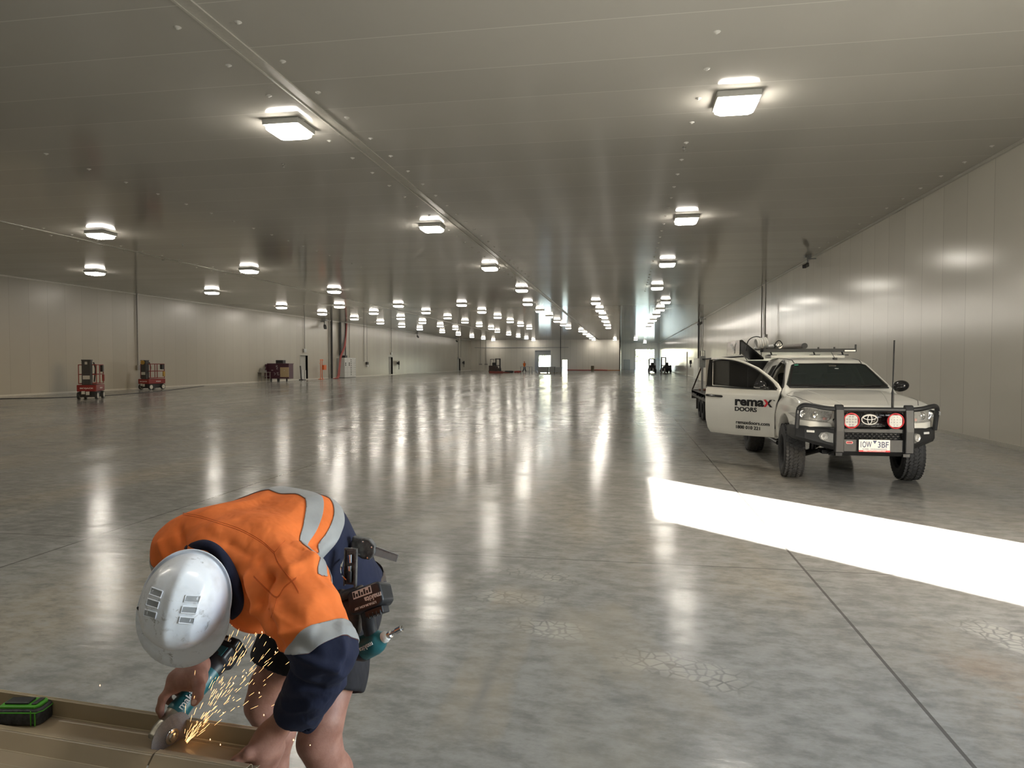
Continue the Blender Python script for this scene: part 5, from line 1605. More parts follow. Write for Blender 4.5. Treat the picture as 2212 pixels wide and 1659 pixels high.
# collar
cpx = [(399, 1186), (415, 1174), (441, 1167), (468, 1176), (492, 1200), (510, 1232), (521, 1266), (526, 1296), (522, 1318), (508, 1334), (488, 1344)]
dense = smooth_path([Vector((x, y, 0)) for x, y in cpx], 6)
bm = BM(); rows = []
ctr = (c0 + c1) * 0.5
outs = [on_shirt(q.x, q.y, 0.0) for q in dense]
for _ in range(3): outs = [outs[0]] + [(outs[i - 1] + outs[i] * 2 + outs[i + 1]) / 4 for i in range(1, len(outs) - 1)] + [outs[-1]]
for o_ in outs:
    tv_ = (CAMP - o_).normalized()
    inw = (ctr - o_); inw = (inw - tv_ * inw.dot(tv_)).normalized()
    P_ = [o_ - tv_ * 0.02 - inw * 0.004, o_ + tv_ * 0.004, o_ + inw * 0.008 + tv_ * 0.016, o_ + inw * 0.022 + tv_ * 0.024, o_ + inw * 0.038 + tv_ * 0.014, o_ + inw * 0.050 - tv_ * 0.02, o_ + inw * 0.056 - tv_ * 0.08]
    rows.append([bm.verts.new(q - WB) for q in P_])
for A, B in zip(rows, rows[1:]):
    for i in range(len(A) - 1): bm.faces.new((A[i], A[i + 1], B[i + 1], B[i]))
done('collar', bm, M_navy, shirt, smooth=True, ang=180, solid=0.003)
# loose cuff flap hanging open below the forearm
bm = BM()
g = [[(633, 1572, 1.885), (652, 1584, 1.885), (670, 1591, 1.89)], [(650, 1545, 1.880), (676, 1560, 1.882), (694, 1562, 1.89)], [(672, 1518, 1.872), (694, 1532, 1.88), (709, 1525, 1.885)], [(690, 1490, 1.86), (712, 1500, 1.87), (718, 1480, 1.87)]]
vv = [[bm.verts.new(CP(*p) - WB) for p in r] for r in g]
for i in range(3):
    for j in range(2): bm.faces.new((vv[i][j], vv[i + 1][j], vv[i + 1][j + 1], vv[i][j + 1]))
done('cuff_flap', bm, M_navy, shirt, smooth=True, sub=2, solid=0.004, ang=180)

# --- shorts
S = SDF((-1.42, 1.85, 0.52), (-0.66, 2.72, 1.06), 0.006)
S.chain([J['hip'] + Vector((0, 0.02, 0.07)), J['hip'] + Vector((0, 0.02, -0.04))], [0.155, 0.165], 0.05)
S.cap(J['HL'] + Vector((0, 0, 0)), J['HR'], 0.125, 0.125, 0.05)
for s in 'LR':
    h_, k_ = J['H' + s], J['K' + s]
    S.chain([h_, h_.lerp(k_, 0.5), h_.lerp(k_, 1.0)], [0.125, 0.108, 0.100], 0.03)
    n_ = (k_ - h_).normalized()
    p_ = h_.lerp(k_, 0.64 if s == 'L' else 0.58)
    cut_region(S, p_, n_, k_ + n_ * 0.05, 0.30 if s == 'L' else 0.24)
    S.cap(p_ + n_ * 0.02, p_ - n_ * 0.10, 0.092, 0.085, 0, 'sub')
V, F = S.mesh(); V = relax(V, F, 2); Nn = vnormals(V, F)
V = V + Nn * (0.004 * ridged(V, (0.2, 0, 1), 8, 2.2, 0.3))[:, None]
me = np_mesh('shorts', V, F); me.transform(WI)
shorts = link_mesh('shorts', me, M_short, worker)
for s in 'LR':
    bm = BM()
    a_ = J['A' + s] - WB
    bmesh.ops.create_uvsphere(bm, u_segments=20, v_segments=12, radius=1)
    for v in bm.verts:
        x, y, z = v.co
        v.co = Vector((a_.x - 0.03 * (y < 0) * abs(y) + x * 0.052, a_.y - 0.055 + y * 0.145, max(0.012, 0.055 + z * (0.055 if y > -0.2 else 0.045))))
    lathe(bm, [(0.050, 0.05), (0.053, 0.10), (0.054, 0.17), (0.048, 0.17), (0.044, 0.10)], 16, Matrix.Translation((a_.x, a_.y, 0)))
    bx(bm, a_.x - 0.055, a_.x + 0.05, a_.y - 0.20, a_.y + 0.085, 0.0, 0.02)
    done('work_boot', bm, simple('tan_boot_leather', (0.20, 0.12, 0.06), 0.6, var=0.2), worker, smooth=True)
# hair under the back of the hat
bm = BM()
rnd = random.Random(4)
for i in range(420):
    u = rnd.uniform(-1, 1); w = rnd.uniform(0, 1)
    p = HP(0.088 * sin(u * 1.35), -0.116 * cos(u * 1.35) - 0.004, 0.0 - w * 0.085) - WB
    d = (hatR * rnd.uniform(-0.5, 0.5) - hatF * rnd.uniform(0.2, 0.9) - hatU * rnd.uniform(0.3, 1.0)).normalized()
    L_ = rnd.uniform(0.012, 0.026)
    tube(bm, [p, p + d * L_ * 0.6, p + d * L_ + hatU * -0.004], [0.0012, 0.001, 0.0003], 4, caps=False)
hair = done('hair', bm, M_hair, worker)
hair['kind'] = 'stuff'

# --- hard hat
def hat_pt(phi, t, off=0.0):
    """phi 0 = forward; t 0 rim .. 1 crown"""
    f = cos(phi); s = sin(phi)
    a_ = 0.112; b_ = 0.126 if f > 0 else 0.136
    rr = max(0.0, cos(t * pi / 2)) ** 0.80
    z = 0.128 * sin(t * pi / 2) ** 0.95
    x = a_ * s * rr; y = b_ * f * rr
    ridge = 0.006 * exp_(-(x / 0.016) ** 2) * min(1, t * 1.6) * (1 - 0.3 * (y > 0.07))
    side = 0.0035 * (exp_(-((abs(x) - 0.060) / 0.008) ** 2)) * (1 if -0.09 < y < 0.08 else 0) * min(1, t * 2)
    n = Vector((x / a_ ** 2, y / b_ ** 2, z / 0.128 ** 2 + 0.001)).normalized()
    return Vector((x, y, z)) + n * (ridge + side + off)
HAT = Matrix((hatR, hatF, hatU)).transposed().to_4x4(); HAT = HAT @ Matrix.Scale(0.955, 4); HAT.translation = CP(402, 1300, 1.855) - WB
M_hat, _t, _b = nt('scuffed_white_hard_hat')
setp(_b, rough=0.28, coat=0.3, coatr=0.1)
_co = coords(_t)
_a = noise(_t, _co, 34, 6, 0.75, 0.6); _d = noise(_t, _co, 9, 4, 0.6)
_m = math_(_t, 'MULTIPLY', ramp(_t, _a, [(0.54, 0.0), (0.64, 1.0)]), ramp(_t, _d, [(0.50, 0.0), (0.62, 0.75)]))
_c = mixc(_t, _m, (0.88, 0.92, 1.0), (0.14, 0.13, 0.12))  # white shell, with the sky's blue light put into its base colour
_c = mixc(_t, ramp(_t, noise(_t, _co, 16, 5), [(0.52, 0.0), (0.75, 0.35)]), _c, (0.36, 0.36, 0.36))
_t.links.new(_c, _b.inputs['Base Color'])
bm = BM()
NP, NT = 64, 22
rows = []
for j in range(NT + 1):
    t = j / NT
    if j == NT: rows.append([bm.verts.new(hat_pt(0, 1.0))]); break
    rows.append([bm.verts.new(hat_pt(2 * pi * i / NP, t)) for i in range(NP)])
for j in range(NT):
    A, B = rows[j], rows[j + 1]
    for i in range(NP):
        if len(B) == 1: bm.faces.new((A[i], A[(i + 1) % NP], B[0]))
        else: bm.faces.new((A[i], A[(i + 1) % NP], B[(i + 1) % NP], B[i]))
# gutter and peak
prev = rows[0]
for k, (ex, dz) in enumerate(((0.004, -0.004), (0.008, -0.006), (0.009, 0.001))):
    cur = []
    for i in range(NP):
        phi = 2 * pi * i / NP; f = cos(phi)
        pk = max(0, f) ** 1.3
        p = hat_pt(phi, 0); n = Vector((p.x, p.y, 0)).normalized()
        e = ex + (0.055 * pk * (k + 1) / 3)
        cur.append(bm.verts.new(p + n * e + Vector((0, 0, dz - 0.022 * pk * (k + 1) / 3))))
    for i in range(NP): bm.faces.new((prev[i], prev[(i + 1) % NP], cur[(i + 1) % NP], cur[i]))
    prev = cur
for v in bm.verts: v.co = HAT @ v.co
hat = done('hard_hat', bm, M_hat, worker, smooth=True, ang=60)
m = hat.modifiers.new('s', 'SOLIDIFY'); m.thickness = 0.0028; m.offset = -1
# vent frames: three each side of the ridge
def hat_xy(x, y):
    # solve for t, phi on the dome
    a_ = 0.112; b_ = 0.126 if y > 0 else 0.136
    rr = min(0.999, hypot(x / a_, y / b_))
    t = math.acos(rr ** 1.25) / (pi / 2)
    return hat_pt(atan2(x / a_, y / b_), t)
for s in (-1, 1):
    for k in range(3):
        y0 = -0.052 + k * 0.027
        xs0, xs1 = s * 0.030, s * 0.062
        bm = BM()
        q = [hat_xy(xs0, y0), hat_xy(xs1, y0), hat_xy(xs1, y0 + 0.016), hat_xy(xs0, y0 + 0.016)]
        tube(bm, [p + p.normalized() * 0.001 for p in q + q[:1]], 0.0018, 5)
        for v in bm.verts: v.co = HAT @ v.co
        vf = done('vent_frame', bm, M_hat, hat)
        bm = BM(); bm.faces.new([bm.verts.new(HAT @ (p + p.normalized() * 0.0012)) for p in q])
        done('vent_slot', bm, simple('shadowed_vent_plastic', (0.36, 0.38, 0.41), 0.5), vf)
bm = BM(); p = hat_xy(0.102, 0.020); q = hat_xy(0.104, 0.052)
tube(bm, [HAT @ (p * 1.015), HAT @ (q * 1.015)], 0.0035, 6); done('side_slot', bm, M_black, hat)

# --- tool belt (worn)
M_leath = simple('worn_dark_leather', (0.055, 0.042, 0.035), 0.6, var=0.45, scale=60, bmp=0.4)
bm = BM()
c = J['hip'] + Vector((0.0, 0.02, 0.04)) - WB
ux, uy = acr_h, Vector((-acr_h.y, acr_h.x, 0))
ring = [c + ux * (0.215 * cos(t)) + uy * (0.165 * sin(t)) + Vector((0, 0, 0.03 * sin(t))) for t in [2 * pi * i / 40 for i in range(41)]]
tube(bm, ring, 0.02, 8, caps=False, flat=(0.006, 0.024))
belt = done('tool_belt', bm, M_leath, worker, smooth=True)
def bbox_px(name, c, size, r, u, dep, mat, parent, bevel=0.006):
    """rounded box, centre (px,py,d); width along r(image right), height along u(image down)"""
    bm = BM()
    xx = cv(*r).normalized(); yy = cv(*u); yy = (yy - xx * yy.dot(xx)).normalized(); zz = xx.cross(yy)
    M = Matrix((xx, yy, zz)).transposed()
    box(bm, CP(*c) - WB, size, M)
    return done(name, bm, mat, parent, bevel=bevel, seg=3, smooth=True)
bbox_px('pouch', (752, 1330, 2.12), (0.085, 0.115, 0.05), (1, 0.10, 0.25), (0, 1, 0), 0, M_leath, belt, 0.014)
bbox_px('pouch', (728, 1322, 2.13), (0.075, 0.13, 0.05), (1, -0.2, 0.2), (0, 1, 0), 0, M_leath, belt, 0.014)['label'] = 'brown leather pouch'
bbox_px('pouch_rim', (744, 1285, 2.115), (0.115, 0.020, 0.06), (1, -0.35, 0.2), (0.3, 1, 0), 0, M_leath, belt, 0.008)
bm = BM(); tube(bm, smooth_path([CP(*p) - WB for p in ((742, 1207, 2.15), (737, 1222, 2.13), (738, 1240, 2.12), (748, 1252, 2.12))], 5), 0.0035, 6); done('wire_clip', bm, M_chrome, belt, smooth=True)
# ---------------------------------------------------------------- tools on the belt, grinder, sheet metal
def tframe(px, py, d, xr, yr):
    x = cv(*xr).normalized(); y = cv(*yr); y = (y - x * y.dot(x)).normalized(); z = y.cross(x)      # x right, y down, z to the viewer
    M = Matrix((x, y, z)).transposed().to_4x4(); M.translation = CP(px, py, d)
    return M
def tmat(M, pt, xl=(-1, 0, 0), yl=(0, 1, 0)):
    A = M.to_3x3(); x = (A @ Vector(xl)).normalized(); y = (A @ Vector(yl)).normalized()
    T_ = Matrix((x, y, x.cross(y))).transposed().to_4x4(); T_.translation = M @ Vector(pt)
    return T_
def put(bm, M):
    for v in bm.verts: v.co = M @ v.co
M_teal = simple('teal_tool_plastic', (0.012, 0.105, 0.125), 0.4, var=0.2, scale=40)
M_tblack = simple('black_tool_plastic', (0.014, 0.016, 0.020), 0.42, var=0.3, scale=50)
M_gear = simple('cast_alloy_gear_head', (0.38, 0.36, 0.30), 0.38, 0.75, var=0.3, scale=50)
M_wtxt = simple('white_lettering', (0.75, 0.75, 0.75), 0.5, var=0.03)

# speed square in its holder
sq = empty('speed_square', CP(800, 1192, 2.2), label='steel rule poking out of a riveted black holder at the belt', cat='steel rule')
o = sq.location
M = tframe(795, 1186, 2.19, (1, 0.22, 0.1), (0, 1, 0)); M.translation -= o
bm = BM(); prism(bm, [(-0.055, -0.030), (0.000, -0.034), (0.022, -0.018), (0.026, 0.005), (0.016, 0.030), (-0.010, 0.032), (-0.055, 0.018)], -0.012, 0.012, M)
hd = done('holder', bm, simple('scuffed_black_holder', (0.10, 0.10, 0.10), 0.55, var=0.6, scale=70), sq, bevel=0.004)
bm = BM()
for x, y in ((-0.018, -0.022), (0.012, -0.012), (-0.048, 0.006), (-0.022, 0.020), (0.006, 0.024)):
    L = M @ Matrix.Translation((x, y, 0.012)); lathe(bm, [(0.004, 0), (0.003, 0.002), (0, 0.0025)], 10, L)
done('rivets', bm, M_chrome, hd)
bm = BM(); prism(bm, [(0.018, -0.014), (0.100, -0.006), (0.098, 0.018), (0.016, 0.014)], -0.001, 0.001, M); rl = done('rule_blade', bm, simple('etched_steel', (0.34, 0.37, 0.40), 0.5, 0.15, var=0.15), sq)
bm = BM()
for i in range(26): x = 0.024 + i * 0.0028; bx(bm, x, x + 0.0006, -0.0125 + i * 0.00027, -0.0085 + i * 0.00027 + (0.002 if i % 5 == 0 else 0), 0.001, 0.0014)
put(bm, M); done('graduations', bm, M_ink, rl)
# multi-tool rack on the belt
rk = empty('tool_holder', CP(760, 1225, 2.13), label='narrow dark metal tool holder hanging upright on the belt above the pouch', cat='tool holder')
M = tframe(760, 1225, 2.12, (1, 0.03, 0.15), (0.06, 1, 0)); M.translation -= rk.location
bm = BM()
bx(bm, -0.024, -0.020, -0.055, 0.058, -0.006, 0.006); bx(bm, 0.010, 0.016, -0.058, 0.060, -0.006, 0.008); bx(bm, -0.024, 0.016, -0.058, -0.053, -0.006, 0.006); bx(bm, -0.022, 0.012, -0.05, 0.055, -0.004, -0.002)
put(bm, M); done('bracket', bm, simple('dark_worn_steel', (0.12, 0.12, 0.12), 0.45, 0.4, var=0.5, scale=80), rk)
for y0, y1, r in ((-0.040, -0.015, 0.009), (-0.005, 0.012, 0.008), (0.012, 0.045, 0.010)):
    bm = BM(); cyl(bm, (-0.006, y0, 0.004), (-0.004, y1, 0.004), r, r * 0.8, 12); put(bm, M); done('driver_bit', bm, M_chrome if y0 != 0.012 else M_tblack, rk, smooth=True)

# impact driver hung by its battery up
dv = empty('impact_driver', CP(805, 1340, 2.08), label='teal and black cordless impact driver hanging head down from the belt', cat='impact driver')
o = dv.location
M = tframe(800, 1293, 2.06, (0.93, -0.40, 0.25), (0.25, 0.85, 0.35)); M.translation -= o
bm = BM(); prism(bm, [(-0.055, -0.028), (-0.045, -0.036), (0.050, -0.036), (0.060, -0.026), (0.060, 0.022), (0.045, 0.034), (-0.050, 0.034), (-0.058, 0.022)], -0.034, 0.034, M)
bat = done('battery', bm, M_tblack, dv, bevel=0.006, seg=3, smooth=True)
bm = BM(); bx(bm, -0.035, 0.030, -0.030, -0.008, 0.0342, 0.0348); put(bm, M); lb = done('battery_label', bm, M_wtxt, bat)
bm = BM()
for i in range(7): bx(bm, -0.033 + i * 0.009, -0.027 + i * 0.009, -0.027 + (i % 2) * 0.006, -0.012, 0.0348, 0.0352)
put(bm, M); done('label_print', bm, M_ink, lb)
text_mesh('brand_text', 'makita', 0.022, M_wtxt, bat, tmat(M, (0.030, 0.004, 0.0345)), bold=0.0005)
text_mesh('voltage_text', 'LITHIUM-ION 18V', 0.0095, M_wtxt, bat, tmat(M, (0.0, 0.020, 0.0345)), bold=0.0002)
bm = BM(); box(bm, (0.02, 0.044, 0.010), (0.06, 0.020, 0.04)); 
for k in range(4): box(bm, (0.002 + k * 0.013, 0.052, 0.030), (0.006, 0.016, 0.006))
put(bm, M); done('battery_latch', bm, M_tblack, bat, bevel=0.003)
S = SDF((-1.0, 1.85, 0.72), (-0.55, 2.25, 1.0), 0.0035)
S.chain([CP(795, 1318, 2.08), CP(797, 1350, 2.09), CP(803, 1376, 2.09)], [0.024, 0.019, 0.022], 0.01)
Vv, Ff = S.mesh(); Vv = relax(Vv, Ff, 1); me = np_mesh('grip', Vv, Ff); me.transform(Matrix.Translation(-o)); link_mesh('grip', me, M_tblack, dv)
bm = BM()
hx = (CP(838, 1374, 2.07) - CP(788, 1400, 2.10)); hx.normalize()
M2 = Matrix((frame_of(hx)[0], frame_of(hx)[1], hx)).transposed().to_4x4(); M2.translation = CP(790, 1398, 2.10) - o
lathe(bm, [(0.0, -0.036), (0.027, -0.034), (0.035, -0.018), (0.0365, 0.0), (0.0365, 0.035), (0.033, 0.052), (0.027, 0.062), (0.018, 0.070), (0.016, 0.074)], 28, M2)
hd = done('motor_housing', bm, M_teal, dv, smooth=True)
bm = BM(); lathe(bm, [(0.0, -0.038), (0.029, -0.036), (0.037, -0.019), (0.0378, -0.006), (0.0372, -0.004)], 24, M2); done('rear_cap', bm, M_tblack, hd, smooth=True)
bm = BM(); lathe(bm, [(0.016, 0.070), (0.017, 0.082), (0.013, 0.090), (0.0, 0.090)], 20, M2); done('collar_ring', bm, M_skirt, hd, smooth=True)
bm = BM(); lathe(bm, [(0.010, 0.088), (0.011, 0.104), (0.006, 0.106), (0.0055, 0.122), (0.009, 0.124), (0.0095, 0.146), (0.006, 0.147), (0.006, 0.138), (0, 0.138)], 16, M2); done('socket_bit', bm, M_chrome, dv, smooth=True)
nn = (CAMP - CP(805, 1400, 2.05)).normalized()
def on_barrel(name, s, size, M2, h, r, spin=1, mat=None, parent=None):
    ax = (M2.to_3x3() @ Vector((0, 0, 1))).normalized()
    n2 = (nn - ax * nn.dot(ax)).normalized()
    y = n2.cross(ax) * spin; x = ax * spin
    Mt = Matrix((x, y, x.cross(y))).transposed().to_4x4(); Mt.translation = M2.translation + ax * h + n2 * r
    return text_mesh(name, s, size, mat or M_wtxt, parent, Mt, extrude=0.0008, bold=0.0003)
on_barrel('brand_text', 'makita', 0.020, M2, 0.03, 0.0362, -1, parent=hd)

# --- angle grinder in the right hand
GC = CP(370.5, 1590, 1.915)
_w = (CAMP - GC).normalized(); _u = (RT - _w * RT.dot(_w)).normalized(); _v = _w.cross(_u); _v = _v if _v.dot(DNV) > 0 else -_v
gn = (_u * 0.687 + _v * 0.28 + _w * 0.67).normalized()
_g0 = GC - gn * 0.04; _rd = (CP(486, 1415, 1) - CAMP)
_gp = CAMP + _rd * ((_g0 - CAMP).dot(gn) / _rd.dot(gn))
ga = (_gp - _g0).normalized()
gy = gn.cross(ga)
gr_ = empty('angle_grinder', GC, label='teal cordless angle grinder with a grey cutting disc held in one hand', cat='angle grinder')
GM = Matrix((ga, gy, gn)).transposed().to_4x4()
bm = BM(); lathe(bm, [(0.0, 0.0008), (0.0625, 0.0008), (0.0625, -0.0008), (0.0, -0.0008)], 64, GM)
M_disc, _t, _b = nt('abrasive_cutting_disc'); setp(_b, rough=0.8)
_n = noise(_t, coords(_t), 900, 2)
_t.links.new(ramp(_t, _n, [(0.35, (0.16, 0.145, 0.15)), (0.65, (0.27, 0.25, 0.255))]), _b.inputs['Base Color']); bump(_t, _b, _n, 0.3, 0.0005)
dc = done('cutting_disc', bm, M_disc, gr_)
bm = BM(); lathe(bm, [(0.021, 0.0008), (0.021, 0.004), (0.017, 0.006), (0.012, 0.006), (0.012, 0.011), (0.0075, 0.012), (0.0075, 0.006), (0.0, 0.006)], 28, GM); done('flange_nut', bm, M_chrome, dc, smooth=True, ang=30)
S = SDF((-0.10, -0.06, -0.11), (0.22, 0.06, 0.02), 0.0025)
S.cap((0, 0, -0.008), (0, 0, -0.045), 0.020, 0.025, 0.006)
S.box((-0.004, 0, -0.036), (0.028, 0.026, 0.018), None, 0.010, 0.008)
S.cap((0.02, 0, -0.038), (0.060, 0, -0.042), 0.026, 0.028, 0.010)
S.box((-0.030, 0.0, -0.022), (0.006, 0.018, 0.014), None, 0.004, 0.006)
Vv, Ff = S.mesh(); Vv = relax(Vv, Ff, 1); me = np_mesh('gear_head', Vv, Ff); me.transform(GM); gh_ = link_mesh('gear_head', me, M_gear, gr_)
bm = BM()
for y in (-0.016, 0.016):
    for z in (-0.028, -0.046): cyl(bm, (-0.0335 + (0.004 if z < -0.04 else 0), y * 0.8, z), (-0.028, y * 0.8, z), 0.0035, n=10)
put(bm, GM); done('gear_screws', bm, M_black, gh_)
bm = BM()
GB = GM @ axes((0.055, 0, -0.043), (0, 1, 0), (0, 0, 1))      # local z along +ga
if (GB.to_3x3() @ Vector((0, 0, 1))).dot(ga) < 0: GB = GM @ axes((0.055, 0, -0.043), (0, 0, 1), (0, 1, 0))
lathe(bm, [(0.0, 0.0), (0.030, 0.0), (0.031, 0.008), (0.029, 0.03), (0.0285, 0.065), (0.031, 0.085), (0.033, 0.12), (0.031, 0.14), (0.0, 0.14)], 28, GB)
br = done('barrel', bm, M_teal, gr_, smooth=True)
nn = (CAMP - CP(395, 1535, 1.93)).normalized()
on_barrel('brand_text', 'makita', 0.027, GB, 0.044, 0.0300, 1, parent=br)
S = SDF((0.10, -0.06, -0.11), (0.33, 0.06, 0.06), 0.003)
S.cap((0.15, 0, -0.043), (0.23, 0, -0.043), 0.028, 0.033, 0.0)
S.box((0.250, 0, -0.048), (0.026, 0.033, 0.040), None, 0.010, 0.010)
Vv, Ff = S.mesh(); Vv = relax(Vv, Ff, 1); me = np_mesh('rear_handle', Vv, Ff); me.transform(GM); rh = link_mesh('rear_handle', me, M_tblack, gr_)
bm = BM(); bx(bm, 0.268, 0.300, -0.034, 0.034, -0.092, -0.002); put(bm, GM); gb = done('battery', bm, M_tblack, gr_, bevel=0.008, seg=3, smooth=True)
bm = BM(); bx(bm, 0.232, 0.262, -0.0345, -0.030, -0.055, -0.018); bx(bm, 0.232, 0.262, 0.030, 0.0345, -0.055, -0.018); put(bm, GM); done('side_label', bm, M_teal, rh)
for sgn in (1, -1):
    text_mesh('brand_text', 'makita', 0.015, M_wtxt, gb, GM @ axes((0.284, 0.0345 * sgn, -0.045), (0, 0, 1), (1, 0, 0) if sgn > 0 else (-1, 0, 0)))
text_mesh('brand_text', 'makita', 0.014, M_wtxt, gb, GM @ axes((0.3005, 0, -0.045), (0, 1, 0), (0, 0, 1)))

# --- beige folded trims on the trestle
ZB = 0.655
def gp_(px, py, z):
    d = (CP(px, py, 1) - CAMP); t = (z - CAM_H) / d.z
    return CAMP + d * t
pa, pb = gp_(0, 1489.6, ZB + 0.05), gp_(325, 1537.7, ZB + 0.05)
TD = (pb - pa); TD.z = 0; TD.normalize()
TN = Vector((TD.y, -TD.x, 0))
if TN.y > 0: TN = -TN            # towards the camera
def across(px, py, z): return (gp_(px, py, z) - pa).dot(TN)
ED = [('a', 0, 1489.6, 0.050), ('b', 0, 1494.5, 0.050), ('c', 61.8, 1528.7, 0.006), ('d', 61.8, 1545.8, 0.0), ('e', 0, 1567.8, 0.0), ('f', 0, 1575.9, 0.020), ('g', 0, 1604.7, 0.012), ('h', 0, 1619, 0.030), ('i', 0, 1650, 0.030)]
TA = lambda al, ac, z: pa + TD * al + TN * ac + Vector((0, 0, ZB + z - pa.z))
M_beige = simple('beige_coated_steel', (0.36, 0.29, 0.20), 0.38, var=0.05, scale=5, coat=0.2)
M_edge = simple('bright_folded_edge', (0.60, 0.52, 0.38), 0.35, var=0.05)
def folded(name, prof_, a0, a1, lab, edges, base_ac):
    e_ = empty(name, TA(a0, base_ac, prof_[0][1]), label=lab, cat='metal trim')
    bm = BM(); nseg = 10
    rows = [[bm.verts.new(TA(a0 + (a1 - a0) * i / nseg, ac, z) - e_.location) for ac, z in prof_] for i in range(nseg + 1)]
    for A, B in zip(rows, rows[1:]):
        for i in range(len(prof_) - 1): bm.faces.new((A[i], A[i + 1], B[i + 1], B[i]))
    done('folded_sheet', bm, M_beige, e_, solid=0.0012)
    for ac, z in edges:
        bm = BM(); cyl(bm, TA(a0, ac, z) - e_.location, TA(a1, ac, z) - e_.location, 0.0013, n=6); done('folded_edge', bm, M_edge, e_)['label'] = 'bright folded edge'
    return e_
folded('metal_trim', [(0.0, 0.044), (0.0, 0.050), (0.012, 0.050), (0.014, 0.004), (0.018, 0.0), (0.028, 0.0015), (0.032, 0.0), (0.093, 0.0), (0.098, 0.003), (0.104, 0.003), (0.106, -0.03)], -1.0, 0.97,
       'long beige folded channel trim lying furthest from the camera on the stand', [(0.001, 0.0505), (0.0125, 0.0505), (0.016, 0.003), (0.104, 0.0035)], 0)
FP = [(0.112, -0.03), (0.114, 0.016), (0.120, 0.021), (0.136, 0.021), (0.141, 0.018), (0.172, -0.012), (0.178, -0.013), (0.226, -0.013), (0.232, -0.010), (0.34, -0.010), (0.345, -0.03)]
folded('metal_trim', FP, -1.0, 0.684, 'beige ribbed trim nearest the camera, its cut end at the grinder disc', [(0.137, 0.0213), (0.175, -0.0118)], 0.112)
folded('trim_offcut', [(a_, z_ + 0.004) for a_, z_ in FP], 0.692, 0.97, 'short beige end piece of trim held down by the hand beside the cut', [(0.137, 0.0253), (0.175, -0.0078)], 0.112)
# stand under the sheet metal
bm = BM()
st = empty('work_stand', (TA(0.0, 0.15, 0).x, TA(0.0, 0.15, 0).y, 0), label='low steel stand carrying the beige trims at the left edge', cat='work stand')
for al in (-0.55, 0.45):
    bm = BM(); p0, p1 = TA(al, 0.06, -0.05), TA(al, 0.32, -0.05)
    tube(bm, [p0 - st.location, p1 - st.location], 0.02, 4, flat=(0.018, 0.018)); done('crossbar', bm, M_steelgrey, st)
    for q in (TA(al, 0.08, -0.06), TA(al, 0.30, -0.06)):
        bm = BM(); cyl(bm, q - st.location, Vector((q.x, q.y, 0.0)) - st.location, 0.016, n=10); done('leg', bm, M_steelgrey, st)
# green battery lying in the channel
BT = CP(22, 1531, 2.0)
bt = empty('battery_pack', TA(0.0, 0.05, 0.0), label='black and green tool battery lying in the beige channel', cat='battery')
bt.location = TA((BT - pa).dot(TD), 0.052, 0.001)
bt.rotation_euler = (0, 0, atan2(TD.y, TD.x) + R_(14))
bm = BM(); prism(bm, [(-0.065, -0.036), (0.055, -0.036), (0.066, -0.020), (0.066, 0.020), (0.055, 0.036), (-0.065, 0.036)], 0.0, 0.048); done('shell', bm, simple('dusty_dark_plastic', (0.035, 0.037, 0.04), 0.6, var=0.6, scale=90), bt, bevel=0.008, seg=3, smooth=True)
M_green = simple('bright_green_plastic', (0.07, 0.36, 0.025), 0.4, var=0.08)
bm = BM(); prism(bm, [(-0.060, -0.028), (0.045, -0.028), (0.056, -0.016), (0.056, 0.016), (0.045, 0.028), (-0.060, 0.028)], 0.048, 0.056); rl_ = done('terminal_rail', bm, M_green, bt, bevel=0.002)
bm = BM(); bx(bm, -0.050, 0.020, -0.018, 0.018, 0.056, 0.062); bx(bm, 0.03, 0.045, -0.02, 0.02, 0.056, 0.060); done('terminal_block', bm, M_tblack, rl_, bevel=0.002)
bm = BM()
tube(bm, [(-0.065, -0.0365, 0.040), (0.055, -0.0365, 0.040), (0.0665, -0.020, 0.040), (0.0665, 0.020, 0.040), (0.055, 0.0365, 0.040)], 0.0018, 6)
tube(bm, [(0.052, -0.0370, 0.002), (0.052, -0.0370, 0.04)], 0.0018, 6); tube(bm, [(0.040, -0.0370, 0.002), (0.040, -0.0370, 0.046)], 0.0015, 6)
done('green_piping', bm, M_green, bt)

# --- sparks thrown off the disc
def spark_mat():
    m, t, b = nt('glowing_spark')
    setp(b, base=(1, 0.5, 0.2), emit=(1.0, 0.55, 0.22), es=5.0)
    return m
bm = BM(); rnd = random.Random(11)
SP0 = CP(392, 1618, 1.91)
for i in range(190):
    dist = 0.02 + 0.36 * rnd.random() ** 1.2
    ang = R_(rnd.gauss(57, 9))
    dv_ = cv(cos(ang), -sin(ang), rnd.gauss(-0.10, 0.12)).normalized()
    p = SP0 + dv_ * dist + cv(0, 0.25 * dist * dist, 0)
    L_ = rnd.uniform(0.006, 0.026) * (1 if dist > 0.06 else 1.2)
    r_ = rnd.uniform(0.0002, 0.00042)
    d2 = (dv_ + cv(rnd.uniform(-0.15, 0.15), rnd.uniform(-0.1, 0.2), 0)).normalized()
    tube(bm, [p, p + d2 * L_ * 0.7, p + d2 * L_], [r_ * 0.4, r_, r_ * 0.3], 4)
for (x, y) in ((532, 1454), (524, 1462), (504, 1476), (560, 1497), (608, 1499), (570, 1545), (634, 1599), (670, 1610), (476, 1609), (652, 1413), (454, 1598), (482, 1540), (587, 1371), (583, 1376), (592, 1374), (566, 1366), (600, 1400), (216, 1481), (595, 1409)):
    p = CP(x, y, rnd.uniform(1.80, 1.92)); r_ = rnd.uniform(0.0010, 0.0017)
    tube(bm, [p - cv(0, 1, 0) * r_ * 2.2, p, p + cv(0, 1, 0) * r_ * 1.2], [r_ * 0.3, r_, r_ * 0.3], 6)
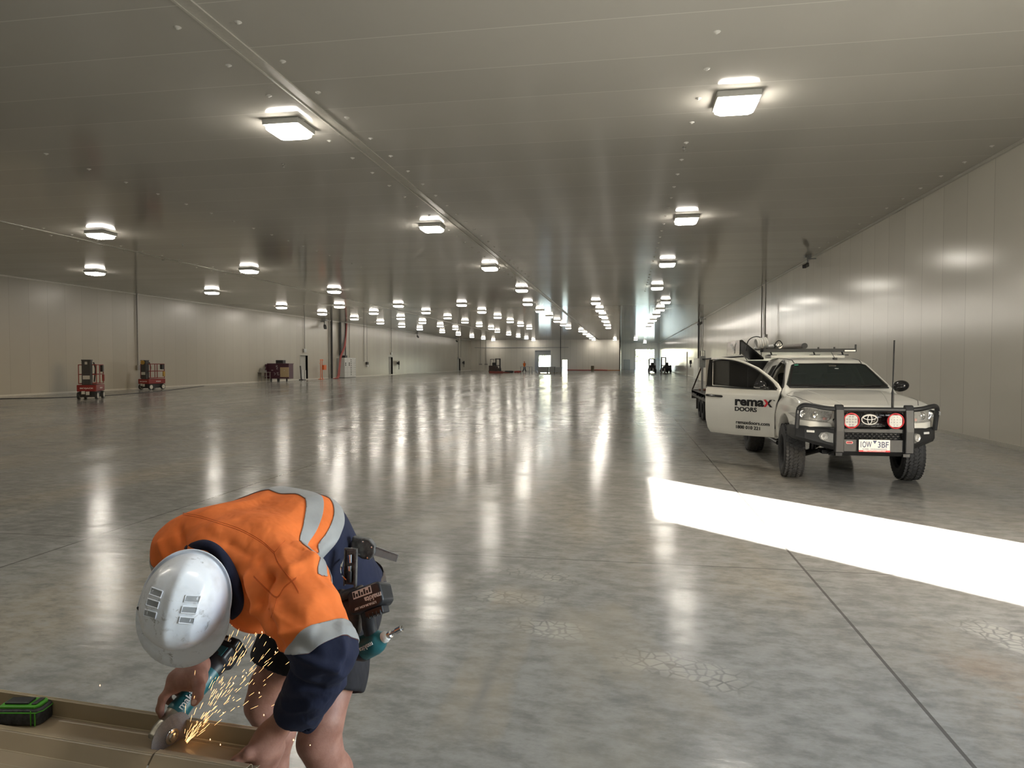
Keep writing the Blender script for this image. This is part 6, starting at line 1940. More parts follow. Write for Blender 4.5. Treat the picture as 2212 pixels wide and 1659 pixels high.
prop(done('sparks', bm, spark_mat()), 'spray of glowing orange sparks flying off the cutting disc', 'sparks', kind='stuff')
# ---------------------------------------------------------------- equipment in the hall
def sub(name, fn, mat, parent, **k):
    bm = BM(); fn(bm); return done(name, bm, mat, parent, **k)
M_lred = simple('lift_red_paint', (0.20, 0.014, 0.013), 0.45, var=0.15)
M_lgrey = simple('lift_mast_grey', (0.045, 0.045, 0.048), 0.5, var=0.15)
M_wheelw = simple('pale_wheel_rubber', (0.55, 0.54, 0.50), 0.6, var=0.1)
M_yel = simple('mustard_reel', (0.42, 0.26, 0.05), 0.5, var=0.2)
M_orange2 = simple('orange_pipe_paint', (0.62, 0.13, 0.03), 0.45, var=0.15)
M_wood = simple('raw_plywood', (0.42, 0.32, 0.19), 0.7, var=0.2)
M_purple = simple('maroon_site_box_paint', (0.055, 0.014, 0.028), 0.5, var=0.3)
M_cabw = simple('pale_grey_enamel', (0.52, 0.52, 0.50), 0.35, var=0.05)
M_conduit = simple('grey_conduit', (0.30, 0.29, 0.27), 0.4, 0.3, var=0.1)
M_dpipe = simple('dark_pipe_lagging', (0.03, 0.03, 0.03), 0.5, var=0.2)
M_hose = simple('red_cable_sheath', (0.28, 0.045, 0.035), 0.5, var=0.15)

def make_lift(loc, rz, label, variant):
    t = empty('mast_lift', loc, rz, label, 'mast lift')
    # long axis +x, front at -x ; width .76
    def f(bm): bx(bm, -0.68, 0.68, -0.40, 0.40, 0.36, 0.66)
    base = sub('chassis', f, M_lred, t, bevel=0.02)
    sub('undercarriage', lambda bm: (bx(bm, -0.60, 0.60, -0.32, 0.32, 0.10, 0.36), [bx(bm, -0.70, -0.62, -0.30 + i * 0.16, -0.2 + i * 0.16, 0.18, 0.34) for i in range(4)]), M_black, t)
    sub('front_plates', lambda bm: (bx(bm, -0.72, -0.70, -0.12, 0.02, 0.20, 0.36), bx(bm, -0.72, -0.70, 0.06, 0.2, 0.24, 0.38)), M_cabw, t)
    for x in (-0.50, 0.50):
        for y in (-0.36, 0.36):
            M = Matrix.Translation((x, y, 0.17)) @ Euler((R_(90), 0, 0)).to_matrix().to_4x4()
            w = sub('wheel', lambda bm: lathe(bm, [(0.0, -0.05), (0.10, -0.055), (0.165, -0.05), (0.17, 0), (0.165, 0.05), (0.10, 0.055), (0, 0.05)], 20, M), M_tyre, t, smooth=True)
            sub('wheel_disc', lambda bm: lathe(bm, [(0.0, -0.056), (0.125, -0.056), (0.125, 0.056), (0, 0.056)], 20, M), M_wheelw, w)
    mast = sub('mast', lambda bm: (bx(bm, -0.66, -0.42, -0.19, 0.19, 0.66, 1.80), bx(bm, -0.68, -0.66, -0.17, -0.11, 0.7, 1.8), bx(bm, -0.68, -0.66, 0.11, 0.17, 0.7, 1.8), bx(bm, -0.69, -0.40, -0.2, 0.2, 1.77, 1.82)), M_lgrey, t, bevel=0.008)
    sub('mast_plate', lambda bm: bx(bm, -0.70, -0.675, -0.14, 0.14, 0.92, 1.09), M_cabw, mast)
    if variant == 'a': sub('mast_decal', lambda bm: bx(bm, -0.70, -0.685, -0.05, 0.05, 1.60, 1.72), M_cabw, mast)
    else:
        M = Matrix.Translation((-0.70, 0.02, 1.68)) @ Euler((0, R_(90), 0)).to_matrix().to_4x4()
        sub('cord_reel', lambda bm: lathe(bm, [(0.0, -0.03), (0.13, -0.03), (0.13, 0.03), (0.04, 0.03), (0.04, 0.05), (0, 0.05)], 20, M), M_yel, mast)
    def rails(bm):
        c = [(-0.50, -0.36), (-0.50, 0.36), (0.64, 0.36), (0.64, -0.36)]
        for x, y in c + [(0.05, -0.36), (0.05, 0.36)]: cyl(bm, (x, y, 0.70), (x, y, 1.58), 0.022, n=8)
        for z in (1.58, 1.14):
            for (x0, y0), (x1, y1) in zip(c, c[1:] + c[:1]): cyl(bm, (x0, y0, z), (x1, y1, z), 0.02, n=8)
        bx(bm, -0.50, 0.64, -0.36, 0.36, 0.70, 0.74)
    bk = sub('basket', rails, M_lred, t)
    sub('control_box', lambda bm: bx(bm, 0.40, 0.62, -0.40, -0.24, 1.25, 1.56), M_black, bk, bevel=0.02)
    sub('control_hose', lambda bm: tube(bm, smooth_path([(-0.45, -0.24, 1.7), (-0.40, -0.30, 1.4), (-0.42, -0.28, 1.1), (-0.38, -0.24, 0.8)]), 0.03, 6), M_black, mast)
    sub('tool_bag', lambda bm: bx(bm, 0.50, 0.66, -0.42, -0.34, 0.80, 1.12), M_yel if variant == 'b' else M_lred, bk, bevel=0.02)
    for side in (0, 1):
        if side == 0: M = axes((-0.681, 0, 0.50), (0, -1, 0), (0, 0, 1)); ww = 0.55
        else: M = axes((0.1, -0.401, 0.50), (1, 0, 0), (0, 0, 1)); ww = 0.40
        text_mesh('maker_text', 'SKYJACK', 0.1, M_skirt, base, M, fit=(ww, 0.075), bold=0.002)
    return t
make_lift((-24.6, 28.55, 0), R_(116), 'red compact mast lift with its black mast towards the camera, nearest the camera', 'a')
make_lift((-29.1, 38.75, 0), R_(84), 'red compact mast lift with a yellow cord reel, parked against the left wall', 'b')

# cable snaking over the floor past the lifts
def fpt(px, py, z=0.012):
    d = CP(px, py, 1) - CAMP; return CAMP + d * ((z - CAM_H) / d.z)
bm = BM(); tube(bm, smooth_path([fpt(*p) for p in ((-60, 862.5), (40, 860.8), (130, 858.6), (210, 855.5), (280, 850.5), (350, 844.5), (440, 833.6))], 8), 0.022, 5)
prop(done('floor_cable', bm, M_black, smooth=True), 'long black cable trailing on the floor along the left wall', 'cable')

# maroon site box, its table
sb = empty('site_toolbox', (-29.2, 55.2, 0), R_(2), 'maroon wheeled site box with a plywood panel and a black case on top', 'site toolbox')
bxm = sub('cabinet', lambda bm: (bx(bm, -0.95, 0.95, -0.45, 0.45, 0.28, 1.52), bx(bm, -1.0, 0.98, -0.48, 0.48, 1.52, 1.58)), M_purple, sb, bevel=0.02)
sub('plywood_panel', lambda bm: bx(bm, 0.20, 0.97, -0.50, -0.46, 0.42, 1.25), M_wood, sb)
sub('side_door', lambda bm: bx(bm, -1.02, -0.95, -0.75, -0.42, 0.3, 1.5), M_purple, sb)
sub('handle', lambda bm: (bx(bm, 0.55, 0.60, -0.52, -0.50, 0.95, 1.0), cyl(bm, (-0.6, -0.47, 1.0), (-0.45, -0.47, 1.0), 0.02)), M_cabw, sb)
for x in (-0.7, -0.1, 0.0, 0.7): sub('castor', lambda bm: (cyl(bm, (x - 0.03, -0.3, 0.1), (x + 0.03, -0.3, 0.1), 0.10, n=14), bx(bm, x - 0.05, x + 0.05, -0.36, -0.24, 0.12, 0.28)), M_black, sb)
def scrib(bm):
    for P in ([(-0.2, 1.42), (-0.05, 1.38), (-0.2, 1.3), (-0.03, 1.24), (-0.15, 1.12), (-0.02, 1.1)], [(-0.4, 0.8), (-0.25, 0.7), (-0.35, 0.58)], [(-0.15, 0.75), (0.0, 0.8), (-0.05, 0.6), (0.1, 0.62)]):
        tube(bm, smooth_path([(x, -0.456, z) for x, z in P], 5), 0.012, 4)
sub('paint_scrawl', scrib, M_cabw, bxm)
bm = BM(); bx(bm, -29.5, -28.85, 54.95, 55.45, 1.585, 1.86); bx(bm, -29.25, -29.05, 54.93, 54.95, 1.75, 1.80)
prop(done('tool_case', bm, M_black, bevel=0.03), 'small black tool case on top of the maroon site box', 'tool case')
bn = empty('steel_table', (-29.75, 53.4, 0), R_(0), 'small steel frame table left of the maroon site box', 'table')
bn.location = (-29.9, 53.7, 0)
sub('top', lambda bm: bx(bm, -0.42, 0.42, -0.35, 0.35, 0.82, 0.86), M_steelgrey, bn)
for x in (-0.38, 0.38):
    for y in (-0.3, 0.3): sub('leg', lambda bm: bx(bm, x - 0.02, x + 0.02, y - 0.02, y + 0.02, 0, 0.82), M_steelgrey, bn)
sub('shelf', lambda bm: bx(bm, -0.38, 0.38, -0.3, 0.3, 0.50, 0.52), M_steelgrey, bn)
vz = empty('bench_vise', (-29.95, 53.7, 0.86), 0, 'pale machine with upright handles sitting on the small steel table', 'machine')
sub('machine_body', lambda bm: (bx(bm, -0.25, 0.22, -0.15, 0.15, 0.0, 0.16), cyl(bm, (-0.05, -0.05, 0.15), (0.02, -0.1, 0.38), 0.03), cyl(bm, (0.12, 0, 0.15), (0.20, 0, 0.42), 0.02), bx(bm, -0.3, -0.12, -0.1, 0.1, 0.16, 0.30)), M_steelgrey, vz, bevel=0.01)
vz.name = 'workshop_machine'

# leaning things at the first doorway
bm = BM(); M = axes((-29.95, 60.55, 0.0), (1, 0, 0), (0, -0.16, 1)); bx(bm, -0.04, 0.04, 0.0, 1.35, -0.09, 0.03); put(bm, M @ Matrix.Identity(4)); bx(bm, -30.1, -29.7, 60.35, 60.95, 0.0, 0.08)
prop(done('leaning_plank', bm, M_lgrey), 'dark plank leaning beside the first doorway in the left wall', 'plank')
bm = BM(); bx(bm, -30.44, -30.36, 61.5, 61.95, 0.0, 0.95); bx(bm, -30.38, -30.33, 62.05, 62.3, 0.0, 0.9)
prop(done('pale_board', bm, M_cabw), 'pair of pale boards standing in the first doorway of the left wall', 'board')

# orange pump stand
pm = empty('pump_stand', (-29.6, 64.1, 0), R_(90), 'orange upright pipe stand with a control box by the left wall', 'pump stand')
def pp(bm):
    for x in (-0.16, 0.20):
        tube(bm, smooth_path([(x * 1.6, 0, 0.02), (x, 0, 0.35), (x, 0, 1.75), (x + 0.05, 0, 1.92), (x + 0.18, 0, 1.93)], 5), 0.035, 8)
    bx(bm, -0.4, 0.4, -0.15, 0.15, 0.0, 0.04); cyl(bm, (-0.35, 0, 1.9), (0.55, 0, 1.86), 0.02, n=8); cyl(bm, (-0.4, 0, 1.55), (-0.1, 0, 1.6), 0.02, n=8)
sub('pipes', pp, M_orange2, pm, smooth=True)
sub('control_box', lambda bm: bx(bm, -0.02, 0.55, -0.30, -0.06, 0.92, 1.40), M_orange2, pm, bevel=0.02)

# main switchboard with cable ladder, conduits and the red cable bundle
sw = empty('switchboard', (-29.85, 71.0, 0), R_(90), 'large pale grey electrical switchboard with rows of switches under the cable ladder', 'switchboard')
for i in range(4):
    x0 = -1.55 + i * 0.78
    c = sub('cubicle', lambda bm: bx(bm, x0, x0 + 0.76, -0.42, 0.42, 0.05, 2.15), M_cabw, sw, bevel=0.01)
    def swt(bm):
        n_ = 9
        for k in range(n_):
            z = 0.28 + k * 0.20
            if i == 2: bx(bm, x0 + 0.12, x0 + 0.26, -0.45, -0.42, z, z + 0.09)
            elif i == 3: bx(bm, x0 + 0.48, x0 + 0.56, -0.44, -0.42, z, z + 0.05)
            elif k in (5, 6): bx(bm, x0 + 0.2 + i * 0.2, x0 + 0.3 + i * 0.2, -0.46, -0.42, z, z + 0.16)
        for z in (0.6, 1.1, 1.6): bx(bm, x0 + 0.02, x0 + 0.74, -0.423, -0.42, z, z + 0.008)
    sub('switches', swt, M_black, c)
sub('plinth', lambda bm: bx(bm, -1.55, 1.55, -0.4, 0.4, 0, 0.05), M_black, sw)
sub('cable_entry', lambda bm: bx(bm, -0.9, -0.3, -0.2, 0.2, 2.15, 2.4), M_black, sw)
cl = empty('cable_ladder', (-30.1, 70.6, 2.2), 0, 'vertical cable ladder rising from the switchboard to the ceiling', 'cable ladder')
def lad(bm):
    for y in (-0.75, -0.6, 0.55, 0.7): bx(bm, -0.05, 0.05, y - 0.03, y + 0.03, 0.2, 3.75)
    for k in range(16): bx(bm, -0.03, 0.0, -0.7, 0.65, 0.3 + k * 0.22, 0.34 + k * 0.22)
sub('rails', lad, M_lgrey, cl)
sub('cables', lambda bm: [cyl(bm, (0.06, -0.5 + 0.13 * k, 0.2), (0.06, -0.5 + 0.13 * k, 3.75), 0.05, n=8) for k in range(7)], M_conduit, cl)
bm = BM()
for k in range(4):
    o_ = k * 0.11
    tube(bm, smooth_path([(-29.95, 71.2 + o_ * .6, 5.9), (-29.9, 70.9 + o_ * .6, 4.6), (-29.7, 69.9 + o_, 3.3), (-29.55, 68.6 + o_, 2.3), (-29.45, 68.0 + o_, 1.2), (-29.4, 67.5 + o_ * 1.5, 0.25), (-29.2, 66.6 + o_ * 2, 0.05), (-28.9, 65.4 + o_ * 3, 0.05)], 6), 0.045, 6)
prop(done('red_cable_bundle', bm, M_hose, smooth=True), 'bundle of thick red cables sweeping from the ceiling to the floor by the switchboard', 'cable bundle')
def pole(x, y, z0, z1, r, mat, label, name='conduit', cat='conduit', box_=None, mat2=None, n=8):
    if box_ is None:
        bm = BM(); cyl(bm, (x, y, z0), (x, y, z1), r, n=n)
        return prop(done(name, bm, mat, smooth=True), label, cat)
    t = empty(name, (x, y, z0), 0, label, cat)
    sub('pipe', lambda bm: cyl(bm, (0, 0, 0), (0, 0, z1 - z0), r, n=n), mat, t, smooth=True)
    sx, sy, sz = box_
    sub('box', lambda bm: bx(bm, -sx / 2 if x < 0 else -sx / 2, sx / 2, -sy / 2, sy / 2, -sz, 0), mat2 or M_conduit, t, bevel=0.01)
    return t
XLW = XL + 0.09
pole(XLW, 67.4, 0.0, ZC, 0.06, M_conduit, 'grey floor to ceiling conduit left of the red cables')
pole(XLW + 0.02, 67.95, 0.0, ZC, 0.10, M_dpipe, 'thick black floor to ceiling pipe beside the red cables', 'wall_pipe', 'pipe')
pole(XLW, 38.96, 1.5, ZC, 0.045, M_conduit, 'dark conduit dropping from the ceiling behind the lift with the yellow reel', box_=(0.12, 0.22, 0.3))
pole(XLW, 61.85, 2.95, ZC, 0.035, M_conduit, 'thin conduit dropping to a small box above the first left doorway', box_=(0.12, 0.50, 0.34), mat2=M_steelgrey)
pole(XLW - 0.02, 72.75, 2.2, ZC, 0.03, M_conduit, 'thin conduit dropping to the right end of the switchboard')
pole(XLW, 77.0, 1.75, ZC, 0.035, M_conduit, 'left of two close conduits dropping to a black isolator')
iso = pole(XLW + 0.1, 77.7, 1.70, ZC, 0.025, M_conduit, 'right of two close conduits ending at a black isolator and white plug', box_=(0.2, 0.45, 0.32), mat2=M_black)
sub('plug', lambda bm: bx(bm, -0.08, 0.10, -0.15, 0.15, -0.60, -0.34), M_cabw, iso, bevel=0.03)
pole(XLW + 0.02, 86.5, 2.95, ZC, 0.035, M_conduit, 'thin conduit dropping to a small box above the second left doorway', box_=(0.12, 0.4, 0.3), mat2=M_steelgrey)
pole(XLW, 123.2, 2.6, ZC, 0.05, M_conduit, 'thin conduit over the farthest left doorway', box_=(0.1, 0.3, 0.3))
pole(XLW, 125.2, 2.6, ZC, 0.04, M_conduit, 'thin conduit right of the farthest left doorway')
def hose_reel(y, label):
    t = empty('hose_reel', (XL + 0.02, y, 1.55), 0, label, 'hose reel')
    M = Matrix.Translation((0.25, 0, 0)) @ Euler((0, R_(90), R_(20))).to_matrix().to_4x4()
    sub('drum', lambda bm: lathe(bm, [(0.0, -0.10), (0.36, -0.10), (0.36, -0.07), (0.24, -0.07), (0.24, 0.07), (0.36, 0.07), (0.36, 0.10), (0, 0.10)], 20, M), M_black, t)
    sub('nozzle', lambda bm: (cyl(bm, (0.25, 0.05, -0.3), (0.25, 0.05, -0.85), 0.04, n=8), bx(bm, 0.0, 0.2, -0.1, 0.1, -0.15, 0.15)), M_black, t)
hose_reel(89.0, 'black hose reel on the left wall right of the second doorway')
hose_reel(126.8, 'tiny black hose reel right of the farthest left doorway')
def camera(x, y, s, label, sc=1.0):
    t = empty('security_camera', (x, y, ZC - 0.05), 0, label, 'security camera')
    t.scale = (sc, sc, sc)
    sub('mount', lambda bm: (bx(bm, -0.12, 0.12, -0.12, 0.12, -0.06, 0.05), cyl(bm, (0, 0, -0.05), (0, 0, -0.34), 0.03, n=8), bx(bm, -0.03, 0.32 * s, -0.02, 0.02, -0.12, -0.08)), M_greyp, t)
    def b_(bm): box(bm, (-0.12 * s, -0.20, -0.40), (0.14, 0.52, 0.14), (R_(14), 0, R_(28) * -s)); box(bm, (-0.0 * s, 0.02, -0.33), (0.10, 0.10, 0.16))
    sub('camera_body', b_, M_lgrey, t, bevel=0.02)
camera(7.2, 29.4, 1, 'grey camera bracketed at the top of the right wall above the truck')
camera(7.15, 68.1, 1, 'dark camera at the top of the right wall beside the dark pipes', 1.5)
camera(-29.9, 65.6, -1, 'large grey camera cluster at the top of the left wall beside the black pipe', 1.9)
camera(-29.9, 97.0, -1, 'small dark camera at the top of the left wall, middle one of the three', 1.5)
camera(-29.9, 120.4, -1, 'tiny dark camera at the top of the left wall, farthest one of the three', 1.4)

# right wall services
XRW = XR - 0.09
pole(XRW + 0.03, 40.4, 1.9, ZC, 0.035, M_conduit, 'left of two thin conduits dropping down the right wall behind the truck')
be = pole(XRW - 0.25, 37.9, 3.15, ZC, 0.035, M_conduit, 'right of two thin conduits on the right wall ending in a pale beacon', box_=(0.16, 0.55, 0.5), mat2=M_cabw)
sub('beacon', lambda bm: lathe(bm, [(0, -0.85), (0.10, -0.82), (0.13, -0.7), (0.05, -0.52), (0, -0.5)], 12), M_skirt, be, smooth=True)
for k, (y, r, m_, w_) in enumerate(((72.6, 0.10, M_dpipe, 'thick dark pipe, left of the group on the right wall'), (70.6, 0.07, M_conduit, 'grey pipe, middle of the group on the right wall'), (68.9, 0.05, M_conduit, 'thin grey pipe, right of the group on the right wall'))):
    pole(XR - 0.2, y, 1.9, ZC, r, m_, w_, 'wall_pipe', 'pipe')
bm = BM(); bx(bm, 6.9, 7.54, 68.6, 73.0, 0, 2.05); prop(done('control_cabinet', bm, M_cabw, bevel=0.02), 'tall pale cabinet against the right wall below the dark pipes', 'cabinet')
bm = BM(); bx(bm, 6.75, 7.54, 60.5, 66.5, 0, 1.95); prop(done('control_cabinet', bm, simple('buff_cabinet', (0.42, 0.39, 0.34), 0.4, var=0.05), bevel=0.02), 'buff cabinet against the right wall just beyond the trailer post', 'cabinet')
pole(7.2, 84.0, 0.0, 2.9, 0.07, M_conduit, 'short grey guard post standing against the right wall', 'guard_post', 'post')
bm = BM(); cyl(bm, (7.3, 80.5, 1.5), (7.3, 80.5, 1.9), 0.14, n=12); cyl(bm, (7.3, 80.5, 1.1), (7.3, 80.5, 1.5), 0.05, n=8)
prop(done('wall_phone', bm, M_black), 'small black fitting on the right wall beside the grey post', 'wall fitting')

# forklifts
def forklift(loc, rz, label, h=2.1, red=False):
    t = empty('forklift', loc, rz, label, 'forklift')
    bodym = M_lgrey if not red else simple('dark_forklift_paint', (0.05, 0.035, 0.03), 0.5, var=0.2)
    b_ = sub('body', lambda bm: (bx(bm, -0.55, 0.55, 0.1, 1.5, 0.22, 0.72), bx(bm, -0.52, 0.52, 0.75, 1.75, 0.3, 1.05), bx(bm, -0.5, 0.5, 1.35, 1.85, 0.25, 1.15)), bodym, t, bevel=0.06, seg=2)
    sub('seat', lambda bm: (bx(bm, -0.25, 0.25, 0.7, 1.15, 1.05, 1.17), bx(bm, -0.25, 0.25, 1.12, 1.22, 1.15, 1.6)), M_seat, t, bevel=0.03)
    def og(bm):
        for x in (-0.5, 0.5):
            cyl(bm, (x, 0.15, 0.7), (x, 0.35, h), 0.035, n=8); cyl(bm, (x, 1.45, 1.0), (x, 1.3, h), 0.035, n=8); cyl(bm, (x, 0.35, h), (x, 1.3, h), 0.035, n=8)
        for k in range(6): bx(bm, -0.5, 0.5, 0.35 + k * 0.18, 0.40 + k * 0.18, h - 0.02, h + 0.02)
    sub('overhead_guard', og, M_black, t)
    def ms(bm):
        for x in (-0.36, 0.36): bx(bm, x - 0.06, x + 0.06, -0.16, 0.02, 0.08, h + 0.12)
        for z in (0.3, 1.1, h): bx(bm, -0.40, 0.40, -0.14, -0.04, z, z + 0.1)
        bx(bm, -0.48, 0.48, -0.22, -0.16, 0.25, 0.75)
    sub('mast', ms, M_black, t)
    for x in (-0.25, 0.25): sub('fork', lambda bm: (bx(bm, x - 0.06, x + 0.06, -1.2, -0.2, 0.06, 0.10), bx(bm, x - 0.06, x + 0.06, -0.24, -0.2, 0.06, 0.7)), M_steelgrey, t)
    for x in (-0.5, 0.5):
        for y, r in ((0.25, 0.32), (1.45, 0.26)): sub('wheel', lambda bm: cyl(bm, (x - 0.1, y, r), (x + 0.1, y, r), r, n=18), M_tyre, t)
forklift((4.1, 111.5, 0), R_(-8), 'dark forklift standing in front of the far bright doorway, left of the pair', 2.12)
forklift((6.0, 111.8, 0), R_(-28), 'dark forklift with raised mast beside the right wall, right of the pair', 2.35)
forklift((-19.2, 103.4, 0), R_(160), 'dark forklift parked before the back wall with low red gear at its foot', 2.1, True)
bm = BM(); bx(bm, -20.05, -18.0, 100.9, 101.4, 0.0, 0.32); cyl(bm, (-18.0, 101.2, 0.15), (-16.9, 101.2, 0.06), 0.12, 0.04)
prop(done('red_tow_sled', bm, simple('dull_red_paint', (0.16, 0.03, 0.02), 0.6, var=0.2), bevel=0.04), 'low dull red sled lying at the foot of the left forklift', 'sled')
bm = BM()
rnd = random.Random(3)
for k in range(4): bmesh.ops.create_icosphere(bm, subdivisions=2, radius=0.32, matrix=Matrix.Translation((-18.5 + k * 0.28, 107.2, 0.16)) @ Matrix.Diagonal((1, 0.8, 0.55, 1)))
prop(done('dark_tarp', bm, M_black, smooth=True), 'crumpled dark tarp on the floor right of the left forklift', 'tarp')
bm = BM()
for k in range(4): box(bm, (-17.1 + k * 0.22, 107.3, 0.14 + 0.03 * (k % 2)), (0.34, 0.5, 0.26), (0, 0, k * 0.5))
prop(done('red_hose_pile', bm, M_hose, bevel=0.06), 'pile of red hose on the floor beside the walking person', 'hose pile')
# trestle frame the walker passes
t = empty('frame_table', (-15.5, 108.4, 0), 0, 'bare steel frame table in the far hall beside the walking person', 'table')
sub('top', lambda bm: bx(bm, -0.95, 0.95, -0.3, 0.3, 0.88, 0.94), M_greyp, t)
for x in (-0.9, -0.35, 0.5, 0.9): sub('leg', lambda bm: bx(bm, x - 0.03, x + 0.03, -0.25, 0.25, 0, 0.88), M_greyp, t)
# distant walker
wk = empty('person', (-16.35, 112.0, 0), 0, 'distant walking person in an orange vest and dark trousers', 'person')
S = SDF((-0.45, -0.3, 0.0), (0.45, 0.3, 1.8), 0.018)
S.chain([(0, 0, 0.92), (0, 0, 1.15), (0, 0, 1.40)], [0.13, 0.125, 0.13], 0.04); S.cap((-0.17, 0, 1.42), (0.17, 0, 1.42), 0.06, 0.06, 0.04); S.cap((0, 0, 1.45), (0, 0, 1.6), 0.055, 0.05, 0.03); S.ell((0, -0.01, 1.67), (0.075, 0.09, 0.11), k=0.02); S.ell((0, -0.10, 1.66), (0.015, 0.02, 0.025), k=0.01)
for s, dx in ((-1, -0.28), (1, 0.26)):
    S.chain([(s * 0.08, 0, 0.88), (dx * 0.45, 0, 0.50), (dx, 0.03, 0.08)], [0.085, 0.065, 0.045], 0.03); S.cap((dx, 0.03, 0.05), (dx, -0.12, 0.04), 0.045, 0.035, 0.02)
    S.chain([(s * 0.19, 0, 1.40), (s * 0.24 - dx * 0.3, 0, 1.14), (s * 0.2 - dx * 0.6, -0.08, 0.92)], [0.055, 0.045, 0.032], 0.02)
    for q in range(4): S.cap((s * 0.2 - dx * 0.6 + (q - 1.5) * 0.02, -0.09, 0.90), (s * 0.2 - dx * 0.6 + (q - 1.5) * 0.02, -0.10, 0.81 + 0.01 * q), 0.012, 0.009, 0.006)
    S.cap((s * 0.2 - dx * 0.6 - 0.03 * s, -0.09, 0.90), (s * 0.2 - dx * 0.6 - 0.055 * s, -0.10, 0.85), 0.012, 0.01, 0.006)
sdf_obj('body', S, M_skin, wk)
S = SDF((-0.35, -0.25, 0.85), (0.35, 0.25, 1.55), 0.018)
S.chain([(0, 0, 0.95), (0, 0, 1.15), (0, 0, 1.40)], [0.150, 0.145, 0.145], 0.04); S.cap((-0.18, 0, 1.41), (0.18, 0, 1.41), 0.08, 0.08, 0.04); S.plane((0, 0, 0.93), (0, 0, -1))
sdf_obj('vest', S, M_orange, wk)
S = SDF((-0.45, -0.25, 0.06), (0.45, 0.25, 1.02), 0.018)
S.cap((0, 0, 0.92), (0, 0, 0.98), 0.14, 0.14, 0.02)
for s, dx in ((-1, -0.28), (1, 0.26)): S.chain([(s * 0.08, 0, 0.88), (dx * 0.45, 0, 0.50), (dx, 0.03, 0.12)], [0.10, 0.085, 0.065], 0.03)
sdf_obj('trousers', S, M_navy, wk)
sub('cap', lambda bm: lathe(bm, [(0.085, 0), (0.09, 0.05), (0.07, 0.10), (0, 0.12)], 16, Matrix.Translation((0, -0.01, 1.69))), M_orange, wk, smooth=True)

# stacks of grey wall panels on the floor in front of the tall door
k = 0
for x0, x1, ht, lb in ((-13.3, -11.75, 0.98, 'left'), (-11.6, -10.75, 1.0, 'middle'), (-10.65, -9.8, 0.92, 'right')):
    t = empty('panel_stack', ((x0 + x1) / 2, 106.3, 0), 0, '%s of three stacks of grey panels on the floor before the tall back door' % lb, 'panel stack', 'stacks of grey panels')
    for i in range(5):
        z = 0.08 + i * (ht - 0.1) / 5
        sub('panel', lambda bm: bx(bm, x0 - t.location.x, x1 - t.location.x, -0.9, 0.9, z, z + (ht - 0.1) / 5 - 0.012), M_greyp, t)
    for x in (x0 + 0.15, x1 - 0.15): sub('bearer', lambda bm: bx(bm, x - 0.05 - t.location.x, x + 0.05 - t.location.x, -0.8, 0.8, 0, 0.08), M_wood, t)
# things along the back wall
bm = BM(); tube(bm, [(-11.2, 133.6, 0.12), (-6.5, 133.5, 0.10), (-5.6, 133.4, 0.16), (-3.4, 133.6, 0.10)], 0.11, 6)
prop(done('orange_tarp_roll', bm, M_hose), 'long dull red roll lying at the foot of the back wall', 'roll')
bm = BM(); bx(bm, -6.8, -1.0, 133.75, 133.95, 0.0, 0.16); prop(done('orange_kick_strip', bm, simple('faded_orange_paint', (0.36, 0.15, 0.05), 0.6)), 'orange strip along the bottom of the back wall', 'strip')
bm = BM(); cyl(bm, (-6.2, 132.6, 0), (-6.2, 132.6, 0.95), 0.30, n=14); prop(done('brown_drum', bm, simple('brown_drum_paint', (0.13, 0.10, 0.06), 0.6)), 'small brown drum standing against the back wall', 'drum')
bm = BM(); bx(bm, -29.5, -10.9, 133.88, 133.98, 4.45, 4.55); prop(done('wall_rail', bm, M_greyp), 'thin grey rail running level across the back wall', 'rail')
pole(-12.45, 133.85, 0, ZC, 0.07, M_dpipe, 'thin dark floor to ceiling pipe on the back wall', 'wall_pipe', 'pipe')
pole(-28.3, 133.85, 1.35, ZC, 0.05, M_conduit, 'left of two conduits on the back wall ending at socket boxes', box_=(0.6, 0.15, 0.25))
pole(-27.2, 133.85, 1.35, ZC, 0.05, M_conduit, 'right of two conduits on the back wall ending at socket boxes', box_=(0.6, 0.15, 0.25))
bm = BM(); bx(bm, 6.7, 7.4, 157.3, 157.7, 2.0, 2.6); cyl(bm, (7.05, 157.6, 2.6), (7.05, 157.6, ZC), 0.05, n=8); prop(done('switch_fitting', bm, M_cabw), 'pale switch box hanging on a conduit right of the far bright doorway', 'switch box')

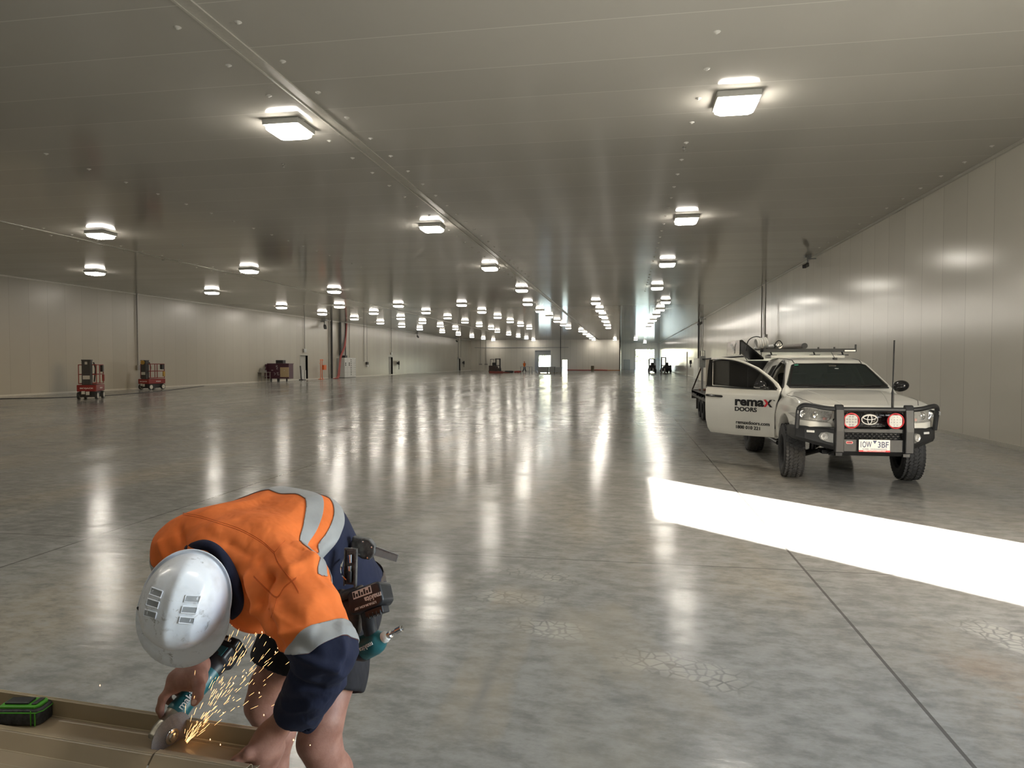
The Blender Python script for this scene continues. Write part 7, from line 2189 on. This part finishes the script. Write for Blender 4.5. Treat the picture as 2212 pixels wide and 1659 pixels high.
# sprinkler heads
M_brass = simple('chromed_sprinkler', (0.6, 0.6, 0.58), 0.25, 0.9)
bm0 = BM(); lathe(bm0, [(0.04, 0.0), (0.04, -0.01), (0.012, -0.015), (0.012, -0.06), (0.028, -0.065), (0.028, -0.07), (0, -0.07)], 12)
sp0 = None
for (px, py, lb) in ((612, 357, 'small pendant sprinkler head on the ceiling behind the left near light'), (1478, 321, 'small pendant sprinkler head on the ceiling between the two right lights'), (394, 529, 'tiny sprinkler head on the dark left part of the ceiling')):
    d = CP(px, py, 1) - CAMP; q = CAMP + d * ((ZC - 0.03 - CAM_H) / d.z)
    if sp0 is None: sp0 = o = done('sprinkler', bm0, M_brass, smooth=True)
    else: o = sp0.copy(); col.objects.link(o)
    o.location = (q.x, q.y, ZC); prop(o, lb, 'sprinkler', 'ceiling sprinklers')

# trees beyond the open doors
M_leaf = simple('eucalypt_leaves', (0.13, 0.17, 0.075), 0.7, var=0.5, scale=3)
M_bark = simple('pale_bark', (0.30, 0.27, 0.22), 0.9, var=0.3)
rnd = random.Random(21)
def tree(x, y, h, label):
    t = empty('tree', (x, y, -0.05), 0, label, 'tree', 'trees outside the far doors')
    sub('trunk', lambda bm: [tube(bm, [(0, 0, 0), (rnd.uniform(-.5, .5), 0, h * 0.4), (rnd.uniform(-1.2, 1.2), rnd.uniform(-1, 1), h * 0.75)], [0.22, 0.16, 0.06], 6) for _ in range(2)], M_bark, t)
    bm = BM()
    for _ in range(26):
        c = Vector((rnd.gauss(0, h * 0.16), rnd.gauss(0, h * 0.16), h * rnd.uniform(0.35, 0.95)))
        for _ in range(34):
            d = Vector((rnd.gauss(0, 1), rnd.gauss(0, 1), rnd.gauss(0, 0.7))).normalized() * h * 0.09 * rnd.random() ** 0.4
            p = c + d; s_ = rnd.uniform(0.12, 0.28)
            a_ = Vector((rnd.gauss(0, 1), rnd.gauss(0, 1), rnd.gauss(0, 1))).normalized(); b_ = a_.orthogonal().normalized()
            bm.faces.new([bm.verts.new(p + a_ * s_), bm.verts.new(p + b_ * s_ * 0.5), bm.verts.new(p - a_ * s_), bm.verts.new(p - b_ * s_ * 0.5)])
    done('crown', bm, M_leaf, t, fix=False)
for x, y, h, lb in ((4.0, 212, 5.2, 'leafy tree left of centre seen through the far bright doorway'), (8.0, 218, 6.4, 'taller leafy tree seen through the middle of the far bright doorway'), (11.0, 205, 4.6, 'leafy tree at the right edge of the far bright doorway'), (-21.5, 172, 5.0, 'leafy tree seen through the tall back wall door')):
    tree(x, y, h, lb)
